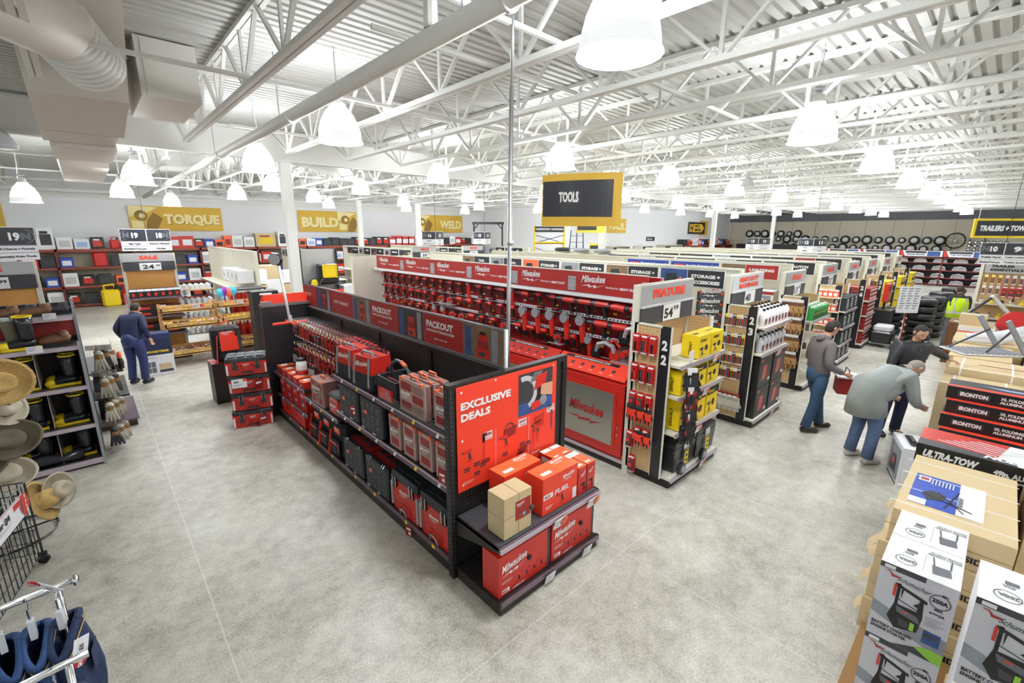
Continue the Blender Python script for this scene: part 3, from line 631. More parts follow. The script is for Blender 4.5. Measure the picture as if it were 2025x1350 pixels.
# header sign along the spine
H0, H1, HZ0, HZ1 = 2.96, 8.15, 1.8, 2.16
hs = MB().box((2.655, H0, HZ0), (2.675, H1, HZ1), 'photo_grey').box((2.65, H0, HZ1-.012), (2.68, H1, HZ1), 'steel').box((2.65, H0-.02, HZ0), (2.68, H0, HZ1), 'white').box((2.65, H0, HZ0-.012), (2.68, H1, HZ0+.006), 'steel')
HF = FR((2.655, H1, HZ0), (0, -1, 0), (0, 0, 1)); Lh = H1-H0
segs = [(.0, .62, 'signred'), (.62, 1.18, 'photo_dark'), (1.18, 1.98, 'signred'), (1.98, 2.53, 'photo_brown'), (2.53, 3.27, 'signred'), (3.27, 3.83, 'photo_dark'), (3.83, 4.57, 'signred'), (4.57, 5.18, 'photo_brown')]
for a, b_, m_ in segs: hs.rect(HF, a, .012, b_-a-.003, HZ1-HZ0-.03, m_, .002)
for a, w_ in ((.74, .4), (2.08, .4), (3.36, .42), (4.66, .44)):       # stacks of tool boxes pictured on the photo parts
    hs.rect(HF, a-.06, .02, .1, .3, 'photo_blue', .003).rect(HF, a+w_*.8, .02, .09, .31, 'photo_grey', .003)
    hs.rect(HF, a+w_*.3, .03, w_*.42, .1, 'cabred', .004).rect(HF, a+w_*.33, .13, w_*.36, .07, 'deepred', .004).rect(HF, a+w_*.36, .2, w_*.3, .06, 'cabred', .004).rect(HF, a+w_*.4, .26, w_*.2, .03, 'black', .004)
    hs.rect(HF, a+w_*.38, .05, w_*.2, .04, 'darkgrey', .005)
G(hs, 'header_sign', label='long photo header sign over the pegboard')
ht = MB(); ht.text(HF, 'LIGHTING', .12, .19, .032, 'white', w=.24, off=.006).text(HF, 'SOFT STORAGE', 1.32, .17, .045, 'white', w=.5, off=.006)
lines(ht, HF, .14, .17, .2, 1, 'white', off=.006)
for a in (2.6, 3.9):
    ht.text(HF, 'PACKOUT', a, .2, .078, 'white', w=.5, off=.006, bold=.05).text(HF, 'MODULAR STORAGE SYSTEM', a, .155, .028, 'white', w=.52, off=.006)
    for k in range(6): ht.rect(HF, a+.02+k*.095, .06, .03, .03, 'deepred', .006)
    ht.text(HF, 'BUILD YOUR SYSTEM', a+.15, .075, .018, 'white', w=.24, off=.006)
G(ht, 'lettering')
# the poster on the near end
pf = FR((2.03, 2.86, .83), (1, 0, 0), (0, 0, 1)); PW, PH = 1.22, .95
po = MB().box((2.03, 2.85, .83), (2.03+PW, 2.859, .83+PH), 'brightred')
pf = FR((2.03, 2.85, .83), (1, 0, 0), (0, 0, 1))
po.rect(pf, .7, .5, .46, .41, 'photo_dark').rect(pf, .7, .5, .46, .12, 'photo_blue', .002)
po.ring(pf, .78, .72, .12, .17, 'lightgrey', .003, 14, -1.2, 1.9).poly(pf, [(.84, .8), (.98, .84), (1.02, .9), (.9, .9)], 'steel', .004).poly(pf, [(.9, .72), (1.06, .76), (1.08, .88), (.94, .86)], 'toolred', .005)
po.poly(pf, [(.95, .55), (1.0, .57), (.99, .74), (.94, .73)], 'black', .005).poly(pf, [(.86, .52), (1.02, .55), (1.02, .62), (.87, .6)], 'toolred', .006).poly(pf, [(.99, .66), (1.16, .62), (1.16, .76), (1.0, .76)], 'flesh', .006).disc(pf, 1.03, .6, .05, 'photo_grey', .007)
for x in (.42, .84): po.rect(pf, x, .08, .003, .4, 'white')
for bx, by, tx in ((.27, .40, '$508'), (.7, .40, '$601'), (1.09, .44, '$317')): po.rect(pf, bx, by, .11, .075, 'paper', .002)
for k in range(3): pic_drill(po, pf, .06+.42*k, .25, .13, 'toolred', 'darkgrey')
pic_stick(po, pf, .27, .24, .26); po.rect(pf, .25, .18, .1, .045, 'deepred')
for x, y in ((.06, .17), (.17, .19), (.17, .1), (.24, .16), (.5, .17), (.72, .2), (.8, .19)): po.rect(pf, x, y, .065, .035, 'darkgrey', .003).rect(pf, x, y+.012, .065, .01, 'toolred', .004)
po.poly(pf, [(.5, .33), (.66, .35), (.68, .44), (.52, .43)], 'deepred').ring(pf, .59, .42, .05, .062, 'darkgrey', .004, 10, 0, 3.14).poly(pf, [(.9, .3), (1.05, .33), (1.05, .46), (.91, .44)], 'cabred', .003); logo(po, pf, .92, .35, .1)
po.poly(pf, [(.66, .08), (.8, .12), (.82, .2), (.7, .18)], 'deepred', .004).poly(pf, [(.69, .11), (.78, .135), (.79, .16), (.7, .14)], 'chrome', .005)
for x in (.9, .95): pic_stick(po, pf, x, .17, .22)
po.rect(pf, 1.15, .26, .02, .2, 'photo_blue', .003)
for x, y in ((.05, .9), (.05, .47), (.05, .06), (.42, .93), (.42, .03), (1.17, .92), (1.17, .04), (.84, .03)): po.disc(pf, x, y, .011, 'paper', .003)
G(po, 'poster', label='orange-red poster screwed to the near end')
pt = MB().text(pf, 'EXCLUSIVE', .04, .74, .07, 'white', w=.56, bold=.05, off=.004).text(pf, 'DEALS', .04, .64, .07, 'white', w=.32, bold=.05, off=.004)
for bx, by, tx in ((.27, .40, '$508'), (.7, .40, '$601'), (1.09, .44, '$317')): pt.text(pf, tx, bx+.01, by+.035, .032, 'signred', w=.09, off=.005).text(pf, 'VALUE', bx+.02, by+.01, .014, 'signred', w=.07, off=.005)
for x in (.05, .46, .88): lines(pt, pf, x, .075, .12, 2, 'white', .014, .004, .004)
G(pt, 'poster_lettering')
# hooks with hanging cards (far half)
hk = 0
cards = [make_card(.085, .24, k, 'red') for k in range(4)]; glv = make_gloves('soft_black', 'deepred')
for r_, (z0, y0, y1, n) in enumerate(((1.62, 4.85, 7.5, 24), (1.26, 5.2, 7.4, 17))):
    for k in range(n):
        yy = y0+(y1-y0)*k/(n-1); ln = .42
        q = MB().tube([(XS, yy, z0), (XS-ln, yy, z0+.02), (XS-ln, yy, z0+.05)], .004, 'chrome', 5).tube([(XS, yy, z0+.05), (XS-ln, yy, z0+.06)], .003, 'chrome', 4)
        q.box((XS-ln-.006, yy-.02, z0+.04), (XS-ln, yy+.02, z0+.075), 'yellow' if k % 2 else 'paper'); G(q, 'hook')
        deep = 3 if r_ == 0 else 2
        for j in range(deep):
            if r_ == 0 and k < 4 and j < 2: continue
            x = XS-ln+.06+j*.11; where = ('front', 'middle', 'rear')[j]
            if r_ == 0 and 3 <= k <= 8: place(glv, (x, yy, z0+.02-.0), 'red and black glove pair, %s on the %s upper hook from the near end' % (where, nth(k)), rz=-math.pi/2, group='gloves on the long chrome hooks')
            else: place(cards[(k//2+r_) % 4], (x, yy, z0+.01), 'red carded hand tool, %s on the %s %s hook from the near end' % (where, nth(k), 'upper' if r_ == 0 else 'lower'), rz=-math.pi/2, group='red carded tools on the long chrome hooks')
# products on the near sections (rz turns fronts to -x)
RZ = -math.pi/2
def onx(p, yc, z, label, x=2.0, rz=0, **k): return place(p, (x, yc, z), label, rz=RZ+rz, **k)
org = make_organizer(.46, .34, .07); slim = make_organizer(.225, .345, .07, 1, 3)
for i, dx in enumerate((0, .1, .2)): onx(org, 3.54, 1.335, 'wide clear-lid parts organizer with orange handle on the top shelf, %s' % ('front of three', 'middle of three', 'rear of three')[i], x=2.02+dx, group='wide organizers on the top shelf')
orgn = make_organizer(.24, .34, .07, 1, 3, 'orange')
for i, dx in enumerate((0, .1)): onx(orgn, 3.08, 1.335, 'wide clear-lid parts organizer beside the near post, %s of two' % ('front', 'rear')[i], x=2.04+dx, group='wide organizers on the top shelf')
for i in range(4):
    for j in range(3): onx(slim, 3.06+.285*i, .865, 'narrow clear-lid parts organizer on the middle shelf, %s row %s of three' % (nth(i), ('front', 'middle', 'rear')[j]), x=2.02+.11*j, group='narrow organizers on the middle shelf')
plate = make_wall_plate(.52, .37)
onx(plate, 4.4, .865, 'black ribbed mounting plate on middle shelf, nearer of the two'); onx(plate, 4.98, .865, 'black ribbed mounting plate on middle shelf, beside the cooler bag')
for i, yy in enumerate((4.4, 4.98)): place(plate, (2.12, yy, .865), 'black mounting plate hidden behind the %s plate' % ('nearer', 'further')[i], rz=RZ)
case = make_rolling_case(.52, .38, .5)
onx(case, 4.37, .155, 'black-fronted red tool case on the bottom shelf beside the red trunks'); onx(case, 4.98, .155, 'black-fronted red tool case on the bottom shelf beside the backpacks')
trunk = make_trunk(.5, .45, .48)
onx(trunk, 3.2, .155, 'red tool trunk with black lid on bottom shelf against the near post'); onx(trunk, 3.76, .155, 'red tool trunk with black lid on bottom shelf beside the black cases')
bag = make_tool_bag(.4, .36, .3)
onx(bag, 4.58, 1.335, 'red and black tool bag with grey straps beside the open tote', rz=.12); onx(bag, 5.06, 1.335, 'red and black tool bag at the far end of the top shelf', rz=.1)
tote = make_tote(.4, .25, .32); onx(tote, 4.0, 1.335, 'open black and red tool tote with arched handle on the top shelf')
# wire fence bin on the top shelf edge
fb = empty('wire_shelf_fence', (XF, 2.95, 1.335), 'low chrome wire fence along the top shelf in front of the organizers', 'shelf fence'); q = MB()
for z in (0, .03, .06, .09): q.tube([(0, 0, z), (0, 1.16, z)], .0018, 'chrome', 4)
for k in range(40): q.tube([(0, k*.0297, 0), (0, k*.0297, .09)], .0014, 'chrome', 3)
q.build('wire_grid', fb)
# red shop bags, cooler and backpacks in the third section
co = empty('cooler_bag', (2.02, 5.52, .725), 'black and red soft cooler with grey lid beside the clear case', 'cooler', rz=RZ)
MB().rbox((-.16, 0, 0), (.16, .25, .22), 'cabred', .03).build('body', co); MB().rbox((-.165, -.005, .22), (.165, .255, .28), 'caseblack', .03).build('lid', co); g_ = MB(); logo(g_, FR((-.16, 0, 0), (1, 0, 0), (0, 0, 1)), .06, .06, .2, off=.006); g_.build('lettering', co)
big = make_organizer(.42, .36, .2, 3, 3, 'orange', 'parts_case'); onx(big, 6.02, .725, 'large clear-front parts case with red body on the third shelf')
place(big, (2.26, 6.02, .725), 'large clear-front parts case behind another on the third shelf', rz=RZ)
def make_backpack():
    t = empty('tool_backpack', cat='backpack')
    MB().rbox((-.17, 0, 0), (.17, .22, .46), 'soft_black', .05).build('body', t); MB().rbox((-.12, -.06, .04), (.12, .0, .26), 'soft_black', .03).box((-.11, -.064, .2), (.11, -.06, .22), 'brightred').build('front_pocket', t)
    MB().tube([(-.06, .1, .46), (-.04, .1, .51), (.04, .1, .51), (.06, .1, .46)], .01, 'brightred', 6).build('carry_loop', t)
    g = MB().rect(FR((-.17, 0, 0), (1, 0, 0), (0, 0, 1)), .08, .32, .18, .08, 'brightred', .004); logo(g, FR((-.17, 0, 0), (1, 0, 0), (0, 0, 1)), .1, .34, .14, off=.007); g.build('badge', t)
    MB().bar((-.12, -.03, .36), (-.16, -.07, .0), .03, .006, 'brightred').build('strap', t); return t
bp = make_backpack()
for i, yy in enumerate((5.5, 5.85, 6.2)): onx(bp, yy, .155, 'black tool backpack with red trim on the bottom shelf, %s from the black cases' % nth(i), x=2.03)
# cartons and lights of the far sections
def rack_row(proto, ys, z, desc, x=2.0, group=None, rows=1, dx=.2):
    for i, yy in enumerate(ys):
        for j in range(rows): onx(proto, yy, z, desc+', %s from the clear case%s' % (nth(i), '' if rows == 1 else (', front row', ', back row')[j]), x=x+dx*j, group=group)
lb = red_tool_box(.26, .3, .3, 3).build('product_carton', cat='box')
rack_row(lb, (6.68, 6.98, 7.28, 7.58), .425, 'square red light carton on the low far shelf', x=2.01, group='red light cartons')
lc = red_tool_box(1.1, .5, .24, 4).build('product_carton', cat='box'); onx(lc, 7.2, .155, 'long low red carton with tool drawing on the far bottom shelf')
ls_ = red_tool_box(.2, .24, .1, 3, 'red', 'orange').build('product_carton', cat='box')
rack_row(ls_, (6.64, 6.9, 7.16, 7.42, 7.68), .805, 'flat red carton with white print on the far shelf', x=2.0, group='flat red cartons', rows=1)
def make_lantern():
    t = empty('work_lantern', cat='lamp'); MB().lathe((0, 0, 0), [(.09, 0), (.095, .04), (.09, .07)], 'cabred', 14).build('base', t, True)
    MB().lathe((0, 0, .07), [(.078, 0), (.075, .1), (.06, .14)], 'glass_globe', 14).build('globe', t, True); MB().lathe((0, 0, .21), [(.07, 0), (.07, .03), (.03, .045)], 'black', 14).build('cap', t, True); return t
lan = make_lantern(); place(lan, (2.14, 7.0, .91), 'red based work lantern with white globe on the far shelf')
def make_floodlight():
    t = empty('work_light', cat='lamp'); MB().rbox((-.1, 0, .05), (.1, .07, .24), 'black', .02).build('housing', t); MB().rbox((-.08, -.008, .08), (.08, 0, .2), 'silver', .01).build('lens', t)
    MB().tube([(-.11, .04, .1), (-.12, .04, .28), (.12, .04, .28), (.11, .04, .1)], .01, 'cabred', 6).tube([(-.11, .04, .1), (-.1, .04, 0), (.1, .04, 0), (.11, .04, .1)], .01, 'cabred', 6).build('stand', t); return t
fl_ = make_floodlight(); place(fl_, (2.2, 7.45, .91), 'black work light with red frame standing behind the lantern', rz=RZ); place(fl_, (2.15, 6.6, .91), 'black work light with red frame next to the clear case', rz=RZ+.3, scale=.8)
# two red hang tags and pole light
for i, (p, r_) in enumerate((((1.955, 3.62, .03), .2), ((1.96, 5.33, .3), -.3), ((1.955, 4.75, .98), .3), ((1.955, 2.98, .9), .2))):
    b = MB().box((-.045, -.002, 0), (.045, .002, .12), 'deepred').box((-.03, -.003, .07), (.03, -.002, .09), 'white').box((.0, -.003, .02), (.03, -.002, .05), 'paper').build('hang_tag', label='red hang tag dangling from a rail by the %s' % ('near red trunk', 'black backpacks', 'two black plates', 'narrow organizers at the post')[i], cat='tag'); b.location = p; b.rotation_euler = (0, 0, RZ+r_)
# front unit before the poster
fu = empty('end_display_shelf', (2.63, 2.28, 0), 'black two-level end shelf under the orange-red poster', 'shelf')
def U(mb, name, **k): mb.shift((-2.63, -2.28, 0)); return mb.build(name, fu, **k)
U(MB().box((2.0, 2.28, 0), (3.27, 2.85, .1), 'kick').box((1.99, 2.27, .1), (3.28, 2.85, .115), 'shelf_dark'), 'base')
U(MB().box((2.0, 2.262, .075), (3.27, 2.275, .12), 'rail').box((1.985, 2.265, .07), (2.0, 2.3, .125), 'black').box((3.27, 2.265, .07), (3.285, 2.3, .125), 'black'), 'base_rail')
sh = MB().box((2.0, 2.3, .59), (3.27, 2.85, .62), 'darkgrey')
for x in (2.0, 3.262): sh.face([(x, 2.29, .575), (x, 2.85, .44), (x, 2.85, .63), (x, 2.29, .625)], 'black').face([(x+.008, 2.29, .575), (x+.008, 2.85, .44), (x+.008, 2.85, .63), (x+.008, 2.29, .625)], 'black')
U(sh, 'shelf')
rr_ = MB().box((2.0, 2.275, .57), (3.27, 2.29, .62), 'rail').box((2.0, 2.262, .575), (3.27, 2.275, .61), 'rail_light')
U(rr_, 'price_rail')
kit = red_tool_box(.6, .2, .38, 0, 'cabred', 'red').build('combo_kit_carton', cat='box')
for i, x in enumerate((2.32, 2.95)): place(kit, (x, 2.32, .12), 'wide red combo kit carton on the bottom end shelf, %s' % ('nearer the black post', 'at the outer corner')[i])
fk = red_tool_box(.46, .2, .35, 1, 'brightred', 'orange').build('tool_kit_carton', cat='box')
place(fk, (2.77, 2.34, .625), 'bright red tool kit carton beside the brown carton'); place(fk, (2.56, 2.6, .625), 'bright red tool kit carton behind the brown carton', rz=.02)
nk = red_tool_box(.13, .26, .28, 2, 'cabred', 'orange').build('tool_kit_carton', cat='box')
for i, x in enumerate((3.08, 3.2)): place(nk, (x-.0, 2.34, .625), 'narrow red carton at the outer end of the end shelf, %s' % ('inner of the front pair', 'outer of the front pair')[i])
for i, x in enumerate((3.05, 3.18)): place(nk, (x-.12*(1-i)*0, 2.61, .625), 'narrow red carton in the back row of the end shelf, %s' % ('inner of the pair', 'outer of the pair')[i], scale=(1, .8, 1))
kb = carton(.3, .2, .36, 'kraft'); F_, T_, L_, R_ = frames(.3, .2, .36)
kb.rect(F_, .12, .12, .17, .17, 'signred').rect(F_, .2, .14, .03, .03, 'cyan', .003).rect(F_, 0, .178, .3, .003, 'black', .002).rect(F_, .155, 0, .003, .36, 'black', .002).rect(T_, .155, 0, .003, .2, 'black', .002).rect(L_, 0, .178, .2, .003, 'black', .002); logo(kb, F_, .13, .23, .09)
kbo = empty('brown_carton', (2.24, 2.33, .625), 'tall plain brown carton with red label and security tag', 'box'); kb.build('carton', kbo); MB().lathe((.16-.01, -.001, .175), [(.022, 0), (.024, .014), (.015, .02)], 'darkgrey', 12, axis=(0, -1, 0)).build('security_tag', kbo)
for i, (x, z) in enumerate(((2.36, .36), (3.05, .36))):
    b = MB().lathe((0, 0, 0), [(.022, 0), (.024, .014), (.015, .02)], 'black', 12, axis=(0, -1, 0)).build('security_tag', label='round black security tag on the %s combo kit carton' % ('nearer', 'outer')[i], cat='security tag'); b.location = (x, 2.318, z-.02)
for i, (x, z, wd) in enumerate(((2.66, .56, .13), (3.12, .56, .13), (2.56, .06, .12), (3.08, .06, .12))): tagcard((x, 2.25, z), wd, .1, 'white price card on the end unit, %s rail, %s' % ('upper' if i < 2 else 'lower', 'nearer the post' if i % 2 == 0 else 'nearer the aisle'), red=i < 2)
# power pole
pw = empty('power_pole', (2.78, 3.08, 0), 'thin steel power pole rising from the black gondola to the roof', 'pole')
MB().tube([(0, 0, 0), (.06, 0, 4.2)], .019, 'steel', 8).build('pole', pw, True); MB().tube([(.06, 0, 4.15), (.08, 0, 5.33)], .015, 'steel', 8).tube([(.05, 0, 2.9), (.05, 0, 2.94)], .03, 'silver', 8).build('upper_tube', pw, True)
# tower light beside the far end panel
tl = empty('tower_light', (2.14, 7.3, 1.66), 'white pole work light with round lens over the hanging red tools', 'work light')
MB().tube([(0, 0, 0), (-.05, .1, .9)], .02, 'white', 8).build('mast', tl, True); MB().lathe((0, 0, -.01), [(.03, 0), (.03, .12)], 'lightgrey', 8).build('collar', tl)
MB().lathe((-.1, .08, .95), [(.1, 0), (.11, .04), (.07, .1)], 'black', 6, axis=(.7, .7, .1)).build('head', tl); MB().lathe((-.12, .05, .95), [(.085, 0), (.08, .02)], 'silver', 12, axis=(.7, .7, .1)).build('lens', tl)
MB().tube([(-.25, 0, 0), (.25, 0, 0)], .02, 'brightred', 6).tube([(0, -.2, .0), (0, .2, 0)], .02, 'brightred', 6).box((-.03, -.03, -.06), (.03, .03, 0), 'black').build('bracket', tl)
# stack of four boxes on the floor
pb = make_packout_box(.56, .29, .42)
for i in range(4):
    place(pb, (1.56+.012*((i*5) % 3-1), 7.68, .285*i), 'red and black stackable tool box on the floor stack, %s' % ('bottom one', 'second from the floor', 'third up with price sign', 'topmost')[i], rz=.1*((i*3) % 3-1)*.3-.25)
b = MB().box((-.1, -.006, 0), (.1, 0, .14), 'paper').box((.05, -.008, .1), (.1, -.006, .14), 'brightred'); b.text(FR((-.1, -.006, 0), (1, 0, 0), (0, 0, 1)), '$84', .03, .075, .035, 'black'); lines(b, FR((-.1, -.006, 0), (1, 0, 0), (0, 0, 1)), .02, .05, .12, 3, 'grey'); b = b.build('price_sign', label='white price sign hung on the stack of red tool boxes', cat='sign'); b.location = (1.42, 7.66, .68); b.rotation_euler = (0, 0, -.25)
for i, z in enumerate((.03, .62)):
    b = MB().box((-.06, -.003, 0), (.06, 0, .17), 'deepred').box((-.04, -.004, .1), (.04, -.003, .13), 'white').build('hang_tag', label='red folded hang tag on the tool box stack, %s one' % ('lower', 'upper')[i], cat='tag'); b.location = (1.66, 7.6, z); b.rotation_euler = (.2, 0, .2)
rp = make_backpack(); rp.name = 'jobsite_pack'
place(rp, (1.62, 9.2, .75), 'red-fronted black jobsite pack on a carton beyond the tool box stack', scale=1.35); rc = carton(.6, .4, .74, 'black', top='red'); rc = rc.build('display_carton', label='black carton under the red-fronted pack', cat='box'); rc.location = (1.62, 9.15, 0)
MB().box((-.1, -.09, .16), (.1, -.08, .34), 'brightred').build('front_panel', rp)
# ---------------------------------------------------------------- the red tool wall
tw = empty('tool_wall_gondola', (5.3, 2.9, 0), 'long red tool display wall with hook rails over metal-doored cabinets', 'tool display')
def W(mb, name, **k): mb.shift((-5.3, -2.9, 0)); return mb.build(name, tw, **k)
TY0, TY1 = 2.95, 10.35
W(MB().box((4.72, TY0, 0), (6.0, TY1, .13), 'kick').box((4.69, TY0, .09), (4.72, TY1, .13), 'rail_light'), 'base')
W(MB().box((5.3, TY0, .13), (5.36, TY1, 2.46), 'panelred').box((5.36, TY0, .13), (5.38, TY1, 2.46), 'cream_peg'), 'back_panel')
W(MB().box((4.72, TY0, 1.14), (5.3, TY1, 1.18), 'cabred').box((4.72, TY0, .13), (5.3, TY1, .2), 'cabred').box((4.95, TY0, 1.18), (5.3, TY1, 1.2), 'deepred'), 'cabinet_body')
cf = FR((4.7, TY1, 0), (0, -1, 0), (0, 0, 1))
for k in range(6):
    y0 = 2.98+k*1.22
    if y0 > 10: break
    b = MB().box((4.69, y0, .17), (4.72, min(y0+1.2, TY1), 1.14), 'cabred').box((4.678, y0+.1, .26), (4.69, y0+1.1, 1.05), 'cabred').box((4.672, y0+.14, .3), (4.68, y0+1.06, 1.01), 'brushed')
    dr = W(b, 'door'); f = FR((4.672-5.3, y0+1.06-2.9, .3), (0, -1, 0), (0, 0, 1)); q = MB()
    q.text(f, 'Milwaukee', .2, .34, .15, 'signred', w=.58, bold=.03, shear=.3, off=.003)
    q.poly(f, [(.19, .24), (.38, .27), (.37, .24), (.58, .27), (.57, .235), (.8, .28), (.56, .2), (.57, .235), (.36, .205), (.37, .235)], 'signred', .003); q.build('door_lettering', dr)
    MB().lathe((4.67-5.3, y0+.05-2.9, .58), [(.012, 0), (.012, .015)], 'chrome', 8, axis=(-1, 0, 0)).lathe((4.67-5.3, y0+.05-2.9, .48), [(.012, 0), (.012, .015)], 'chrome', 8, axis=(-1, 0, 0)).build('lock', dr)
# sloping graphic ledge
for k in range(6):
    y1 = TY0+.02+(k+1)*1.22; y0 = y1-1.2; y1 = min(y1, TY1)
    a, c = V3((4.7, y1, 1.19)), V3((4.92, y1, 1.34)); L = y1-y0; f = FR(a, (0, -1, 0), c-a); s = MB()
    s.face([(4.7, y1, 1.19), (4.7, y0, 1.19), (4.92, y0, 1.34), (4.92, y1, 1.34)], 'brightred' if k % 2 == 0 else 'cabred').face([(4.93, y1, 1.18), (4.93, y0, 1.18), (4.93, y0, 1.34), (4.93, y1, 1.34)][::-1], 'deepred')
    s.rect(f, .05 if k else .1, .2, L*.75, .05, 'black', .002).text(f, 'SHOP ONLINE TOOL STORE' if 0 else 'SHOP NORTHERNTOOL.COM', .25, .21, .025, 'white', w=.6, off=.004)
    for j in range(6): s.disc(f, .12+j*.17, .12, .028, 'photo_dark', .003, 8).rect(f, .09+j*.17, .05, .06, .008, 'white', .003)
    W(s, 'sloping_sign')
# header panels
for k in range(6):
    y1 = TY0+.02+(k+1)*1.2; y0 = y1-1.2
    f = FR((5.04, y1, 2.2), (0, -1, 0), (0, 0, 1))
    h = W(MB().box((5.04, y0, 2.2), (5.06, y1, 2.5), 'signred').box((5.035, y0, 2.49), (5.065, y1, 2.505), 'cream'), 'header_panel')
    ff = FR((5.04-5.3, y1-2.9, 2.2), (0, -1, 0), (0, 0, 1)); q = MB(); logo(q, ff, .16, .07, .42, rot=.03, off=.004); q.text(ff, 'Nothing but', .58, .085, .035, 'white', w=.2, off=.004, bold=.01).text(ff, 'HEAVY DUTY', .8, .085, .035, 'white', w=.27, off=.004, bold=.05); q.build('lettering', h)
    pl = MB().box((5.03-5.3, y0-.07-2.9, 2.22), (5.04-5.3, y0+.07-2.9, 2.42), 'silver')
    for a in (-.045, .045):
        for z in (2.26, 2.38): pl.lathe((5.03-5.3, y0+a-2.9, z), [(.012, 0), (.008, .006)], 'grey', 8, axis=(-1, 0, 0))
    pl.build('joint_plate', h)
    W(MB().box((5.06, y0+.58, 2.3), (5.3, y0+.62, 2.34), 'cream'), 'bracket')
rl = MB()
for z, ya in ((2.12, TY0), (1.84, TY0), (1.56, TY0), (1.32, 6.2)):
    b = MB().box((5.2, ya, z-.012), (5.22, TY1, z+.03), 'plasticwhite').box((5.22, ya, z-.012), (5.3, TY1, z+.0), 'plasticwhite')
    y = ya+.03
    while y < TY1-.05: b.face([(5.199, y+.035, z-.002), (5.199, y, z-.002), (5.199, y, z+.018), (5.199, y+.035, z+.018)], 'darkgrey'); y += .06
    W(b, 'hook_rail')
W(MB().box((5.05, TY0, 2.14), (5.3, TY1, 2.2), 'white'), 'light_shield')
# tools, barrel along local x, hung from the origin, face -y
def tool(kind):
    nm = ('cordless_drill', 'angle_grinder', 'reciprocating_saw', 'circular_saw', 'band_saw', 'impact_driver', 'hammer_drill', 'right_angle_drill')[kind]
    t = empty(nm, cat='power tool')
    if kind in (0, 5, 6):
        L = (.16, .11, .24)[(0, 5, 6).index(kind)]
        MB().tube([(-L*.5, -.04, -.04), (-L*.2, -.04, -.04), (L*.55, -.04, -.04)], [.024, .034, .036], 'toolred', 8).bar((L*.25, -.04, -.06), (L*.4, -.04, -.19), .04, .036, 'black', (0, 1, 0)).build('body', t)
        MB().tube([(-L*.5-.06, -.04, -.04), (-L*.5, -.04, -.04), (-L*.18, -.04, -.04)], [.014, .03, .037], 'blacksatin' if kind else 'darkgrey', 8).build('chuck', t)
        if kind == 6: MB().tube([(L*.4, -.04, -.19), (L*.45, -.03, -.3), (L*.2, -.02, -.38)], .006, 'black', 5).tube([(-L*.3, -.04, -.06), (-L*.3, -.04, -.18)], .015, 'black', 7).build('cable', t)
        else: MB().box((L*.15, -.078, -.265), (L*.15+.12, -.008, -.2), 'black').box((L*.15-.002, -.08, -.235), (L*.15+.122, -.006, -.22), 'toolred').build('battery', t)
    elif kind == 1:
        MB().tube([(0, -.04, -.06), (.02, -.04, -.2), (.03, -.04, -.34)], [.036, .034, .028], 'toolred', 8).tube([(.028, -.04, -.3), (.032, -.04, -.37)], [.034, .028], 'black', 8).build('body', t)
        MB().tube([(-.01, -.07, -.04), (0, -.01, -.04)], .03, 'silver', 8).lathe((-.005, -.075, -.04), [(.06, 0), (.06, .012)], 'grey', 12, axis=(0, -1, 0)).build('head', t)
        MB().tube([(-.01, -.04, -.05), (-.14, -.04, -.04)], .014, 'black', 7).build('side_handle', t); MB().tube([(.03, -.04, -.34), (.05, -.03, -.42), (.0, -.02, -.5)], .006, 'black', 5).build('cable', t)
    elif kind == 2:
        MB().tube([(-.16, -.04, -.06), (-.02, -.04, -.05), (.1, -.04, -.06)], [.025, .04, .042], 'toolred', 8).tube([(.1, -.04, -.03), (.2, -.04, -.05), (.22, -.04, -.13), (.12, -.04, -.14)], .018, 'black', 7).build('body', t)
        MB().tube([(-.17, -.04, -.06), (-.08, -.04, -.055)], [.03, .042], 'black', 8).build('nose_boot', t); MB().box((-.25, -.045, -.07), (-.17, -.04, -.05), 'steel').build('blade', t)
    elif kind == 3:
        MB().tube([(.02, -.02, -.1), (.02, -.12, -.1)], .04, 'toolred', 8).tube([(-.05, -.05, -.05), (.04, -.05, -.02), (.14, -.05, -.06)], .018, 'black', 7).build('body', t)
        MB().lathe((0, -.03, -.12), [(.09, 0), (.095, .02)], 'toolred', 14, axis=(0, -1, 0)).lathe((0, -.055, -.12), [(.08, 0), (.08, .003)], 'steel', 14, axis=(0, -1, 0)).build('blade_guard', t); MB().box((-.14, -.12, -.21), (.14, 0, -.2), 'silver').build('shoe', t)
    elif kind == 4:
        MB().tube([(-.12, -.05, -.14), (-.1, -.05, -.05), (0, -.05, -.02), (.1, -.05, -.05), (.13, -.05, -.12)], .03, 'silver', 8).build('frame', t)
        for sx in (-1, 1): MB().lathe((sx*.13, -.02, -.15), [(.065, 0), (.065, .05)], 'black' if sx < 0 else 'toolred', 12, axis=(0, -1, 0)).build('wheel_housing', t)
        MB().tube([(.05, -.05, -.02), (.12, -.05, .03), (.2, -.05, -.04)], .016, 'toolred', 7).build('handle', t); MB().tube([(-.07, -.05, -.2), (.07, -.05, -.2)], .004, 'steel', 4).build('blade', t)
    else:
        MB().tube([(0, -.04, -.05), (.0, -.04, -.28)], [.034, .028], 'toolred', 8).box((-.03, -.07, -.36), (.03, -.01, -.28), 'toolred').build('body', t)
        MB().tube([(-.08, -.04, -.03), (.02, -.04, -.03)], [.016, .03], 'silver', 8).build('head', t)
    return t
TOOLS = [tool(k) for k in range(8)]
TN = ('red cordless drill', 'long red angle grinder', 'red reciprocating saw', 'red circular saw', 'grey and red band saw', 'small red impact driver', 'red corded hammer drill', 'red right-angle drill')
RN = ('top', 'second', 'third', 'lowest')
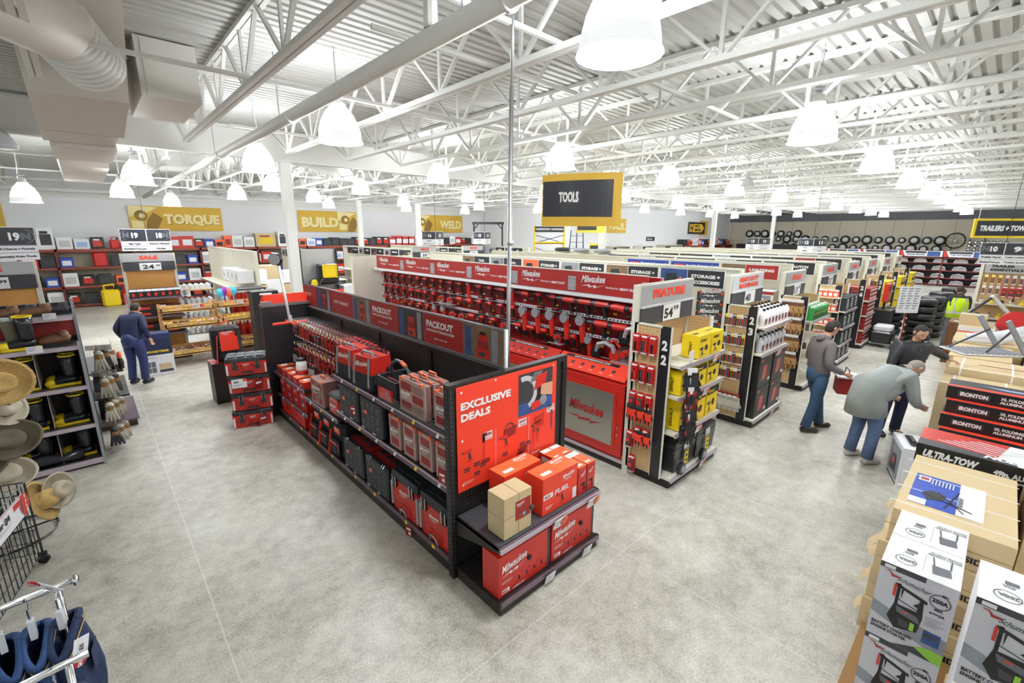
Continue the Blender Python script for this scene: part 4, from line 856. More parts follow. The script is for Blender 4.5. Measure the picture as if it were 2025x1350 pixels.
pat = [[2, 2, 6, 6, 6, 0, 5, 2, 7, 6, 0, 0, 7, 0, 0, 5, 5, 0, 0, 5, 5, 0, 0, 5], [4, 6, 6, 1, 1, 1, 1, 1, 5, 5, 5, 0, 2, 2, 3, 3, 5, 5, 6, 6, 5, 5, 0, 0], [3, 4, 1, 5, 3, 0, 6, 6, 3, 0, 5, 2, 3, 3, 1, 1, 0, 0, 5, 5, 7, 7, 0, 0], [5]*14]
for r, (z, ya, n) in enumerate(((2.12, 3.15, 24), (1.84, 3.15, 24), (1.56, 3.3, 23), (1.32, 6.4, 13))):
    y = ya; yb = TY1-.15
    for k in range(n):
        kd = pat[r][k]; yy = ya+(yb-ya)*((k+.0)/(n-.5))
        sc = 1.25 if (r == 0 and k < 5) or (r == 1 and k < 8) or (r == 2 and k < 2) else .95
        if r == 2 and k in (0, 1): sc = 1.2
        place(TOOLS[kd], (5.19, yy, z-.01), '%s on the tool wall, %s rail, %s from near end' % (TN[kd], RN[r], nth(k)), rz=-math.pi/2, scale=sc, group='power tools hung on the red wall')
pt_ = MB()
for r, z in enumerate((1.9, 1.62, 1.4)):
    for k in range(20): y = 3.2+k*.36+r*.1; pt_.face([(5.296, y+.06, z), (5.296, y, z), (5.296, y, z+.028), (5.296, y+.06, z+.028)], 'yellow' if k % 3 else 'paper')
W(pt_, 'price_tag')
cm_ = MB().box((4.55, 10.4, 0), (6.1, 10.45, 2.45), 'cream').box((4.53, 10.38, 0), (4.58, 10.47, 2.47), 'cream').box((6.06, 10.38, 0), (6.12, 10.47, 2.47), 'cream'); W(cm_, 'far_end_panel')
# ---------------------------------------------------------------- endcaps and aisle gondolas
def row_gondola(x0, x1, y0, y1, z, words, label, heads=None):
    """cream double-sided gondola along y with header boards facing -x"""
    t = empty('aisle_gondola', ((x0+x1)/2, y0, 0), label, 'gondola'); cx = (x0+x1)/2; o = (-cx, -y0, 0)
    def B(mb, n, par=t): mb.shift(o); return mb.build(n, par)
    B(MB().box((x0+.05, y0, 0), (x1-.05, y1, .13), 'kick').box((x0, y0, .13), (x1, y1, .16), 'cream'), 'base')
    B(MB().box((cx-.03, y0, .16), (cx+.03, y1, z), 'cream_peg').box((cx-.05, y0, z-.02), (cx+.05, y1, z+.01), 'cream'), 'back_panel')
    up = MB(); n = int((y1-y0)/1.2)
    for k in range(n+1): yy = y0+k*(y1-y0)/n; up.box((cx-.045, yy-.02, .16), (cx+.045, yy+.02, z+.01), 'cream')
    B(up, 'upright')
    for zz in (.55, .95, 1.35): B(MB().box((x0+.12, y0+.02, zz-.03), (x1-.12, y1, zz), 'cream').box((x0+.1, y0+.02, zz-.05), (x0+.12, y1, zz), 'rail_light').box((x1-.12, y0+.02, zz-.05), (x1-.1, y1, zz), 'rail_light'), 'shelf')
    if words:
        for k, (txt, bg, pic, fg) in enumerate(words):
            ya = y0+.12+k*1.2; hz = .3; f = FR((x0+.28, ya+1.16, z-hz-.02), (0, -1, 0), (0, 0, 1)); fl = FR(V3(f[0])+V3(o), f[1], f[2])
            hb = MB().box((x0+.28, ya, z-hz-.02), (x0+.3, ya+1.16, z-.02), 'paper')
            if pic: hb.rect(f, .01, .01, .5, hz-.02, pic, .002).poly(f, [(.1, .05), (.35, .1), (.3, .22), (.12, .2)], 'caseblack', .003).poly(f, [(.22, .04), (.42, .08), (.4, .16)], 'orange', .004); hb.rect(f, .52, .01, .63, hz-.02, bg, .002)
            else: hb.rect(f, .01, .01, 1.14, hz-.02, bg, .002); hb.rect(f, .05, .04, .9, .06, 'black', .003)
            p = B(hb, 'header_board'); q = MB(); L = txt.split('/')
            if pic:
                for i, tx in enumerate(L): q.text(fl, tx, .835, hz*.52-i*.1, .06, fg, w=min(.5, .06*len(tx)), align='c', off=.004, bold=.05)
            else:
                for i, tx in enumerate(L): q.text(fl, tx, .1+.3*i, hz*.55, .07, ('brightred' if i == 0 and len(L) > 1 else fg), w=min(.75, .05*len(tx)), off=.005, bold=.05)
            q.build('lettering', p)
    return t
def endcap(x0, x1, z, price, head, label, no='', y0=2.3, y1=2.9, shelves=(.69, 1.15, 1.53), headcol='silver', wing='tan_peg_y', pz=.23, kick='black'):
    t = empty('endcap_display', ((x0+x1)/2, y0, 0), label, 'endcap'); cx = (x0+x1)/2; o = (-cx, -y0, 0)
    def B(mb, n, par=t, **k): mb.shift(o); return mb.build(n, par, **k)
    B(MB().box((x0, y0+.02, 0), (x1, y1, .1), kick).box((x0, y0, .1), (x1, y1, .13), 'cream').box((x0, y0-.015, .08), (x1, y0, .13), 'rail_light'), 'base')
    B(MB().box((x0-.04, y1-.03, 0), (x0+.03, y1+.05, z), 'cream').box((x1-.03, y1-.03, 0), (x1+.04, y1+.05, z), 'cream').box((x0+.03, y1, z-.06), (x1-.03, y1+.04, z), 'cream'), 'upright')
    B(MB().box((x0+.03, y1, .13), (x1-.03, y1+.03, z-.4), 'tan_peg'), 'back_panel')
    for zz in shelves: B(MB().box((x0+.04, y0+.02, zz-.03), (x1-.04, y1, zz), 'cream').box((x0+.04, y0, zz-.045), (x1-.04, y0+.02, zz+.005), 'rail_light'), 'shelf')
    hb = MB().box((x0, y1-.05, z-.26), (x1, y1-.02, z-.01), headcol).box((x0, y1-.06, z-.5), (x1, y1-.03, z-.27), 'darkgrey').box((x0-.01, y1-.07, z-.28), (x1+.01, y1-.02, z-.26), 'lightgrey')
    h = B(hb, 'header_sign'); f = FR((x0-cx, y1-.05-y0, z-.26), (1, 0, 0), (0, 0, 1)); f2 = FR((x0-cx, y1-.06-y0, z-.5), (1, 0, 0), (0, 0, 1)); W_ = x1-x0
    q = MB()
    hw = head.split('/')
    for i, tx in enumerate(hw): q.text(f, tx, W_*.5, (.08 if len(hw) == 1 else .135-.1*i), .11 if len(hw) == 1 else .08, 'brightred', w=W_*(.62 if len(tx) > 4 else .46), align='c', bold=.06, off=.004)
    q.build('lettering', h)
    if price:
        p = MB().rect(f2, W_*.38, .01, W_*.34, .21, 'white', .008); a, c = price; p.text(f2, a, W_*.4, .04, .13, 'black', w=W_*.17, bold=.03, off=.011).text(f2, c, W_*.58, .12, .07, 'black', w=W_*.1, bold=.01, off=.011); p.build('price_card', h)
    if no:
        B(MB().box((x0-.03, y0+.26, .13), (x0-.01, y1, z-.46), wing).box((x0-.04, y0+.24, z-.46), (x0, y1, z-.44), 'cream').box((x0-.04, y1-.05, .1), (x0, y1, z-.44), 'cream'), 'side_wing')
        st = B(MB().box((x0-.035, y0+.13, .1), (x0-.012, y0+.26, z-.44), 'blacksatin').box((x0-.04, y0+.12, .1), (x0-.01, y0+.13, z-.44), 'cream').box((x0-.04, y0+.26, .1), (x0-.01, y0+.265, z-.44), 'cream'), 'number_strip')
        fs = FR((x0-.035-cx, .26, 0), (0, -1, 0), (0, 0, 1)); q = MB()
        for i, c in enumerate(no): q.text(fs, c, .065, z-.72-.17*i, .12, 'white', w=.07, align='c', bold=.05, off=.003)
        q.build('number_lettering', st)
        B(MB().box((x1+.0, y0+.26, 1.2), (x1+.02, y1, z-.5), wing).box((x1-.01, y0+.24, 1.2), (x1+.03, y0+.27, z-.48), 'white'), 'far_wing')
    return t
# small product makers
def yellow_box(w=.3, d=.22, h=.3, k=0):
    b = carton(w, d, h, 'yellow', top='dyellow'); F, T, L, R = frames(w, d, h)
    b.text(F, 'DEWALT', w*.08, h*.72, h*.13, 'black', w=w*.55, off=.003); b.text(L, 'DEWALT', d*.6, h*.12, h*.12, 'black', w=h*.6, rot=1.57, off=.003); b.text(T, 'DEWALT', w*.1, d*.4, d*.2, 'black', w=w*.6, off=.003)
    b.disc(F, w*.62, h*.42, w*.13, 'black', .003); b.disc(F, w*.62, h*.42, w*.06, 'darkgrey', .004); pic_drill(b, F, w*.12, h*.14, h*.35, 'black', 'darkgrey')
    if k: b.rect(F, 0, h*.75, w, h*.25, 'black', .002); b.text(F, 'DEWALT', w*.1, h*.8, h*.1, 'yellow', w=w*.6, off=.005)
    lines(b, F, w*.1, h*.12, w*.5, 2, 'black'); b.rect(R, d*.2, h*.1, d*.6, h*.5, 'black'); return b
yb = [yellow_box(k=k).build('product_carton', cat='box') for k in (0, 1)]
def wheeled_box():
    t = empty('rolling_tool_chest', cat='tool chest'); MB().taper((-.27, .02, .03), (.27, .42, .34), 'blacksatin', 1.08).build('body', t); MB().rbox((-.3, 0, .34), (.3, .45, .43), 'blacksatin', .02).build('lid', t)
    MB().rbox((-.07, -.02, .3), (.07, .0, .4), 'lightgrey', .01).build('latch', t); F = FR((-.05, .0, .08), (1, 0, 0), (0, 0, 1)); g = MB().rect(F, .0, .0, .1, .17, 'yellow', .02); g.rect(F, .025, .03, .05, .04, 'black', .023).rect(F, .025, .1, .05, .04, 'black', .023).text(F, 'DEWALT', -.02, .19, .02, 'yellow', w=.14, off=.02); g.build('badge', t)
    for sx in (-1,): MB().lathe((sx*.2, -.03, .085), [(.085, 0), (.085, .05), (.05, .055)], 'rubber', 16, axis=(0, -1, 0)).lathe((sx*.2, -.085, .085), [(.045, 0), (.03, .01)], 'grey', 10, axis=(0, -1, 0)).build('wheel', t)
    MB().tube([(.28, .1, .36), (.33, .1, .4), (.33, .35, .4), (.28, .35, .36)], .012, 'blacksatin', 6).build('side_handle', t); return t
wb = wheeled_box()
def jug(kind=0):
    t = empty('jug' if kind == 0 else 'spray_bottle', cat='bottle'); c = 'white' if kind == 0 else 'plasticwhite'
    MB().lathe((0, .07, 0), [(.055, 0), (.06, .02), (.06, .17), (.05, .2), (.02, .235), (.018, .25)], c, 12, sy=.8).build('bottle', t, True)
    MB().lathe((0, .07, .25), [(.022, 0), (.022, .03)], 'black', 8).build('cap', t); MB().face([(-.035, .018, .04), (.035, .018, .04), (.035, .018, .13), (-.035, .018, .13)], 'signred').face([(-.028, .017, .07), (.028, .017, .07), (.028, .017, .12), (-.028, .017, .12)], 'darkgrey').build('front_label', t); return t
jg = [jug(0), jug(1)]
endcap(4.74, 6.02, 2.42, ('54', '99'), 'FEATURE', 'cream pegboard endcap with FEATURE sign and yellow cartons', '22')
FTS = [((4.98, 1.56, 0), (5.38, 1.56, 0), (5.74, 1.56, 0)), ((5.0, 1.18, 0), (5.34, 1.18, 1), (5.7, 1.18, 1)), ((5.05, .72, 0), (5.4, .72, 1), (5.76, .72, 1))]
for r, row in enumerate(FTS):
    for i, (x, z, k) in enumerate(row):
        if r == 0 and i == 0: continue
        place(yb[k], (x, 2.33, z-.02+.0), 'yellow and black tool carton on the %s shelf under FEATURE, %s from the numbered wing' % (('top', 'middle', 'lower')[r], nth(i)), scale=(1.05, 1, (.92, .95, 1.25)[r]))
for i, x in enumerate((5.14, 5.72)): place(wb, (x, 2.33, .13), 'black rolling tool chest with yellow badge on the endcap base, %s' % ('by the numbered wing', 'at the outer corner')[i], scale=.94)
gb = make_gloves('soft_black', 'soft_black', 1.1, 'white'); gr_ = make_gloves('soft_black', 'deepred', 1.1, 'white')
gs = MB().tube([(0, 0, 0), (0, 0, 1.0)], .006, 'chrome', 5).box((-.05, -.01, .95), (.05, 0, 1.08), 'paper').build('clip_strip', label='clip strip holding black gloves in front of the yellow cartons', cat='clip strip'); gs.location = (4.93, 2.28, .62)
for i in range(7): place(gr_ if i in (2, 3, 5) else gb, (4.93+.03*(i % 2), 2.25-.01*(i % 3), 1.5-.11*i), '%s glove pair on the clip strip, %s from the top' % ('red-striped black' if i in (2, 3, 5) else 'plain black', nth(i)), rz=.3*(i % 3-1)-.4, group='gloves on the clip strip')
# red cards and gloves on the wing (face -x, on x=4.71)
rg = make_gloves('brightred', 'soft_black', .9, 'signred')
n = 0
for r, (z, ks) in enumerate(((1.86, (0, 2, 0)), (1.5, (1, 2, 2)), (1.14, (3, 3, 0)), (.92, (9, 9, 9)), (.62, (3, 9, 9)), (.3, (3,)))):
    for i, k in enumerate(ks):
        y = 2.84-.11*i-(.05 if len(ks) == 1 else 0); j = 'on the FEATURE endcap wing, %s row down, %s from post' % (nth(r), nth(i))
        for dd in range(2):
            jj = j+(', outer', ', inner')[dd]
            if k == 9:
                if dd == 0: place(rg, (4.66, y, z+.08), 'red work glove pair '+j, rz=-math.pi/2, group='gloves on the endcap wing')
            else: place(cards[k], (4.65+.03*dd, y, z), 'red carded tool '+jj, rz=-math.pi/2, group='red cards on the endcap wing')
tagcard((5.6, 2.27, 1.5), .13, .09, 'white price card on the top shelf rail under FEATURE'); tagcard((5.4, 2.27, 1.1), .13, .09, 'white price card on the middle shelf rail under FEATURE')
tagcard((5.3, 2.27, .63), .13, .09, 'white price card on the lower shelf rail under FEATURE'); tagcard((5.5, 2.26, .09), .12, .09, 'white price card on the base rail under FEATURE')
# endcap 23
endcap(7.36, 8.66, 2.38, ('40', ''), 'HEAVY-DUTY/SAVINGS', 'cream endcap with HEAVY-DUTY SAVINGS sign and white jugs', '23', shelves=(1.2, 1.62), headcol='lightgrey')
for r in range(3):
    for i in range(8): place(jg[0], (7.5+.15*i, 2.33+.14*r, 1.62), 'white jug on the top shelf under HEAVY-DUTY, %s from the wing, %s row' % (nth(i), ('front', 'middle', 'rear')[r]), group='white jugs on the savings endcap')
for r in range(2):
    for i in range(7): place(jg[1], (7.52+.17*i, 2.33+.18*r, 1.2), 'pale bottle on the second shelf under HEAVY-DUTY, %s from the wing, %s row' % (nth(i), ('front', 'rear')[r]), group='pale bottles on the savings endcap')
bx = carton(.55, .45, .5, 'black'); F_, T_, L_, R_ = frames(.55, .45, .5)
bx.rect(F_, .05, .06, .4, .33, 'photo_dark').poly(F_, [(.14, .1), (.3, .12), (.34, .34), (.18, .34)], 'cabred', .003).rect(F_, .06, .42, .1, .04, 'cabred', .003).rect(F_, .42, .06, .1, .05, 'paper', .003).poly(F_, [(.35, .1), (.42, .12), (.4, .3), (.36, .3)], 'deepred', .003); bx.rect(L_, .05, .4, .1, .05, 'cabred').rect(L_, .2, .1, .1, .25, 'grey')
bx = bx.build('product_carton', cat='box')
for i, (x, z) in enumerate(((7.7, .13), (8.32, .13), (7.7, .64), (8.32, .64))): place(bx, (x, 2.33, z), 'black shrink-wrapped carton with red picture, %s' % ('lower by the 23 wing', 'lower outer one', 'upper by the 23 wing', 'upper outer one')[i])
tagcard((8.2, 2.27, 1.57), .13, .09, 'white price card on the top rail under HEAVY-DUTY'); tagcard((8.05, 2.27, 1.14), .13, .09, 'white price card on the second rail under HEAVY-DUTY'); tagcard((8.1, 2.26, .09), .13, .09, 'white price card on the base rail under HEAVY-DUTY')
cy = [make_card(.055, .2, 2, c) for c in ('yellow', 'paper', 'darkgrey')]; wg = make_gloves('cottonwhite', 'cottongrey', 1.0, 'signred')
for r, z in enumerate((1.8, 1.5, 1.2, .95)):
    for i in range(6): place(cy[(i+r) % 3], (7.28, 2.85-.055*i, z), 'small carded tool on the 23 wing, %s row, %s from the post' % (nth(r), nth(i)), rz=-math.pi/2, group='small cards on the savings wing')
for i in range(4): place(wg, (7.28, 2.82-.08*i, .52), 'pale work gloves at the foot of the 23 wing, %s from the post' % nth(i), rz=-math.pi/2, scale=1.1, group='gloves at the foot of the savings wing')
# the further endcaps
bg_ = make_gloves('tanleather', 'leather', 1.3, 'white')
endcap(9.95, 11.15, 2.3, ('13', '99'), 'SALE', 'cream endcap with SALE sign, brown gloves and green cartons', '24', shelves=(.6, 1.0, 1.4))
for r in range(4):
    for i in range(4): place(bg_, (9.87, 2.84-.095*i, 1.8-.34*r), 'brown leather work gloves on the 24 wing, %s row, %s from the post' % (nth(r), nth(i)), rz=-math.pi/2, group='brown gloves on the wing')
gc = carton(.11, .11, .24, 'green'); gc.rect(FR((-.055, 0, 0), (1, 0, 0), (0, 0, 1)), .01, .02, .09, .16, 'black', .002).rect(FR((-.055, 0, 0), (1, 0, 0), (0, 0, 1)), .03, .1, .05, .05, 'limegreen', .003); gc.box((-.03, .03, .24), (.03, .08, .27), 'white'); gc = gc.build('cleaner_bottle', cat='bottle')
for r in range(2):
    for i in range(8): place(gc, (10.08+.13*i, 2.33+.15*r, 1.4), 'green and black bottle on the 24 endcap top shelf, %s from the wing, %s row' % (nth(i), ('front', 'rear')[r]), group='green bottles on the sale endcap')
dk = carton(.3, .3, .3, 'caseblack'); dk.rect(FR((-.15, 0, 0), (1, 0, 0), (0, 0, 1)), .04, .05, .22, .16, 'photo_grey', .002).rect(FR((-.15, 0, 0), (1, 0, 0), (0, 0, 1)), .05, .23, .12, .04, 'white', .003); dk = dk.build('product_carton', cat='box')
oj = MB().lathe((0, .06, 0), [(.055, 0), (.055, .13), (.045, .14)], 'orange', 10).lathe((0, .06, .14), [(.05, 0), (.05, .03)], 'white', 10).face([(-.035, .004, .03), (.035, .004, .03), (.035, .004, .1), (-.035, .004, .1)], 'white').build('orange_tub', cat='tub')
yl = carton(.36, .3, .34, 'yellow'); yl.rect(FR((-.18, 0, 0), (1, 0, 0), (0, 0, 1)), .04, .05, .28, .1, 'black', .002).poly(FR((-.18, 0, 0), (1, 0, 0), (0, 0, 1)), [(.1, .18), (.26, .2), (.2, .3)], 'black', .002); yl = yl.build('product_carton', cat='box')
rd_ = MB().box((-.12, 0, 0), (.12, .24, .1), 'deepred').rect(FR((-.12, 0, 0), (1, 0, 0), (0, 0, 1)), .03, .03, .18, .04, 'paper', .002).build('product_carton', cat='box')
specs = [(12.5, 13.75, 2.33, ('21', '99'), '25', 'dark'), (15.05, 16.2, 2.3, ('19', '99'), '26', 'red'), (17.6, 18.75, 2.28, ('9', '99'), '27', 'yellow'), (20.1, 21.2, 2.25, ('29', '99'), '28', 'yellow'), (22.6, 23.7, 2.25, ('5', '99'), '29', 'yellow')]
for x0, x1, z, pr, no, kd in specs:
    endcap(x0, x1, z, pr, 'SALE', 'cream SALE endcap numbered %s along the pallet aisle' % {'25': 'twenty-five', '26': 'twenty-six', '27': 'twenty-seven', '28': 'twenty-eight', '29': 'twenty-nine'}[no], no, shelves=(.5, .9, 1.3))
    pk = {'dark': dk, 'red': rd_, 'yellow': yl}[kd]
    for r, zz in enumerate((.13, .5, .9, 1.3)):
        for i in range(3 if kd != 'red' else 4):
            for lv in range(1 if kd != 'red' else 3):
                place(pk, (x0+.25+i*(x1-x0-.45)/(2 if kd != 'red' else 3), 2.33, zz+lv*.11), '%s carton on SALE endcap %s, shelf %s, %s from its wing%s' % ({'dark': 'dark', 'red': 'flat dark red', 'yellow': 'yellow'}[kd], {'25': 'twenty-five', '26': 'twenty-six', '27': 'twenty-seven', '28': 'twenty-eight', '29': 'twenty-nine'}[no], nth(r), nth(i), '' if kd != 'red' else (', bottom', ', middle', ', top')[lv]), group='cartons on the far sale endcaps')
    for r in range(5):
        for i in range(4):
            w_ = {'25': 'twenty-five', '26': 'twenty-six', '27': 'twenty-seven', '28': 'twenty-eight', '29': 'twenty-nine'}[no]
            if kd == 'dark': place(oj, (x0-.13, 2.82-.1*i, 1.62-.32*r-.0), 'orange tub with white lid on wing %s, %s row, %s from the post' % (w_, nth(r), nth(i)), rz=-math.pi/2, group='orange tubs on the wing')
            else: place(cy[(i+r) % 3] if kd == 'yellow' else cards[(i+r) % 4], (x0-.06, 2.85-.08*i, 1.7-.3*r), 'carded tool on endcap wing %s, %s row, %s from the post' % (w_, nth(r), nth(i)), rz=-math.pi/2, scale=1.1, group='cards on the far endcap wings')
    if kd == 'dark':
        for r in range(5): b = MB().box((-.16, 0, -.02), (0, .45, 0), 'cream').build('wing_shelf', label='small cream shelf for orange tubs, %s from the top' % nth(r), cat='shelf'); b.location = (x0-.03, 2.42, 1.62-.32*r)
S_ = 'signblack'
row_gondola(7.36, 8.66, 2.98, 12.4, 2.44, [('STORAGE +/ACCESSORIES', S_, 'photo_blue', 'white'), ('STORAGE +/ACCESSORIES', S_, 'photo_brown', 'white'), ('STORAGE +/ACCESSORIES', S_, 'photo_grey', 'white'), ('STORAGE +/ACCESSORIES', S_, 'orange', 'white'), ('TOOL/STORAGE', S_, 'photo_grey', 'white'), ('TOOL/STORAGE', S_, 'photo_brown', 'white')], 'cream aisle gondola with STORAGE header boards behind the savings endcap')
row_gondola(9.95, 11.2, 2.98, 12.4, 2.42, [('LIGHTING', 'signred', 'photo_brown', 'white'), ('PRIME/Specialty Extension Cords', 'blue', None, 'white'), ('PRIME/Electrical Accessories', 'blue', None, 'white')], 'cream aisle gondola with LIGHTING and blue electrical header boards')
row_gondola(12.5, 13.75, 2.98, 12.4, 2.38, [('KLUTCH', 'black', 'photo_dark', 'white'), ('KLUTCH', 'black', 'photo_grey', 'white'), ('LIFETIME', 'black', None, 'yellow'), ('BOLTS', 'black', 'photo_grey', 'white'), ('LIFETIME', 'black', None, 'yellow')], 'cream aisle gondola with black picture boards, first past the blue boards')
row_gondola(15.05, 16.2, 2.98, 12.4, 2.38, [('KLUTCH', 'black', 'deepred', 'white'), ('KLUTCH', 'black', 'photo_dark', 'white'), ('HAND TOOLS', 'black', 'photo_grey', 'white'), ('LIFETIME', 'black', None, 'yellow'), ('TOOLS', 'black', 'photo_dark', 'white')], 'cream aisle gondola with a red and black first board, fourth row out')
row_gondola(17.6, 18.75, 2.98, 12.4, 2.36, [('TOOLS', 'black', 'photo_dark', 'white'), ('AIR TOOLS', 'black', 'photo_grey', 'white'), ('AIR TOOLS', 'black', 'photo_grey', 'white')], 'cream aisle gondola with AIR TOOLS boards, fifth row out')
row_gondola(20.1, 21.2, 2.98, 12.4, 2.36, [('TOOLS', 'black', 'photo_dark', 'white'), ('ABRASIVES', 'black', 'photo_grey', 'white')], 'cream aisle gondola with ABRASIVES board, sixth row out')
row_gondola(22.6, 23.7, 2.98, 12.4, 2.36, [('PARTS', 'black', 'photo_dark', 'white')], 'last cream aisle gondola before the tyre stacks')
# black cases and a lamp box on row tops
ocase = make_organizer(.5, .16, .3, 3, 1, 'brightred', 'black_parts_case', 'caseblack', 'caseblack')
for i in range(4): place(ocase, (7.66, 3.3, 1.38+.17*i-.0), 'black parts case stacked under the STORAGE board, %s from the bottom' % nth(i), rz=-math.pi/2)
lbx = carton(.55, .3, .5, 'paper'); F_ = FR((-.275, 0, 0), (1, 0, 0), (0, 0, 1)); lbx.rect(F_, .05, .06, .45, .34, 'photo_grey').disc(F_, .27, .24, .13, 'white', .003).disc(F_, .27, .24, .08, 'lightgrey', .004).rect(F_, .0, .42, .55, .06, 'signred', .003)
lbx = lbx.build('product_carton', label='white carton with round lamp picture under the LIGHTING board', cat='box'); lbx.location = (10.2, 3.4, 1.38); lbx.rotation_euler = (0, 0, -math.pi/2)
brown = carton(.3, .45, .28, 'kraft').build('brown_carton', cat='box'); whitec = carton(.34, .4, .3, 'paper', side='lightgrey').build('white_carton', cat='box')
for j, xx in enumerate((7.62, 10.2, 12.75, 15.3)):
    for i in range(9):
        for r, zz in enumerate((.16, .55, .95)):
            place((dk, brown, whitec, rd_, yl)[(i*2+r+j) % 5], (xx+.02, 3.4+i*.9, zz), 'carton standing on aisle row %s, %s level, %s from its endcap' % (nth(j), nth(r), nth(i)), rz=-math.pi/2, group='cartons on the aisle gondola shelves', scale=.95)
# stuff seen over the gondola tops
gr = empty('rope_coils', (12.9, 9.4, 2.39), 'grey coiled hoses lying on top of a cream gondola', 'hose'); 
for i in range(3): MB().lathe((0, i*.9, 0), [(.25, 0), (.3, .06), (.25, .12), (.18, .06)], 'grey' if i < 2 else 'black', 14).build('coil', gr, True)
# ---------------------------------------------------------------- boot rack
bk = empty('boot_shelf', (-1.2, 7.7, 0), 'black shelf unit full of rubber boots beside the hat stand', 'shelf')
def K(mb, name, par=bk): mb.shift((1.2, -7.7, 0)); return mb.build(name, par)
BX0, BX1 = -3.2, -.25
K(MB().box((BX0, 7.72, 0), (BX1, 8.3, .09), 'kick').box((BX0, 7.69, .03), (BX1, 7.72, .1), 'rail_light').box((BX0, 7.7, .09), (BX1, 8.3, .11), 'shelf_dark'), 'base')
K(MB().box((BX0, 8.28, .1), (BX1, 8.33, 2.1), 'black_peg_x').box((BX0, 8.26, 1.66), (BX1, 8.28, 1.95), 'deepred'), 'back_panel')
for z in (.57, 1.09, 1.61): K(MB().box((BX0, 7.72, z-.03), (BX1, 8.28, z), 'shelf_dark').box((BX0, 7.69, z-.045), (BX1, 7.72, z+.004), 'rail_light'), 'shelf')
K(MB().box((BX0, 8.02, 1.92), (BX1, 8.5, 1.95), 'silver').box((BX0, 7.99, 1.9), (BX1, 8.02, 1.955), 'rail_light'), 'top_shelf')
ups = MB().box((BX1, 7.68, 0), (BX1+.03, 7.76, 1.66), 'grey').box((BX1, 8.22, 0), (BX1+.03, 8.32, 2.15), 'grey').box((BX1-.005, 7.76, 0), (BX1+.01, 8.22, 1.6), 'black_peg')
K(ups, 'end_upright'); K(MB().box((-.62, 7.74, .6), (-.612, 8.28, 1.06), 'clear').box((-.66, 7.74, 1.12), (-.652, 8.28, 1.58), 'clear').box((-.62, 7.74, .11), (-.612, 8.28, .54), 'clear'), 'divider')
def make_boot(m='rubber', trim='yellow', h=.38, low=False, sole='yellow', toe=True, nm='rubber_boot'):
    t = empty(nm, cat='boot'); up = MB()
    if not low: up.tube([(.0, 0, h), (.0, 0, h*.75), (.005, 0, h*.4), (.0, 0, .1)], [.083, .078, .066, .06], m, 12)
    up.tube([(.07, 0, .06), (.03, 0, .075), (-.05, 0, .07), (-.13, 0, .055), (-.2, 0, .045), (-.235, 0, .04)], [.04, .055, .052, .05, .046, .02], m, 10)
    if low: up.tube([(.02, 0, .06), (.015, 0, .15)], [.055, .05], m, 10)
    up.build('upper', t, True)
    P = [(.085, -.034), (.085, .034), (.0, .04), (-.08, .038), (-.16, .046), (-.21, .036), (-.235, 0), (-.21, -.036), (-.16, -.046), (-.08, -.038), (0, -.04)]
    MB().poly(FR((0, 0, .03), (1, 0, 0), (0, 1, 0)), P[::-1], sole, 0, thick=-.0).poly(FR((0, 0, 0), (1, 0, 0), (0, 1, 0)), [(x, y) for x, y in P][::-1], sole, .03, thick=.03).build('sole', t)
    if trim: MB().tube([(0, 0, h-.004), (0, 0, h+.012)], .086, trim, 12, cap=False).build('top_trim', t)
    if toe and sole == 'yellow': MB().tube([(-.15, 0, .05), (-.2, 0, .045), (-.245, 0, .035)], [.053, .05, .02], 'yellow', 10).build('toe_cap', t, True)
    if low:
        q = MB()
        for k in range(4): q.tube([(-.03-.03*k, -.03, .115-.012*k), (-.03-.03*k, .03, .115-.012*k)], .004, 'orange', 4)
        q.build('laces', t)
    return t
rb = make_boot(); lb1 = make_boot('felt', None, .34, sole='black', toe=False, nm='work_boot'); sh1 = make_boot('leather', None, .16, True, 'black', False, 'work_shoe'); sh2 = make_boot('darkgrey', None, .16, True, 'black', False, 'work_shoe')
n = 0
for z, zn in ((.11, 'bottom'), (.57, 'second'), (1.09, 'third')):
    for i, x in enumerate((-.38, -.76, -1.16, -1.56, -2.0)):
        for j, y in enumerate((7.9, 8.12)): place(rb, (x, y, z), 'black rubber boot with yellow sole, %s shelf, %s pair from post, %s boot' % (zn, nth(i), ('front', 'rear')[j]), group='rubber boots on the shelves')
place(rb, (-.68, 7.86, 1.61), 'black rubber boot with yellow rim standing above the shelves', scale=1.05); place(lb1, (-.8, 7.98, 1.61), 'brown leather pull-on boot beside the tall rubber boot on top')
place(rb, (-1.5, 7.9, 1.61), 'black rubber boot on the top level beyond the frame'); place(sh1, (-.38, 7.95, 1.61), 'brown lace-up work shoe on the top level, front of the pair'); place(sh1, (-.4, 8.1, 1.61), 'brown lace-up work shoe on the top level, rear of the pair')
for i, x in enumerate((-.33, -.5, -.62, -.78, -.95, -1.15)): place((sh2, sh1)[i % 2], (x, 8.25-.04*(i % 2), 1.955), 'work shoe on the raised rear shelf, %s from the post' % nth(i), rz=.2*(i % 3-1))
MB().tube([(-1.0, 7.8, .16), (-.8, 7.76, .2), (-.6, 7.78, .17), (-.42, 7.8, .18)], [.06, .07, .055, .075], 'rubber', 10).build('fallen_wader', smooth=True, label='black rubber wader lying across the bottom shelf', cat='boot')
tagcard((-.62, 7.66, 1.63), .14, .09, 'white price card in front of the tall rubber boot', red=False); tagcard((-.85, 7.98, 1.96), .12, .08, 'white price card on the raised shelf by the frame', red=False); tagcard((-.45, 7.98, 1.97), .12, .08, 'white price card on the raised shelf before brown shoes', red=False)
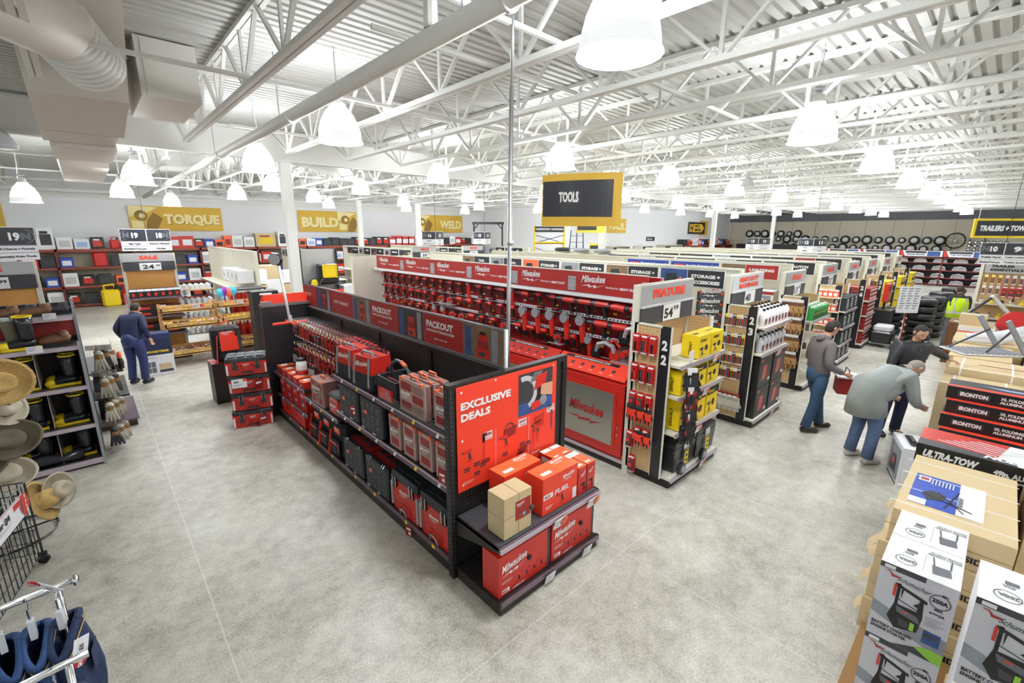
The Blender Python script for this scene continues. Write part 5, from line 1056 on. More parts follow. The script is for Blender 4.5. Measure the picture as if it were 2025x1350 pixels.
# sock racks on the outer side
for i, (z, y) in enumerate(((1.5, 7.9), (1.12, 8.0), (.78, 8.1), (.42, 7.95))):
    t = empty('wire_sock_basket', (-.2, y, z), 'wire basket hooked on the boot shelf side, %s from the top' % nth(i), 'basket', 'wire baskets on the boot shelf side'); q = MB()
    for k in range(9): q.tube([(0, .04*k, 0), (.26, .04*k, -.02)], .003, 'wire', 4)
    for x in (0, .09, .18, .26): q.tube([(x, 0, 0), (x, .36, 0)], .003, 'wire', 4)
    for x in (.26,): q.tube([(x, 0, .05), (x, .36, .05)], .003, 'wire', 4)
    q.build('wire_grid', t)
def make_socks(m):
    t = empty('bundled_socks', cat='socks'); q = MB()
    for k in range(4): q.tube([(-.03+.02*k, 0, -.02), (-.03+.02*k, -.01, -.1), (-.06+.045*k, 0, -.26)], [.016, .02, .016], m, 6)
    q.lathe((0, 0, -.03), [(.03, -.02), (.045, 0), (.03, .03)], m, 8); q.build('socks', t, True); MB().lathe((0, 0, -.1), [(.05, 0), (.05, .05)], 'kraft_dark', 8).build('paper_band', t); return t
sk = [make_socks('cottongrey'), make_socks('darkgrey'), make_socks('cottonwhite')]
for r, z in enumerate((1.46, 1.08, .74, .38)):
    for i in range(5): place(sk[(0, 1, 2, 0)[(i+r*3) % 4]], (-.08+.06*(i % 3), 7.95+.1*i, z), 'bundled socks hanging under the %s wire basket, %s from the front' % (nth(r), nth(i)), group='socks on the boot shelf side', rz=.5*i)
# low shelf with dark cartons behind the socks
ls2 = empty('low_side_shelf', (-.05, 9.0, 0), 'low dark shelf with tool cartons beyond the socks', 'shelf'); MB().box((-.4, 0, 0), (.25, 1.3, .1), 'kick').box((-.42, -.02, .1), (.28, 1.3, .13), 'rail').box((-.4, 0, .5), (.22, 1.3, .53), 'shelf_dark').box((-.4, 0, .9), (.2, 1.3, .93), 'shelf_dark').box((-.42, 0, 0), (-.4, 1.3, 1.2), 'black').build('frame', ls2)
spb = MB().lathe((0, 0, 0), [(.035, 0), (.04, .1), (.02, .16)], 'black', 8).lathe((0, 0, .16), [(.02, 0), (.03, .05), (.015, .08)], 'orange', 8).build('spray_bottle', cat='bottle')
for i in range(6): place(spb, (-.02+.08*(i % 3), 9.1+.12*(i//3), .93), 'black bottle with orange top on the low shelf, %s from the front' % nth(i), group='orange-topped bottles')
for r in range(2):
    for i in range(4): place(dk if (i+r) % 2 else rd_, (.02, 9.2+.3*i, .13+.4*r), 'dark tool carton on the low side shelf, %s level, %s from the front' % (nth(r), nth(i)), rz=math.pi/2, scale=.8, group='cartons on the low side shelf')
# ---------------------------------------------------------------- hats, wire cart, jeans at the frame edge
hs_ = empty('hat_stand', (-1.0, 6.3, 0), 'dark wire hat stand with round foot ring', 'hat stand'); q = MB()
for k in range(24): a, b = 2*math.pi*k/24, 2*math.pi*(k+1)/24; q.tube([(.36*math.cos(a), .36*math.sin(a), .03), (.36*math.cos(b), .36*math.sin(b), .03)], .012, 'darkwire', 5)
for a in (0.3, 2.4, 4.5): q.tube([(0, 0, .05), (.36*math.cos(a), .36*math.sin(a), .03)], .01, 'darkwire', 5)
q.tube([(0, 0, .03), (0, 0, 1.95)], .018, 'darkwire', 8)
for z in (.45, .8, 1.15, 1.5, 1.85):
    for a in (-.5, .9, 2.4, 3.8): q.tube([(0, 0, z), (.2*math.cos(a), .2*math.sin(a), z+.03)], .006, 'darkwire', 4)
q.build('frame', hs_)
def make_hat(m, brim=.2, crown=.11, band='black'):
    t = empty('wide_brim_hat', cat='hat'); MB().lathe((0, 0, 0), [(brim, .035), (brim*.98, .045), (brim*.7, .012), (.1, 0), (.095, crown*.6), (.08, crown), (.04, crown*.85), (.0, crown*.8)], m, 22, sy=.86).build('hat_body', t, True)
    MB().lathe((0, 0, .01), [(.104, 0), (.101, .025)], band, 18, sy=.86).build('hat_band', t); return t
hA, hB, hC = make_hat('felt'), make_hat('straw', .22, .12, 'leather'), make_hat('beige', .19, .1, 'darkgrey')
for pr_, p, ro, lb_ in ((hB, (-.76, 5.98, 1.68), (1.5, .3, .4), 'pale straw hat hung rim outward, topmost on the stand'), (hA, (-.76, 6.0, 1.1), (.9, -.1, -.2), 'brown felt hat with dented crown in the middle of the stand'), (hC, (-.86, 5.98, .78), (.7, .1, .1), 'beige cloth hat low on the stand'),
    (hB, (-.72, 6.02, .42), (1.2, .2, 1.3), 'brown straw hat behind the wire cart'), (hC, (-.6, 6.16, .44), (1.4, .2, 1.0), 'beige hat brim peeking past the brown straw hat'), (hA, (-1.0, 6.0, .95), (.6, -.5, .8), 'dark felt hat between the middle hats'), (hC, (-.8, 6.1, 1.4), (1.2, .2, .9), 'beige hat behind the pale straw hat')):
    place(pr_, p, lb_, rot=ro, scale=1.12)
for i, z in enumerate((1.5, 1.42, 1.34)):
    MB().lathe((-.82, 6.1, z), [(.1, 0), (.11, .03), (.08, .06)], 'darkgrey' if i else 'leather', 12).build('rolled_belt', smooth=True, label='dark rolled hat strap under the straw hat, %s from the top' % nth(i), cat='hat')
ct = empty('wire_basket_cart', (-1.0, 5.2, 0), 'black wire basket cart with white gloves and SALE card', 'cart'); q = MB()
a0, a1 = V3((-.62, 5.32, 0)), V3((-1.15, 3.9, 0))
def CG(mb, nm, par=ct): mb.shift((1.0, -5.2, 0)); return mb.build(nm, par)
cor = [V3((-.72, 5.62, 0)), V3((-1.3, 5.8, 0)), V3((-1.75, 4.7, 0)), V3((-.92, 4.75, 0))]
for zz in (.1, .22, .34, .46, .58, .7, .82):
    for i in range(4): q.tube([cor[i]+V3((0, 0, zz)), cor[(i+1) % 4]+V3((0, 0, zz))], .004 if zz < .8 else .006, 'darkwire', 4)
for i in range(4):
    for k in range(12): p = cor[i].lerp(cor[(i+1) % 4], k/12); q.tube([p+V3((0, 0, .1)), p+V3((0, 0, .82))], .004 if k else .008, 'darkwire', 4)
CG(q, 'basket'); CG(MB().lathe((-.72, 5.6, .045), [(.045, -.015), (.045, .015)], 'black', 12, axis=(.4, .9, 0)).box((-.75, 5.58, .05), (-.69, 5.62, .11), 'black'), 'caster')
CG(MB().face([(-.75, 5.58, .52), (-1.28, 5.75, .52), (-1.7, 4.72, .52), (-.95, 4.78, .52)], 'darkgrey'), 'inner_tray')
wgl = MB().tube([(0, 0, 0), (.05, .01, .02), (.1, .0, .0)], [.03, .035, .02], 'cottonwhite', 7).tube([(.0, .03, .0), (.06, .05, .01)], [.02, .015], 'cottonwhite', 6).build('knit_glove', cat='gloves')
random.seed(3)
for i in range(26): place(wgl, (-.85-.62*random.random(), 4.85+.8*random.random(), .56+.08*random.random()), 'white knit glove in the wire cart heap, %s of the heap' % nth(i), group='knit gloves in the cart', rot=(random.random(), random.random(), 6*random.random()))
sg = empty('sale_card', (-.8, 5.15, .62), 'white price board with round red SALE end on the wire cart', 'sign', rz=math.radians(-97)+math.pi/2+0.0)
sg.rotation_euler = (0, 0, math.atan2(5.55-4.8, -.74+.92)); f = FR((-.3, -.02, 0), (1, 0, 0), (0, 0, 1)); b = MB().box((-.35, -.02, 0), (.26, -.014, .19), 'paper'); f = FR((-.35, -.02, 0), (1, 0, 0), (0, 0, 1))
b.lathe((.26, -.017, .095), [(.095, -.003), (.095, .003)], 'red', 16, axis=(0, 1, 0)).rect(f, .56, 0, .05, .19, 'red', .003).rect(f, .42, .12, .12, .05, 'red', .002).rect(f, 0, .185, .6, .006, 'red', .002)
b.build('board', sg); q = MB(); q.text(f, 'for $4', .12, .09, .06, 'black', w=.22, bold=.05, off=.004)
for i, c in enumerate('SALE'): q.text(f, c, .615, .145-.043*i, .033, 'white', w=.026, bold=.05, off=.006)
lines(q, f, .1, .07, .25, 2, 'grey'); q.build('lettering', sg)
# jeans rail
jr = empty('jeans_rack', (-.5, 2.9, 0), 'chrome clothes rack with denim jeans', 'clothes rack')
MB().tube([(-.9, 0, 1.27), (.19, .05, 1.27)], .016, 'chrome', 8).tube([(-.9, -.66, 1.27), (.25, -.55, 1.27)], .016, 'chrome', 8).tube([(.14, .03, 1.27), (.14, .0, .04)], .014, 'chrome', 8).tube([(.19, -.57, 1.27), (.14, -.5, .04)], .014, 'chrome', 8).tube([(.14, .1, .03), (.14, -.66, .03)], .02, 'chrome', 8).lathe((.19, .05, 1.27), [(.014, 0), (.03, .01), (.02, .03)], 'chrome', 8, axis=(1, 0, 0)).build('frame', jr, True)
def make_jeans(m='denim'):
    t = empty('denim_jeans', cat='jeans')
    def ringpt(a, v, out=0.):
        z = -v*.95-.07*(1-v)*abs(math.sin(a))**2
        k = 1+.22*math.sin(5*a+3*v)*min(1, v*3)
        return ((.04+.05*min(1, v*2.5)+out)*math.cos(a)*k+.02*math.sin(7*v), (.17+.05*v+out)*math.sin(a)*(1+.05*math.sin(9*v+a)), z)
    b = MB(); NA, NV = 28, 12
    for v in range(NV):
        for a in range(NA):
            t0, t1 = 2*math.pi*a/NA, 2*math.pi*(a+1)/NA; b.face([ringpt(t0, (v+1)/NV), ringpt(t1, (v+1)/NV), ringpt(t1, v/NV), ringpt(t0, v/NV)], m)
    b.build('legs', t)
    w_b = MB(); w_b.tube([ringpt(2*math.pi*k/20, .02, .004) for k in range(21)], .017, m, 6, cap=False).build('waistband', t, True)
    q = MB(); q.tube([ringpt(2*math.pi*k/20, .055, .012) for k in range(21)], .003, 'stitch', 4, cap=False)
    q.build('stitching', t); q = MB()
    for k in (2, 7, 12, 17): a = 2*math.pi*k/20; p, r_ = ringpt(a, -.01, .02), ringpt(a, .06, .022); q.bar(p, r_, .012, .006, m)
    MB().poly(FR((.095, -.1, -.28), (0, 1, 0), (0, 0, 1)), [(0, .02), (.06, 0), (.12, .02), (.12, .13), (0, .13)], 'denim_dark', .004).build('pocket', t)
    MB().box((-.012, -.02, -.03), (.012, .02, .07), 'plasticwhite').tube([(0, 0, .07), (0, 0, .13), (0, .02, .16), (0, .0, .19)], .005, 'chrome', 5).build('clip_hanger', t); return t
jn = make_jeans(); jd = make_jeans('denim_dark')
for i in range(9): place(jn if i % 3 else jd, (-.37-.1*i, 2.9+.01*(i % 2), 1.1), 'blue denim jeans on the far chrome rail, %s from its tip' % nth(i), rz=.15*(i % 3-1), group='jeans on the chrome rack')
for i in range(8): place(jn if i % 2 else jd, (-.36-.11*i, 2.33, 1.1), 'blue denim jeans on the near chrome rail, %s from its tip' % nth(i), rz=.15*(i % 3-1), group='jeans on the chrome rack')
for i, (p, r_) in enumerate((((-.37, 2.84, 1.34), .9), ((-.27, 2.37, 1.3), 1.35))):
    t = empty('sale_tag', p, 'white tag with round red end clipped on the %s jeans rail' % ('far', 'near')[i], 'price tag'); t.rotation_euler = (.7, .8, -.1) if i == 0 else (.5, -1.35, 0)
    t.scale = (.75,)*3; MB().box((-.09, -.003, -.035), (.06, 0, .035), 'paper').lathe((-.09, -.0015, 0), [(.035, -.002), (.035, .002)], 'red', 12, axis=(0, 1, 0)).build('card', t)
    MB().text(FR((-.12, -.004, -.012), (1, 0, 0), (0, 0, 1)), 'SALE', 0, 0, .022, 'white', w=.055, bold=.04).text(FR((-.12, -.004, -.012), (1, 0, 0), (0, 0, 1)), '$25', .1, 0, .022, 'black', w=.04).build('lettering', t)
# ---------------------------------------------------------------- aisle marker signs
def marker(x, y, nums, lines_l, lines_r, label, w=.48, z=2.58, face=0, ang=.35):
    t = empty('aisle_marker', (x, y, z), label, 'sign', rz=face)
    for sd, (nm, ls) in enumerate(((nums[0], lines_l), (nums[1], lines_r))):
        sx = -1 if sd == 0 else 1; a = ang*sx
        o = V3((0, 0, 0)) if sx > 0 else V3((-w*math.cos(ang), w*math.sin(ang), 0)); r = V3((math.cos(a), math.sin(a)*1.0, 0)) if sx > 0 else V3((math.cos(ang), -math.sin(ang), 0))
        f = FR(o, r, (0, 0, 1)); b = MB(); nn = V3(f[1]).cross(V3((0, 0, 1)))
        b.poly(f, [(0, 0), (w, 0), (w, .48), (0, .48)], 'paper', 0, thick=.012).rect(f, .008, .22, w-.016, .25, 'signblack').rect(f, 0, .105, w, .006, 'darkgrey').rect(f, 0, .21, w, .008, 'darkgrey')
        ex = w*.78 if sx > 0 else w*.22; b.ring(f, ex, .345, .085, .1, 'midgrey', .003, 14, 1.57 if sx < 0 else -1.57, 4.7 if sx < 0 else 1.57).text(f, 'N', ex, .29, .11, 'midgrey', w=.11, align='c', bold=.08, off=.003)
        b.build('sign_panel', t); q = MB(); q.text(f, nm, w*.52 if sx > 0 else w*.56, .28, .12, 'white', w=.12, align='c', bold=.05, off=.005)
        for i, tx in enumerate(ls): q.text(f, tx, w/2, .14-.11*i, .04, 'black', w=min(w*.85, .028*len(tx)), align='c', bold=.04, off=.005)
        q.build('lettering', t)
    MB().tube([(0, .01, .48), (0, .01, 5.3-z)], .006, 'black', 5).build('hanging_rod', t)
    return t
marker(1.06, 13.2, ('19', '18'), ('Gas Cans', 'NorthernTool.com'), ('Electric Motors', 'Winches'), 'hanging 19 and 18 aisle marker over the SALE 24.99 endcap')
marker(-.97, 9.9, ('20', '19'), ('Oil', 'Fluids'), ('Oil Change + Funnels', 'Specialty Auto Tools'), 'hanging 19 aisle marker cut by the frame above the boots')
marker(9.25, 14.0, ('16', '15'), ('Welders', 'Welding Helmets + Carts'), ('Safety', 'Gloves'), 'hanging 16 aisle marker reading Welders')
marker(12.0, 14.6, ('15', '14'), ('Casters', 'Carts'), ('Hoses', 'Reels'), 'hanging 15 aisle marker beside the Welders marker')
marker(21.0, 7.3, ('13', '12'), ('Shop', 'Bolts'), ('Compressors', 'Air Tools'), 'hanging 12 aisle marker in front of a column', face=-1.1, ang=.3, z=2.4)
marker(19.5, 4.9, ('12', '11'), ('Hand', 'Bolts'), ('Towing', 'Locks'), 'hanging 12 and 11 aisle marker beside wheels on the wall', face=-1.1, ang=.3, z=2.4)
marker(15.0, .08, ('10', '9'), ('Trailer Parts', 'NorthernTool.com'), ('Trailer Lighting', 'Trailer Jacks'), 'hanging 10 and 9 aisle marker over the trailer parts', face=-1.5, w=.38, z=2.38, ang=.15)
# endcaps of the rear block, facing -y
def low_endcap(x0, x1, y, z, head, price, label, peg='orange_peg'):
    t = empty('endcap_display', ((x0+x1)/2, y, 0), label, 'endcap'); w = x1-x0; hw = w/2
    MB().box((-hw, .02, 0), (hw, .6, .1), 'kick').box((-hw, 0, .1), (hw, .6, .13), 'shelf_dark').build('base', t)
    MB().box((-hw-.03, .58, 0), (-hw+.03, .68, z), 'cream').box((hw-.03, .58, 0), (hw+.03, .68, z), 'cream').box((-hw-.03, .66, .1), (hw+.03, .68, z), 'cream').build('upright', t)
    MB().box((-hw+.03, .6, .13), (hw-.03, .63, z-.36), peg).build('back_panel', t)
    for zz in (.62, 1.05, 1.5): MB().box((-hw, .15, zz-.03), (hw, .6, zz), 'shelf_dark').box((-hw, .13, zz-.045), (hw, .15, zz+.004), 'rail').build('shelf', t)
    h = MB().box((-hw, .54, z-.19), (hw, .58, z), 'silver').box((-hw, .53, z-.4), (hw, .56, z-.2), 'darkgrey').build('header_sign', t); f = FR((-hw, .54, z-.19), (1, 0, 0), (0, 0, 1)); q = MB().text(f, head, w*.5, .05, .09, 'brightred', w=w*.36, align='c', bold=.06, off=.004)
    f = FR((-hw, .53, z-.4), (1, 0, 0), (0, 0, 1)); q.rect(f, w*.3, .01, w*.42, .17, 'white', .003).text(f, price, w*.36, .04, .1, 'black', w=w*.22, off=.006).text(f, '99', w*.62, .09, .05, 'black', w=w*.08, off=.006); q.build('lettering', h)
    return t
low_endcap(.59, 1.57, 13.35, 2.5, 'SALE', '24', 'endcap with SALE 24.99 header and orange pegboard')
low_endcap(-1.65, -.62, 9.6, 2.55, 'SALE', '9', 'endcap with orange pegboard behind the boot shelf')
low_endcap(8.75, 9.75, 14.2, 2.52, 'SALE', '20', 'endcap with SALE header under the Welders marker'); low_endcap(11.5, 12.5, 14.8, 2.5, 'FEATURE', '20', 'endcap with FEATURE header under the 15 marker')
sbx = carton(.13, .2, .2, 'black'); F_ = FR((-.065, 0, 0), (1, 0, 0), (0, 0, 1)); sbx.rect(F_, .0, .15, .13, .05, 'paper').poly(F_, [(.04, .03), (.1, .05), (.08, .12), (.04, .11)], 'cabred', .003); sbx = sbx.build('product_carton', cat='box')
for i in range(7): place(sbx, (.66+.137*i, 13.52, 1.5), 'small black and red carton on the SALE 24.99 shelf, %s along' % nth(i), group='small cartons under SALE 24.99')
rbx = carton(.42, .3, .13, 'black', top='deepred'); F_ = FR((-.21, 0, 0), (1, 0, 0), (0, 0, 1)); rbx.poly(F_, [(.1, .04), (.3, .05), (.28, .09), (.12, .1)], 'cabred', .003); rbx.rect(F_, .02, .1, .1, .02, 'white', .002); rbx = rbx.build('product_carton', cat='box')
for r in range(4):
    for i in range(2): place(rbx, (.84+.47*i, 13.53, (.62, .75, 1.05, 1.18)[r]), 'flat black and red carton on the 24.99 endcap, %s layer, %s column' % (nth(r), nth(i)), group='flat cartons under SALE 24.99')
for i, (x, c) in enumerate(((.53, 'chrome'), (1.62, 'black'))):
    t = MB()
    for k in range(18): t.lathe((x, 13.45, 1.6-k*.045), [(.03, 0), (.045, .012), (.03, .024)], c, 7)
    t.build('chain_string', label='%s hanging string of chain packs beside the 24.99 endcap' % ('silver', 'black')[i], cat='chain')
gy = carton(.52, .4, .44, 'navy', ).rect(FR((-.26, 0, 0), (1, 0, 0), (0, 0, 1)), .0, .34, .52, .1, 'darkblue'); gy.text(FR((-.26, 0, 0), (1, 0, 0), (0, 0, 1)), 'GOODYEAR', .05, .04, .05, 'yellow', w=.42, bold=.05); gy = gy.build('product_carton', cat='box', label='navy carton with yellow lettering on a white carton before the endcap'); gy.location = (.8, 12.0, .45)
gw = carton(.54, .42, .44, 'paper'); F_ = FR((-.27, 0, 0), (1, 0, 0), (0, 0, 1)); gw.rect(F_, .05, .06, .16, .24, 'midgrey').rect(F_, .125, .06, .008, .24, 'paper', .003).rect(F_, .05, .17, .16, .01, 'paper', .003).rect(F_, .26, .12, .22, .12, 'kraft').rect(F_, .26, .05, .24, .06, 'darkgrey'); lines(gw, F_, .05, .4, .2, 4, 'grey')
gw = gw.build('product_carton', cat='box', label='white printed carton under the navy carton'); gw.location = (.8, 12.0, 0)
# pine bargain tables
def bargain_table(x0, x1, y0, label):
    t = empty('pine_bin_table', ((x0+x1)/2, y0, 0), label, 'table'); w = x1-x0; hw = w/2
    for sx in (-1, 1):
        for y, h in ((.03, .98), (.75, 1.36)): MB().box((sx*hw-.035, y-.035, 0), (sx*hw+.035, y+.035, h), 'pine').build('leg', t)
    for (z, ya, yb) in ((.28, 0, .75), (.92, -.02, .5), (1.22, .4, .78)):
        b = MB().box((-hw, ya, z-.02), (hw, yb, z), 'pine').box((-hw, ya, z-.04), (hw, ya+.02, z+.09), 'pine').box((-hw, yb-.02, z-.02), (hw, yb, z+.09), 'pine').box((-hw, ya, z), (-hw+.02, yb, z+.08), 'pine').box((hw-.02, ya, z), (hw, yb, z+.08), 'pine').box((-.01, ya, z), (.01, yb, z+.07), 'pine')
        for k in range(3): b.box((-hw+.15+k*w*.3, ya-.004, z+.02), (-hw+.21+k*w*.3, ya, z+.05), 'yellow')
        b.build('bin_tray', t)
    return t
bargain_table(1.05, 2.07, 12.45, 'pine bargain table with three tiers beside the navy and white cartons'); bargain_table(2.18, 3.15, 12.6, 'pine bargain table with three tiers beyond the stacked tool boxes')
def small_items():
    L = []
    L.append(MB().box((-.07, -.04, 0), (.07, .04, .05), 'paper').rect(FR((-.07, -.04, .05), (1, 0, 0), (0, 1, 0)), .02, .02, .06, .04, 'cabred').build('small_carton', cat='box'))
    L.append(MB().tube([(-.06, 0, .03), (0, .03, .04), (.06, 0, .03)], .022, 'black', 6).build('black_tool', cat='tool'))
    L.append(MB().lathe((0, 0, 0), [(.05, 0), (.05, .03), (.03, .03)], 'black', 12).lathe((0, 0, .03), [(.03, 0), (.02, .01)], 'chrome', 8).build('tape_roll', cat='tape'))
    L.append(MB().tube([(-.07, 0, .02), (.07, .01, .05)], [.02, .012], 'yellow', 6).tube([(-.05, .03, .02), (.06, -.02, .06)], .015, 'yellow', 6).build('yellow_tool', cat='tool'))
    L.append(MB().tube([(-.05, 0, .03), (.05, 0, .07), (.06, .03, .02)], .018, 'chrome', 6).build('chrome_fitting', cat='fitting'))
    L.append(MB().taper((-.06, -.05, 0), (.06, .05, .07), 'deepred', .8).build('red_pouch', cat='pouch'))
    return L
SI = small_items(); SN = ('white and red packet', 'black tool', 'black tape roll', 'yellow tool', 'chrome fitting', 'dark red pouch'); random.seed(11)
for ti, (x0, x1, y0) in enumerate(((1.1, 2.02, 12.45), (2.23, 3.1, 12.6))):
    for li, (z, ya, yb, ny) in enumerate(((.285, .12, .6, 3), (.925, .08, .4, 2), (1.225, .47, .7, 2))):
        for i in range(8):
            for j in range(ny):
                k = (i*3+j*2+li+ti*2) % 6 if random.random() < .6 else (1, 3, 0)[li] if ti else (4, 1, 3)[li]
                place(SI[k], (x0+(x1-x0)*(i+.5)/8, y0+ya+(yb-ya)*(j+.5)/ny, z), '%s on the %s pine table, %s tier, %s along, %s row' % (SN[k], ('first', 'second')[ti], ('low', 'middle', 'top')[li], nth(i), nth(j)), rz=random.random()*3, group='loose goods on the pine tables')
tagcard((1.75, 12.83, 1.3), .2, .1, 'white and red card on the first pine table'); tagcard((2.7, 12.97, 1.3), .2, .1, 'white and red card on the second pine table')
# colourful scoops on the second pine table's corner, jacks behind
for i, c in enumerate(('cyan', 'purple', 'orange', 'cyan')):
    b = MB().tube([(0, 0, 0), (0, 0, .2)], .012, c, 6).lathe((0, 0, .3), [(.0, -.12), (.07, -.08), (.09, 0), (.06, .1)], c, 10, sy=.3).build('plastic_scoop', smooth=True, label='%s plastic scoop standing between pine table and red jacks, %s one' % (c, nth(i)), cat='scoop'); b.location = (2.3+.09*i, 13.1, 1.24+.03*(i % 2))
# rear block gondolas
row_gondola(2.9, 3.95, 14.1, 20.4, 2.48, [], 'plain cream gondola with white cartons and red jacks, left of the column')
wct = carton(.42, .4, .34, 'white'); F_ = FR((-.21, 0, 0), (1, 0, 0), (0, 0, 1)); wct.rect(F_, .2, .1, .07, .14, 'photo_brown'); wct = wct.build('white_carton', cat='box')
for i in range(4): place(wct, (2.97, 14.5+.5*i, 1.62), 'white carton with small picture on the cream gondola, %s from its end' % nth(i), rz=-math.pi/2, group='white cartons on the cream gondola')
fr_ = empty('steel_rack', (2.72, 13.45, 0), 'grey steel rack with red floor jacks standing upright', 'rack'); MB().box((-.2, 0, 1.52), (.7, .58, 1.56), 'darkgrey').box((-.2, 0, 0), (-.16, .04, 1.56), 'midgrey').box((.66, 0, 0), (.7, .04, 1.56), 'midgrey').box((-.2, .54, 0), (-.16, .58, 1.56), 'midgrey').box((.66, .54, 0), (.7, .58, 1.56), 'midgrey').box((-.2, .02, .1), (.7, .58, .14), 'darkgrey').build('frame', fr_)
jk = MB().tube([(0, 0, 0), (0, 0, 1.3)], [.06, .045], 'cabred', 8).box((-.02, -.07, .5), (.03, -.05, .62), 'paper').build('floor_jack', cat='jack')
for i in range(9): place(jk, (2.6+.088*i, 13.6+.05*(i % 2), .15), 'upright red floor jack in the steel rack, %s along' % nth(i), group='red jacks in the steel rack')
# bucket rack left of the jacks
br_ = empty('wire_rack', (2.0, 14.6, 0), 'grey wire rack with small white canisters beyond the pine tables', 'rack'); MB().box((-.4, 0, 0), (-.37, .03, 1.5), 'midgrey').box((.37, 0, 0), (.4, .03, 1.5), 'midgrey').box((-.4, .57, 0), (-.37, .6, 1.5), 'midgrey').box((.37, .57, 0), (.4, .6, 1.5), 'midgrey').box((-.4, 0, .3), (.4, .6, .32), 'wire').box((-.4, 0, .7), (.4, .6, .72), 'wire').box((-.4, 0, 1.1), (.4, .6, 1.12), 'wire').box((-.4, 0, 1.48), (.4, .6, 1.5), 'pine').build('frame', br_)
can = MB().lathe((0, 0, 0), [(.05, 0), (.05, .12), (.02, .15)], 'plasticwhite', 8).build('canister', cat='canister')
for r, z in enumerate((.32, .72, 1.12, 1.5)):
    for i in range(6):
        for j in range(2): place(can, (1.68+.13*i, 14.7+.2*j, z), 'small white canister on the grey wire rack, %s level, %s along, %s row' % (nth(r), nth(i), nth(j)), group='canisters on the wire rack')
BW = [('HELMETS', 'black', 'photo_dark', 'white'), ('WELDING', 'black', 'photo_grey', 'white'), ('GAS', 'black', 'photo_dark', 'white'), ('WIRE', 'black', 'photo_grey', 'white'), ('TORCHES', 'black', 'photo_dark', 'white')]
row_gondola(8.7, 9.8, 14.9, 22, 2.4, BW, 'cream gondola with black picture boards behind the Welders marker'); row_gondola(11.45, 12.55, 15.5, 22.4, 2.4, BW[:3], 'cream gondola with black picture boards behind the 15 marker')
row_gondola(14.0, 15.1, 14.6, 16.6, 2.4, BW[2:4], 'short cream gondola near the black gantry frame'); row_gondola(5.9, 7.0, 16.3, 22.0, 2.35, BW[:4], 'cream gondola with black picture boards behind the welder display')
# welder display with the yellow machine
wd = empty('welder_display', (5.3, 14.2, 0), 'grey and black welder display stand with yellow machine', 'display'); MB().box((-.5, .6, 0), (.62, .66, 2.5), 'silver').box((-.52, .5, 0), (-.48, .68, 2.52), 'black').box((.6, .5, 0), (.64, .68, 2.52), 'black').box((-.5, 0, 0), (.62, .6, .9), 'blacksatin').box((-.5, .1, 1.4), (.62, .6, 1.44), 'darkgrey').build('stand', wd)
wm_ = empty('welder', (5.3, 14.3, 1.44), 'yellow-faced black welding machine on the display shelf', 'welder'); MB().rbox((-.1, 0, 0), (.5, .35, .62), 'blacksatin', .06).build('casing', wm_); MB().rbox((-.02, -.03, .2), (.42, .0, .6), 'yellow', .05).build('front_cover', wm_); MB().tube([(-.02, -.05, .2), (-.2, -.1, .0), (-.15, -.05, -.4), (.1, -.05, -.5)], .02, 'black', 6).build('cable', wm_)
MB().lathe((-.35, .05, .05), [(.16, 0), (.16, .1)], 'black', 14, axis=(.5, -1, 0)).lathe((-.33, -.01, .05), [(.13, 0), (.13, .05)], 'yellow', 14, axis=(.5, -1, 0)).build('wire_reel', wm_)
for i, (x, y, z, s, c) in enumerate(((6.2, 14.3, 0, 1.6, whitec), (6.2, 14.3, .48, 1.5, dk), (6.7, 14.6, 0, 1.8, whitec), (6.75, 14.6, .54, 1.5, brown), (6.15, 14.3, .93, 1.4, whitec))): place(c, (x, y, z), 'carton piled beside the yellow welder, %s of the pile' % nth(i), scale=s)
ob = MB().box((-.3, 0, 0), (.3, .3, .28), 'orange').rect(FR((-.3, 0, 0), (1, 0, 0), (0, 0, 1)), .05, .1, .5, .06, 'paper').build('orange_carton', label='orange carton on the pile beside the yellow welder', cat='box'); ob.location = (6.75, 14.6, .97)
# engine and cartons by the column
en = empty('portable_engine', (4.6, 13.6, .8), 'chrome and black portable engine on a low stand by the column', 'engine'); MB().box((-.35, 0, -.8), (.35, .5, -.02), 'darkgrey').build('stand', en); MB().rbox((-.25, .05, 0), (.25, .45, .3), 'silver', .05).lathe((0, .03, .2), [(.14, 0), (.12, .08)], 'black', 14, axis=(0, -1, 0)).tube([(-.2, .2, .3), (-.2, .2, .45), (.2, .2, .45), (.2, .2, .3)], .02, 'chrome', 6).build('engine_block', en)
bc = carton(.55, .4, .42, 'black'); F_ = FR((-.275, 0, 0), (1, 0, 0), (0, 0, 1)); bc.poly(F_, [(.1, .08), (.3, .06), (.36, .3), (.2, .34)], 'cabred').rect(F_, .3, .14, .18, .14, 'midgrey', .003).rect(F_, .15, .34, .26, .04, 'paper', .003); bc = bc.build('product_carton', cat='box')
place(bc, (2.9, 11.5, 1.26), 'black and red air tool carton topmost on the floor pile'); place(bc, (2.9, 11.5, .84), 'black and red air tool carton under the topmost one'); place(bc, (2.9, 11.5, .42), 'black and red air tool carton third from the top'); place(bc, (2.9, 11.5, 0), 'black and red air tool carton on the floor')
for i, (x, y, s) in enumerate(((4.0, 16.4, 1.5), (4.6, 17, 1.6), (5.2, 17.2, 1.4), (4.3, 18.5, 1.6))):
    for j in range(4): place((brown, whitec)[(i+j) % 2], (x, y, j*.28*s*1.08), 'carton stacked behind the column, pile %s, layer %s' % (nth(i), nth(j)), scale=s, group='carton piles behind the column')
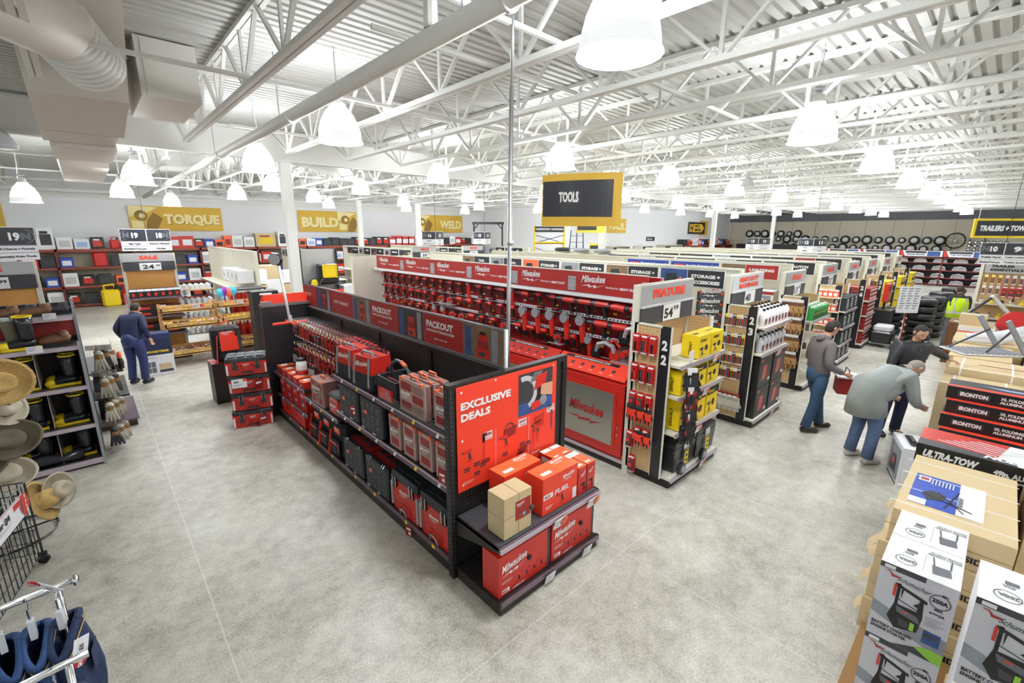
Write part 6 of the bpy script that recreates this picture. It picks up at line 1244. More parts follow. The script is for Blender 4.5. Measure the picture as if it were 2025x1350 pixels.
# ---------------------------------------------------------------- wall rack and banners
rk = empty('storage_rack', (0, 25.2, 0), 'long red-beamed storage rack along the white back wall', 'rack'); 
MB().box((-8, 0, 2.2), (20.5, .06, 2.31), 'beamred').box((-8, .64, 2.2), (20.5, .7, 2.31), 'beamred').box((-8, .06, 2.28), (20.5, .64, 2.305), 'beige').build('top_beam', rk)
for z in (1.6, .85, .12): MB().box((-8, 0, z-.08), (20.5, .05, z), 'beamred').box((-8, .05, z-.03), (20.5, .65, z-.005), 'beige').build('beam', rk)
for k in range(13): MB().box((-8+2.37*k, 0, 0), (-7.92+2.37*k, .7, 2.32), 'rackred').build('upright', rk)
MB().box((-8, .7, 0), (20.5, .74, 2.3), 'beige').build('back_board', rk)
def P_(c, t=None, d=None): return (c, t, d)
LB = dict(w=.4, d=.4, h=.3)
def abox(w, h, c, patch=None, p2=None):
    b = carton(w, .5, h, c); F = FR((-w/2, 0, 0), (1, 0, 0), (0, 0, 1))
    if patch: b.rect(F, w*.15, h*.2, w*.7, h*.5, patch)
    if p2: b.rect(F, w*.2, h*.72, w*.5, h*.12, p2, .003)
    return b.build('stock_carton', cat='box')
AB = [abox(.45, .42, 'paper', 'lightblue'), abox(.4, .45, 'black', 'cabred', 'white'), abox(.5, .5, 'cabred', 'paper'), abox(.35, .38, 'orange', 'black'), abox(.45, .55, 'white', 'lightgrey'), abox(.9, .72, 'kraft', 'dyellow', 'deepred'), abox(.45, .8, 'white', 'photo_dark', 'black'), abox(.38, .4, 'blue', 'white'), abox(.3, .55, 'orange', 'deepred'), abox(.42, .45, 'caseblack', 'photo_dark')]
AN = ('white and blue', 'black and red', 'red and white', 'orange and black', 'plain white', 'large brown strapped', 'tall white', 'blue and white', 'narrow orange', 'dark')
def gascan(c):
    t = empty('fuel_can', cat='fuel can'); MB().rbox((-.17, 0, 0), (.17, .26, .4), c, .05).build('tank', t); MB().tube([(-.1, .13, .4), (-.1, .13, .5), (.08, .13, .52), (.1, .13, .4)], .022, c, 6).tube([(.1, .1, .4), (.14, .08, .5)], .03, 'black', 6).build('handle', t); return t
gcs = {c: gascan(c) for c in ('yellow', 'red', 'blue')}
seq = [(-1.5, 0), (-1.1, 0), (-.68, 1), (-.2, 4), (.05, 0), (.45, 1)]
random.seed(5)
top = [(-3.4, 4), (-2.9, 0), (-2.4, 0), (-1.95, 4), (-1.5, 0), (-1.05, 6), (-.55, 4), (-.05, 0), (.42, 1), (2.95, 2), (3.45, 2), (3.9, 1), (4.3, 7), (4.7, 3), (5.05, 8), (5.45, 4), (5.95, 4), (6.7, 5), (7.5, 6), (8.0, 0), (8.45, 3), (8.9, 0), (9.3, 7), (9.75, 9), (10.2, 9)]
for i in range(14): top.append((10.65+.43*i, (9, 1, 9, 1, 2, 2, 2, 4, 0)[i*9//14]))
for i in range(8): top.append((16.7+.45*i, (2, 1, 9, 4)[i % 4]))
for i, (x, k) in enumerate(top):
    place(AB[k], (x, 25.3, 2.31), '%s carton on top of the wall rack, %s from its left end' % (AN[k], nth(i)), scale=(1, 1, .85+.2*random.random()))
for i, (x, c, s) in enumerate(((.95, 'red', .9), (1.25, 'red', .7), (1.62, 'yellow', 1.2), (2.05, 'yellow', 1.1), (2.5, 'blue', 1))): place(gcs[c], (x, 25.35, 2.31), '%s fuel can on top of the wall rack, %s of five' % (c, nth(i)), scale=s)
place(gcs['red'], (.4, 25.3, 1.6), 'tall red fuel can on the rack shelf under the TORQUE banner side', scale=(1.3, 1, 1.45)); place(gcs['yellow'], (.5, 24.7, 0), 'large yellow fuel can on the floor by the wall', scale=1.7); place(gcs['red'], (1.1, 24.8, 0), 'red fuel can on the floor beside the yellow one', scale=1.5)
for r, z in enumerate((.12, .85, 1.6)):
    for i in range(44):
        x = -3.2+.52*i
        if r == 2 and -.1 < x < .9: continue
        k = (0, 1, 9, 3, 4, 2, 9, 7)[(i*5+r*3) % 8]
        place(AB[k], (x, 25.28, z), '%s carton on the wall rack, %s shelf, %s from its left end' % (AN[k], ('bottom', 'middle', 'upper')[r], nth(i)), scale=(1, 1, .95), group='cartons inside the wall rack')
def banner(word, x0, x1, y, z0, z1, side, label, col='banner'):
    t = empty('wall_banner', ((x0+x1)/2, y, z0), label, 'banner'); w = x1-x0; h = z1-z0; MB().box((-w/2, 0, 0), (w/2, .03, h), col).build('board', t)
    f = FR((-w/2, 0, 0), (1, 0, 0), (0, 0, 1)); p = MB(); a = 0 if side > 0 else w*.6
    p.poly(f, [(a+.0, h*.55), (a+w*.2, h*.75), (a+w*.3, h*.95), (a, h)], 'banner_light', .003).disc(f, a+w*.12, h*.6, h*.22, 'banner_dark', .004, 18).poly(f, [(a+w*.15, 0), (a+w*.26, .0), (a+w*.34, h*.5), (a+w*.25, h*.75), (a+w*.18, h*.45)], 'banner_dark', .005).disc(f, a+w*.13, h*.6, h*.1, 'banner_light', .006, 12).rect(f, a+w*.02, h*.1, w*.12, h*.3, 'banner_light', .003)
    p.build('picture', t); tw = w*(.62 if word == 'TORQUE' else .56 if word == 'BUILD' else .48); tx = w*.97-tw if side > 0 else w*.05
    q = MB(); q.text(f, word, tx+.02, h*.2-.02, h*.5, 'banner_dark', w=tw, bold=.07, off=.008).text(f, word, tx, h*.2, h*.5, 'banner_light', w=tw, bold=.06, off=.012); q.build('lettering', t); return t
banner('TORQUE', 1.6, 5.05, 25.93, 3.05, 4.1, 1, 'golden TORQUE banner on the white back wall'); banner('BUILD', 8.55, 12.1, 25.93, 3.05, 4.15, -1, 'golden BUILD banner on the white back wall')
banner('WELD', 15.72, 19.35, 25.93, 3.05, 4.15, 1, 'golden WELD banner on the white back wall'); banner('DRIVE', -5.6, -2.05, 25.93, 3.1, 4.0, 1, 'golden banner cut by the frame edge above the rack'); banner('HAUL', 22.9, 26.5, 17.53, 3.08, 3.98, 1, 'golden HAUL banner partly behind the hanging TOOLS sign')
ps = empty('parts_service_sign', (36.4, 17.5, 3.05), 'black and gold PARTS SERVICE arrow sign on the rear wall', 'sign'); MB().box((-1.2, 0, 0), (1.6, .03, .92), 'signblack').build('board', ps); f = FR((-1.2, 0, 0), (1, 0, 0), (0, 0, 1))
MB().poly(f, [(.1, .14), (2.2, .14), (2.65, .46), (2.2, .78), (.1, .78)], 'golden', .004).disc(f, .5, .46, .36, 'signblack', .006, 20).disc(f, .5, .46, .3, 'golden', .008, 20).build('arrow', ps)
MB().text(f, 'N', .5, .3, .32, 'signblack', w=.36, align='c', bold=.1, off=.012).text(f, 'PARTS', 1.0, .52, .2, 'signblack', w=.8, bold=.06, off=.008).text(f, 'SERVICE', 1.0, .22, .2, 'signblack', w=1.1, bold=.06, off=.008).build('lettering', ps)
MB().box((37.2, 17.55, 2.95), (38.6, 17.58, 4.1), 'banner').build('wall_banner', label='plain golden banner behind the PARTS SERVICE sign', cat='banner')
# hanging TOOLS sign, gently curved
ts = empty('hanging_sign', (6.95, 5.45, 3.14), 'curved hanging sign reading TOOLS in a gold frame', 'sign'); A_, B_ = V3((6.33, 6.02, 0)), V3((7.42, 5.03, 0)); N_ = 12; w_ = (B_-A_).length; rr = (B_-A_).normalized(); nn = rr.cross(V3((0, 0, 1)))
def curve_pt(s, z, off=0): t = s*2-1; return A_.lerp(B_, s)+nn*(.1*(1-t*t)+off)+V3((0, 0, z+.06*s*(1 if z > .5 else 0)))-V3((6.95, 5.45, 0))
b = MB(); c = MB()
for k in range(N_):
    s0, s1 = k/N_, (k+1)/N_
    b.face([curve_pt(s0, 0), curve_pt(s1, 0), curve_pt(s1, .9), curve_pt(s0, .9)], 'golden').face([curve_pt(s0, 0, -.03), curve_pt(s1, 0, -.03), curve_pt(s1, .9, -.03), curve_pt(s0, .9, -.03)][::-1], 'golden').face([curve_pt(s0, 0), curve_pt(s0, 0, -.03), curve_pt(s1, 0, -.03), curve_pt(s1, 0)], 'golden')
    u0, u1 = .01+s0*.87, .01+s1*.87; c.face([curve_pt(u0, .17, .004), curve_pt(u1, .17, .004), curve_pt(u1, .78, .004), curve_pt(u0, .78, .004)], 'signblack')
b.face([curve_pt(1, 0), curve_pt(1, 0, -.03), curve_pt(1, .9, -.03), curve_pt(1, .9)], 'lightgrey'); b.build('frame_board', ts); c.build('black_field', ts)
tq = MB().text(FR((0, 0, 0), (1, 0, 0), (0, 0, 1)), 'TOOLS', 0, 0, .17, 'white', w=.36, bold=.06, off=.0); tq.v = [tuple(curve_pt(.2+x_/w_, .42+z_, .012)) for x_, y_, z_ in tq.v]; tq.build('lettering', ts)
for s in (.1, .9): MB().tube([curve_pt(s, .9, -.015), curve_pt(s, .9, -.015)+V3((0, 0, 1.26-.05*s))], .004, 'steel', 4).build('suspension_wire', ts)
t2 = empty('hanging_sign', (15.0, 11.0, 3.05), 'small gold-edged hanging sign behind the TOOLS sign', 'sign', rz=-.75); MB().box((-1.0, 0, 0), (.12, .03, .3), 'golden').rect(FR((-1.0, 0, 0), (1, 0, 0), (0, 0, 1)), .03, .1, .75, .17, 'signblack').tube([(0, 0, .3), (0, 0, 2.25)], .005, 'steel', 4).build('board', t2)
t3 = empty('hanging_sign', (19.3, .3, 2.95), 'gold-framed hanging sign reading TRAILERS + TOWING', 'sign', rz=-.84); f = FR((-.7, 0, 0), (1, 0, 0), (0, 0, 1)); MB().box((-.7, 0, 0), (1.1, .04, .54), 'yellow').rect(f, .07, .06, 1.66, .42, 'signblack').build('board', t3); MB().text(f, 'TRAILERS + TOWING', .17, .19, .16, 'white', w=1.45, bold=.06, shear=.15, off=.005).build('lettering', t3)
MB().tube([(-.6, .02, .54), (-.6, .02, 2.36)], .008, 'steel', 4).tube([(.9, .02, .54), (.9, .02, 2.36)], .008, 'steel', 4).build('suspension_wire', t3)
# gantry, scaffold and ladders by the far wall
gt = empty('gantry_crane', (15.2, 18.2, 0), 'black steel gantry frame standing before the white far wall', 'gantry', rz=-.75)
q = MB().box((-.8, -.06, 3.45), (.8, .06, 3.57), 'black')
for sx in (-1, 1): q.box((sx*.72-.04, -.04, 0), (sx*.72+.04, .04, 3.45), 'black').bar((sx*.72, 0, 3.2), (sx*.5, 0, 3.45), .05, .05, 'black').box((sx*.72-.05, -.6, .05), (sx*.72+.05, .6, .13), 'black')
q.build('frame', gt)
sc = empty('scaffold', (17.5, 16.1, 0), 'yellow scaffold tower with black crosswise sign', 'scaffold', rz=-.75); q = MB()
for sx in (-.75, .75):
    for y in (-.35, .35): q.tube([(sx, y, 0), (sx, y, 3.4)], .025, 'yellow', 6)
    for k in range(9): q.tube([(sx, -.35, .3+.36*k), (sx, .35, .3+.36*k)], .018, 'yellow', 5)
for z in (.6, 1.9, 2.55): q.tube([(-.75, -.35, z), (.75, -.35, z+.4)], .018, 'darkblue', 5).tube([(-.75, .35, z+.4), (.75, .35, z)], .018, 'darkblue', 5)
q.box((-.75, -.35, 2.5), (.75, .35, 2.56), 'dark_wood').tube([(-.8, -.35, 2.58), (.8, -.35, 2.58)], .04, 'yellow', 6); q.build('frame', sc); MB().box((-.75, -.4, 3.08), (.7, -.38, 3.36), 'signblack').text(FR((-.75, -.4, 3.08), (1, 0, 0), (0, 0, 1)), 'CONSTRUCTION + SCAFFOLDING', .05, .1, .09, 'white', w=1.35, bold=.04).build('sign_board', sc)
ld = empty('step_ladder_frame', (18.6, 15.2, 0), 'dark blue and black ladder frames beside the yellow scaffold', 'ladder', rz=-.75); q = MB()
for sx in (-.5, 0, .5): q.bar((sx, 0, 0), (sx*.6, 0, 3.2), .04, .04, 'darkblue' if sx else 'black').bar((sx, .5, 0), (sx*.6, 0, 3.2), .04, .03, 'black')
for k in range(9): q.bar((-.5+.02*k, 0, .35+.32*k), (.5-.02*k, 0, .35+.32*k), .04, .02, 'darkblue')
q.build('frame', ld)
tw_ = empty('power_sign', (20.4, 15.4, 1.9), 'small black and gold POWER sign over the rear aisles', 'sign', rz=-.8); MB().box((-.3, 0, 0), (.3, .02, .6), 'dyellow').rect(FR((-.3, 0, 0), (1, 0, 0), (0, 0, 1)), .05, .08, .5, .42, 'signblack').text(FR((-.3, 0, 0), (1, 0, 0), (0, 0, 1)), 'POWER', .1, .15, .12, 'yellow', w=.4, bold=.05, off=.005).build('board', tw_); MB().box((-.02, 0, -1.9), (.02, .02, 0), 'black').box((-.3, -.2, -1.9), (.3, .2, -1.86), 'black').build('stand', tw_)
# restroom sign and rear right fixtures
rs = MB().box((0, 0, 0), (1.1, .03, .28), 'signblack').text(FR((0, 0, 0), (1, 0, 0), (0, 0, 1)), 'Restrooms', .1, .08, .12, 'white', w=.7).build('restroom_sign', label='small black Restrooms sign on the rear white wall', cat='sign'); rs.location = (29.2, 17.565, 2.55)
rk2 = empty('rear_counter_rack', (37.5, 16.9, 0), 'red-beamed rack with cartons below the PARTS SERVICE sign', 'rack'); MB().box((-4, 0, 2.1), (5, .6, 2.18), 'beamred').box((-4, 0, 1.2), (5, .6, 1.26), 'beamred').box((-4, .58, 0), (5, .6, 2.1), 'beige').build('beams', rk2)
for k in range(5): MB().box((-4+2.2*k, 0, 0), (-3.93+2.2*k, .6, 2.18), 'rackred').build('upright', rk2)
for i in range(17): k = (9, 1, 3, 0, 4, 2, 7)[i % 7]; place(AB[k], (33.8+.5*i, 17.0, 2.18), '%s carton on the rack under PARTS SERVICE, %s along' % (AN[k], nth(i)), group='cartons on the rear counter rack')
for i, (x, w2, c) in enumerate(((24.2, 2.0, 'beige'), (27.6, 1.5, 'cream'), (30.6, 2.6, 'beige'))):
    b = MB().box((0, 0, 0), (w2, .6, 2.25), c).rect(FR((0, 0, 0), (1, 0, 0), (0, 0, 1)), .1, 1.85, w2-.2, .35, 'photo_dark').build('wall_cabinet', label='tall %s wall fixture with a picture board, %s from the far corner side' % (c, nth(i)), cat='cabinet'); b.location = (x, 16.9, 0)
# ---------------------------------------------------------------- the pallets along the right of the aisle
def charger_box():
    w, d, h = .34, .37, .505; t = empty('charger_carton', cat='box'); b = carton(w, d, h, 'white', side='paper'); F, T, L, R = frames(w, d, h)
    b.rect(F, 0, 0, w, h, 'frontgrey', .001); b.poly(F, [(0, .16), (w, .04), (w, .17), (.1, .21), (0, .24)], 'photo_grey', .002); b.rect(F, 0, h-.035, w*.6, .035, 'darkgrey', .002).rect(F, .02, h-.03, .05, .022, 'paper', .003)
    # the trolley charger: tall handle frame, body, panel, clamps
    x0, y0 = .075, .17
    b.poly(F, [(x0, y0+.0), (x0+.02, y0+.1), (x0+.02, h-.1), (x0+.035, h-.1), (x0+.035, y0+.1), (x0+.12, y0+.1), (x0+.125, h-.14), (x0+.14, h-.14), (x0+.15, y0+.07), (x0+.14, y0-.03), (x0+.04, y0-.06)], 'black', .003)
    b.poly(F, [(x0+.01, h-.1), (x0+.155, h-.145), (x0+.155, h-.165), (x0+.01, h-.118)], 'black', .004).rect(F, x0+.005, h-.19, .012, .08, 'cabred', .005); b.poly(F, [(x0+.04, h-.13), (x0+.05, h-.13), (x0+.045, h-.2)], 'black', .004).poly(F, [(x0+.1, h-.2), (x0+.13, h-.17), (x0+.125, h-.21)], 'black', .004)
    b.bar(F[0]+V3((x0+.03, -.004, h-.2)), F[0]+V3((x0+.12, -.004, y0+.11)), .003, .003, 'black', (0, 1, 0)); b.poly(F, [(x0+.03, y0+.09), (x0+.13, y0+.07), (x0+.145, y0+.03), (x0+.04, y0+.05)], 'midgrey', .005).poly(F, [(x0+.05, y0+.02), (x0+.1, y0+.01), (x0+.1, y0-.03), (x0+.06, y0-.03)], 'darkgrey', .005).rect(F, x0+.105, y0-.03, .02, .05, 'limegreen', .006).rect(F, x0+.06, y0+.065, .03, .008, 'brightred', .007)
    b.ring(F, .277, h-.115, .04, .046, 'midgrey', .003, 18).poly(F, [(.28, h-.075), (.28, h-.06), (.31, h-.068)], 'black', .004)
    b.rect(F, .24, .1, .075, .085, 'photo_blue', .003).rect(F, .245, .145, .06, .02, 'darkgrey', .004); b.poly(F, [(.18, 0), (.34, .0), (.34, .07), (.28, .075), (.22, .05)], 'limegreen', .003).poly(F, [(.12, .0), (.2, .0), (.3, .0), (.22, .045)], 'darkgrey', .0035)
    lines(b, F, .235, h-.235, .08, 6, 'grey', .011, .004)
    b.ring(T, .1, .1, .045, .05, 'midgrey', .002, 16).poly(T, [(.22, .07), (.3, .09), (.29, .17), (.21, .16)], 'midgrey', .003).bar(T[0]+V3((.22, .16, .004)), T[0]+V3((.21, .25, .004)), .006, .002, 'darkgrey').bar(T[0]+V3((.29, .17, .004)), T[0]+V3((.29, .26, .004)), .006, .002, 'darkgrey').rect(T, .09, .21, .05, .035, 'midgrey').rect(T, .175, .05, .006, .2, 'lightgrey')
    b.build('carton', t); q = MB(); q.poly(F, [(.02, h-.045), (.05, h-.05), (.06, h-.075), (.1, h-.07), (.09, h-.06), (.065, h-.06), (.05, h-.042)], 'signred', .004)
    q.text(F, 'Schumacher', .085, h-.085, .03, 'black', w=.15, bold=.0, shear=.4, rot=-.1, off=.004).text(F, '250A', .243, h-.125, .026, 'black', w=.068, bold=.05, off=.004).text(F, '40A', .258, h-.175, .017, 'black', w=.04, bold=.05, off=.004).text(F, '6<>2A', .245, h-.205, .017, 'black', w=.065, bold=.05, off=.004)
    q.text(F, 'BATTERY CHARGER/', .015, .085, .02, 'black', w=.19, bold=.04, off=.005, rot=-.02).text(F, 'ENGINE STARTER', .015, .058, .02, 'black', w=.165, bold=.04, off=.005, rot=-.02)
    T2 = FR((w/2, d, h), (-1, 0, 0), (0, -1, 0)); q.text(T2, '250A', .2, .255, .03, 'midgrey', w=.075, bold=.04, off=.004).text(T2, '40A', .21, .17, .022, 'midgrey', w=.05, off=.004).text(T2, 'BATTERY CHARGER/', .01, .09, .018, 'midgrey', w=.15, off=.004).text(T2, 'ENGINE STARTER', .01, .065, .018, 'midgrey', w=.14, off=.004); q.build('lettering', t); return t
mat('frontgrey', '#c9cad2', rough=.45)
cb = charger_box()
MB().box((3.1, -1.0, 0), (3.95, .28, .11), 'kraft_dark').build('pallet', label='low brown pallet under the battery charger cartons', cat='pallet')
MB().box((2.86, -1.3, .11), (3.6, -.19, .3), 'kraft').build('flat_carton', label='flat brown carton under the second charger stack', cat='box')
for i, x in enumerate((3.2, 3.575)):
    for k in range(2): place(cb, (x, .03, .11+.508*k), 'white battery charger carton in the stack by the aisle, %s column, %s' % (('front', 'rear')[i], ('lower', 'top')[k]), rz=-math.pi/2)
for i in range(2):
    for k in range(2): place(cb, (2.88+.375*i*0, -.35-.36*i, .3+.52*k), 'white battery charger carton of the second stack, %s from the aisle, %s' % (nth(i), ('lower', 'top')[k]), rz=-math.pi/2)
def kraft_case(w, d, h, name='brown_carton'):
    b = carton(w, d, h, 'kraft'); F, T, L, R = frames(w, d, h); b.rect(F, 0, h*.48, w, .004, 'kraft_dark').rect(T, w*.45, 0, w*.05, d, 'tape').rect(F, w*.3, h*.2, w*.14, h*.1, 'kraft_dark').rect(L, d*.2, h*.3, d*.2, h*.2, 'kraft_dark'); return b
sd = []
for k in range(4):
    b = MB(); dx = (.0, .03, -.02, .02)[k]; z0 = .05+.2625*k; b.box((3.97+dx, -.36, z0), (5.17+dx, .28-.01*k+(.03 if k < 3 else 0), z0+.258), 'kraft'); f = FR((3.97+dx, .28, z0), (0, -1, 0), (0, 0, 1)); b.rect(f, 0, .13, .64, .004, 'kraft_dark')
    t = b.build('wide_flat_carton', label='wide brown carton labelled W/SIDES in the strapped stack, %s from the floor' % nth(k), cat='box'); MB().text(f, 'W/SIDES', .34, .05, .045, 'black', w=.24, bold=.03, off=.004).build('lettering', t); sd.append(t)
MB().box((3.97, -.36, 0), (5.17, .28, .05), 'dark_wood').build('pallet', label='thin dark pallet under the W/SIDES cartons', cat='pallet')
z = .05+.2625*3+.258
f = FR((4.19, .2, z), (0, -1, 0), (1, 0, 0)); lab = MB().rect(f, 0, 0, .4, .58, 'blue', .002).rect(f, .26, 0, .14, .58, 'paper', .0025).rect(f, 0, .0, .1, .1, 'paper', .004).rect(f, .02, .45, .07, .1, 'paper', .003).rect(f, .03, .47, .05, .05, 'signred', .004)
lab.poly(f, [(.06, .22), (.12, .3), (.2, .26), (.18, .15), (.1, .12)], 'black', .004).bar(f[0]+V3((.05, -.2, .004)), f[0]+V3((.4, -.26, .004)), .01, .002, 'black').bar(f[0]+V3((.2, -.1, .004)), f[0]+V3((.1, -.34, .004)), .012, .002, 'black').bar(f[0]+V3((.3, -.15, .004)), f[0]+V3((.05, -.3, .004)), .008, .002, 'black')
for k in range(7): lab.rect(f, .1+.02*k, .42, .006, .1, 'white', .004)
lab.text(f, 'STRONGWAY', .29, .12, .028, 'darkgrey', w=.2, rot=1.57, off=.005); lb_ = lab.build('shipping_label', sd[3]); lb_.name = 'printed_label'
st = MB()
for x in (4.12, 4.42, 4.72, 5.02): st.box((x, -.37, z), (x+.008, .285, z+.003), 'white').box((x, .283, 0), (x+.008, .287, z), 'white')
st.build('strapping', sd[3])
fl_ = MB()
for k, (x, zz) in enumerate(((3.98, .8), (4.3, .55), (4.0, .5), (4.9, .7), (3.99, .25))): fl_.face([(x, .29, zz), (x+.15, .3, zz), (x+.12, .36+.02*(k % 2), zz-.08), (x+.02, .35, zz-.1)], 'kraft')
fl_.build('torn_flap', sd[2])
bkx = MB().box((4.45, -1.1, 0), (5.65, -.41, 1.15), 'kraft').rect(FR((4.45, -1.1, 1.15), (1, 0, 0), (0, 1, 0)), .5, 0, .05, .69, 'tape').build('tall_brown_carton', label='tall brown carton to the outside of the W/SIDES stack', cat='box')
# cargo carrier carton on its pile
for k in range(3): b = MB().box((5.32+.01*k, -.9, .32*k), (6.1, .24, .32*k+.318), 'black').rect(FR((5.32+.01*k, .24, .32*k), (0, -1, 0), (0, 0, 1)), .1, .1, .4, .1, 'darkgrey', .002).build('product_carton', label='black carton under the red and white cargo carrier carton, %s from the floor' % nth(k), cat='box')
uc = empty('cargo_carrier_carton', (5.33, -.3, .96), 'black cargo carrier carton with red and white top', 'box'); MB().box((0, -.72, 0), (.5, .57, .2), 'black', top='paper').build('carton', uc); F = FR((0, .57, 0), (0, -1, 0), (0, 0, 1)); T = FR((0, .57, .2), (0, -1, 0), (1, 0, 0))
b = MB().poly(T, [(0, .12), (.5, .08), (.58, .5), (0, .5)], 'cabred', .002).poly(T, [(0, 0), (.62, 0), (.62, .06), (.5, .1), (.0, .16)], 'darkgrey', .003)
for k in range(6): b.poly(T, [(.12+.05*k, .2+.04*k), (.5+.05*k, .12+.04*k), (.5+.05*k, .135+.04*k), (.12+.05*k, .215+.04*k)], 'white', .004)
for k in range(5): b.poly(T, [(.7, .1+.08*k), (1.2, .06+.08*k), (1.2, .066+.08*k), (.7, .107+.08*k)], 'grey', .004)
b.build('top_picture', uc); q = MB(); q.text(F, 'ULTRA-TOW', .05, .09, .07, 'white', w=.36, bold=.06, shear=.3, off=.003).text(F, '49in. ALUMINUM CARGO CARRIER', .5, .085, .05, 'white', w=.75, bold=.05, off=.003).text(F, '500-lb. Capacity', .5, .045, .03, 'white', w=.24, shear=.2, off=.003).text(T, 'MULTI-USE', .42, .02, .08, 'white', w=.5, shear=.3, bold=.05, off=.006); q.build('lettering', uc)
wx = empty('picture_carton', (6.84, .45, 0), 'tall white carton with black handle and picture side standing in the aisle', 'box'); wx.rotation_euler = (0, 0, math.atan2(.17, .52)+math.pi)
w_ = MB().box((-.52, -.0, 0), (0, .24, .52), 'paper'); f = FR((-.52, .24, 0), (1, 0, 0), (0, 0, 1)); wx.rotation_euler = (0, 0, math.atan2(.17, .52)); w_ = MB().box((0, -.26, 0), (.55, 0, .52), 'paper'); f = FR((.55, 0, 0), (-1, 0, 0), (0, 0, 1))
w_.rect(f, .05, .06, .45, .4, 'photo_grey').poly(f, [(.1, .1), (.4, .12), (.35, .35), (.15, .3)], 'darkgrey', .003).rect(f, .2, .2, .1, .08, 'cabred', .004).rect(f, .05, .01, .45, .03, 'darkgrey', .003); w_.build('carton', wx); MB().rbox((.12, -.17, .52), (.45, -.09, .545), 'black', .01).rbox((.2, -.15, .545), (.36, -.11, .56), 'blacksatin', .01).build('carry_handle', wx)
# folding platform cartons
def platform_box():
    t = empty('folding_platform_carton', cat='box'); MB().box((0, -1.2, 0), (.42, .0, .152), 'black').build('carton', t); F = FR((0, 0, 0), (0, -1, 0), (0, 0, 1)); T = FR((0, 0, .152), (0, -1, 0), (1, 0, 0))
    MB().rect(F, .1, .045, .28, .07, 'darkgrey', .002).rect(T, 0, 0, 1.2, .42, 'photo_dark', .001).poly(T, [(0, .02), (1.2, .0), (1.2, .12), (0, .1)], 'brightred', .003).poly(T, [(.25, .3), (.5, .2), (1.1, .22), (1.1, .3), (.52, .26)], 'lightblue', .004).build('print', t)
    MB().text(F, 'IRONTON', .12, .055, .05, 'white', w=.24, bold=.06, off=.004).text(F, 'XL FOLDING', .46, .085, .035, 'white', w=.24, bold=.05, off=.003).text(F, 'ALUMINUM PLATFORM', .46, .04, .035, 'white', w=.46, bold=.05, off=.003).build('lettering', t); return t
pbx = platform_box()
for k in range(7): place(pbx, ((7.6, 7.5, 7.38, 7.27, 7.33, 7.3, 7.35)[k], .23-.02*(k % 2), 1.045-.154*k), 'black folding platform carton with orange edge, %s from the top of the stack' % nth(k))
# long strapped brown cartons, beyond the platforms
def strapped(x0, x1, y0, y1, z, label, n=3):
    t = empty('strapped_brown_carton', (x0, y1, 0), label, 'box'); b = MB()
    b.box((0, y0-y1, 0), (x1-x0, 0, z), 'kraft'); f = FR((0, 0, z), (0, -1, 0), (1, 0, 0)); g = FR((0, 0, 0), (0, -1, 0), (0, 0, 1)); L = y1-y0
    b.rect(f, .3, (x1-x0)*.5, L*.8, .04, 'deepred', .002).rect(g, .4, z*.8, L*.5, .04, 'deepred', .002).rect(f, 0, (x1-x0)*.3, L, .02, 'tape', .0015).rect(g, .6, z*.4, .3, .12, 'kraft_dark', .002); b.build('carton', t)
    s = MB()
    for k in range(n): y = -(.12+k*L/n); s.box((-.003, y-.02, 0), (0, y, z+.003), 'white').box((0, y-.02, z), (x1-x0, y, z+.003), 'white')
    s.box((.04, y0-y1, z), (.06, 0, z+.003), 'white'); s.build('strapping', t); return t
strapped(8.55, 9.15, -1.2, .36, 1.0, 'long strapped brown carton next to the black platform cartons'); strapped(9.2, 10.1, -1.25, .32, 1.1, 'long strapped brown carton under the man in black\'s hand')
for k in range(8):
    dx = .05*math.sin(k*2.1); MB().box((10.9+dx, -.35, .02+.118*k), (12.3+dx, .42, .02+.118*k+.11), 'kraft').rect(FR((10.9+dx, .42, .02+.118*k), (0, -1, 0), (0, 0, 1)), .1, .03, .3, .03, 'kraft_dark').build('flat_brown_carton', label='flat brown carton in the stack under the grey step ramp, %s from the floor' % nth(k), cat='box', group='flat brown cartons under the ramp')
def ramp(label, loc, rz, s=1.):
    t = empty('folding_ramp', loc, label, 'ramp', rz=rz); q = MB(); q.box((-.5, -.3, 0), (.5, .3, .02), 'plasticwhite')
    for k in range(12): q.box((-.46+.08*k, -.28, .02), (-.42+.08*k, .28, .035), 'grey')
    q.build('tread_plate', t); MB().bar((.45, .28, .03), (.05, .3, .62), .07, .04, 'grey', (0, 1, 0)).bar((.45, -.28, .03), (.05, -.28, .62), .07, .04, 'grey', (0, 1, 0)).build('raised_arm', t)
    MB().bar((-.4, .2, .04), (.25, .28, .38), .025, .025, 'darkgrey').bar((-.1, -.2, .04), (.2, -.2, .42), .025, .025, 'darkgrey').build('brace', t); t.scale = (s, s, s); return t
ramp('grey ribbed folding ramp standing open on the flat brown cartons', (11.6, .02, .966), -.9)
for i in range(2): MB().tube([(12.5, .3, 1.02+.06*i), (12.6, -.1, 1.04+.06*i), (12.7, -.45, 1.2+.1*i)], [.06, .11, .07], 'plasticwhite', 10).build('white_fender', smooth=True, label='curved white plastic fender behind the grey ramp, %s one' % ('lower', 'upper')[i], cat='fender')
MB().box((12.4, -.5, 0), (13.1, .45, .98), 'kraft').build('brown_carton', label='brown carton block under the white fenders', cat='box')
for i, (x0, x1, y0, y1, z) in enumerate(((13.3, 14.2, -.5, .5, .9), (14.3, 15.2, -.5, .5, 1.02))):
    t = MB().box((x0, y0, 0), (x1, y1, z), 'kraft').box((x0-.01, y0, z-.2), (x0, y1, z), 'paper').box((x0-.012, y0, z-.16), (x0-.01, y1, z-.1), 'orange').build('brown_carton', label='brown carton with white and orange band past the grey ramp, %s out' % nth(i), cat='box')
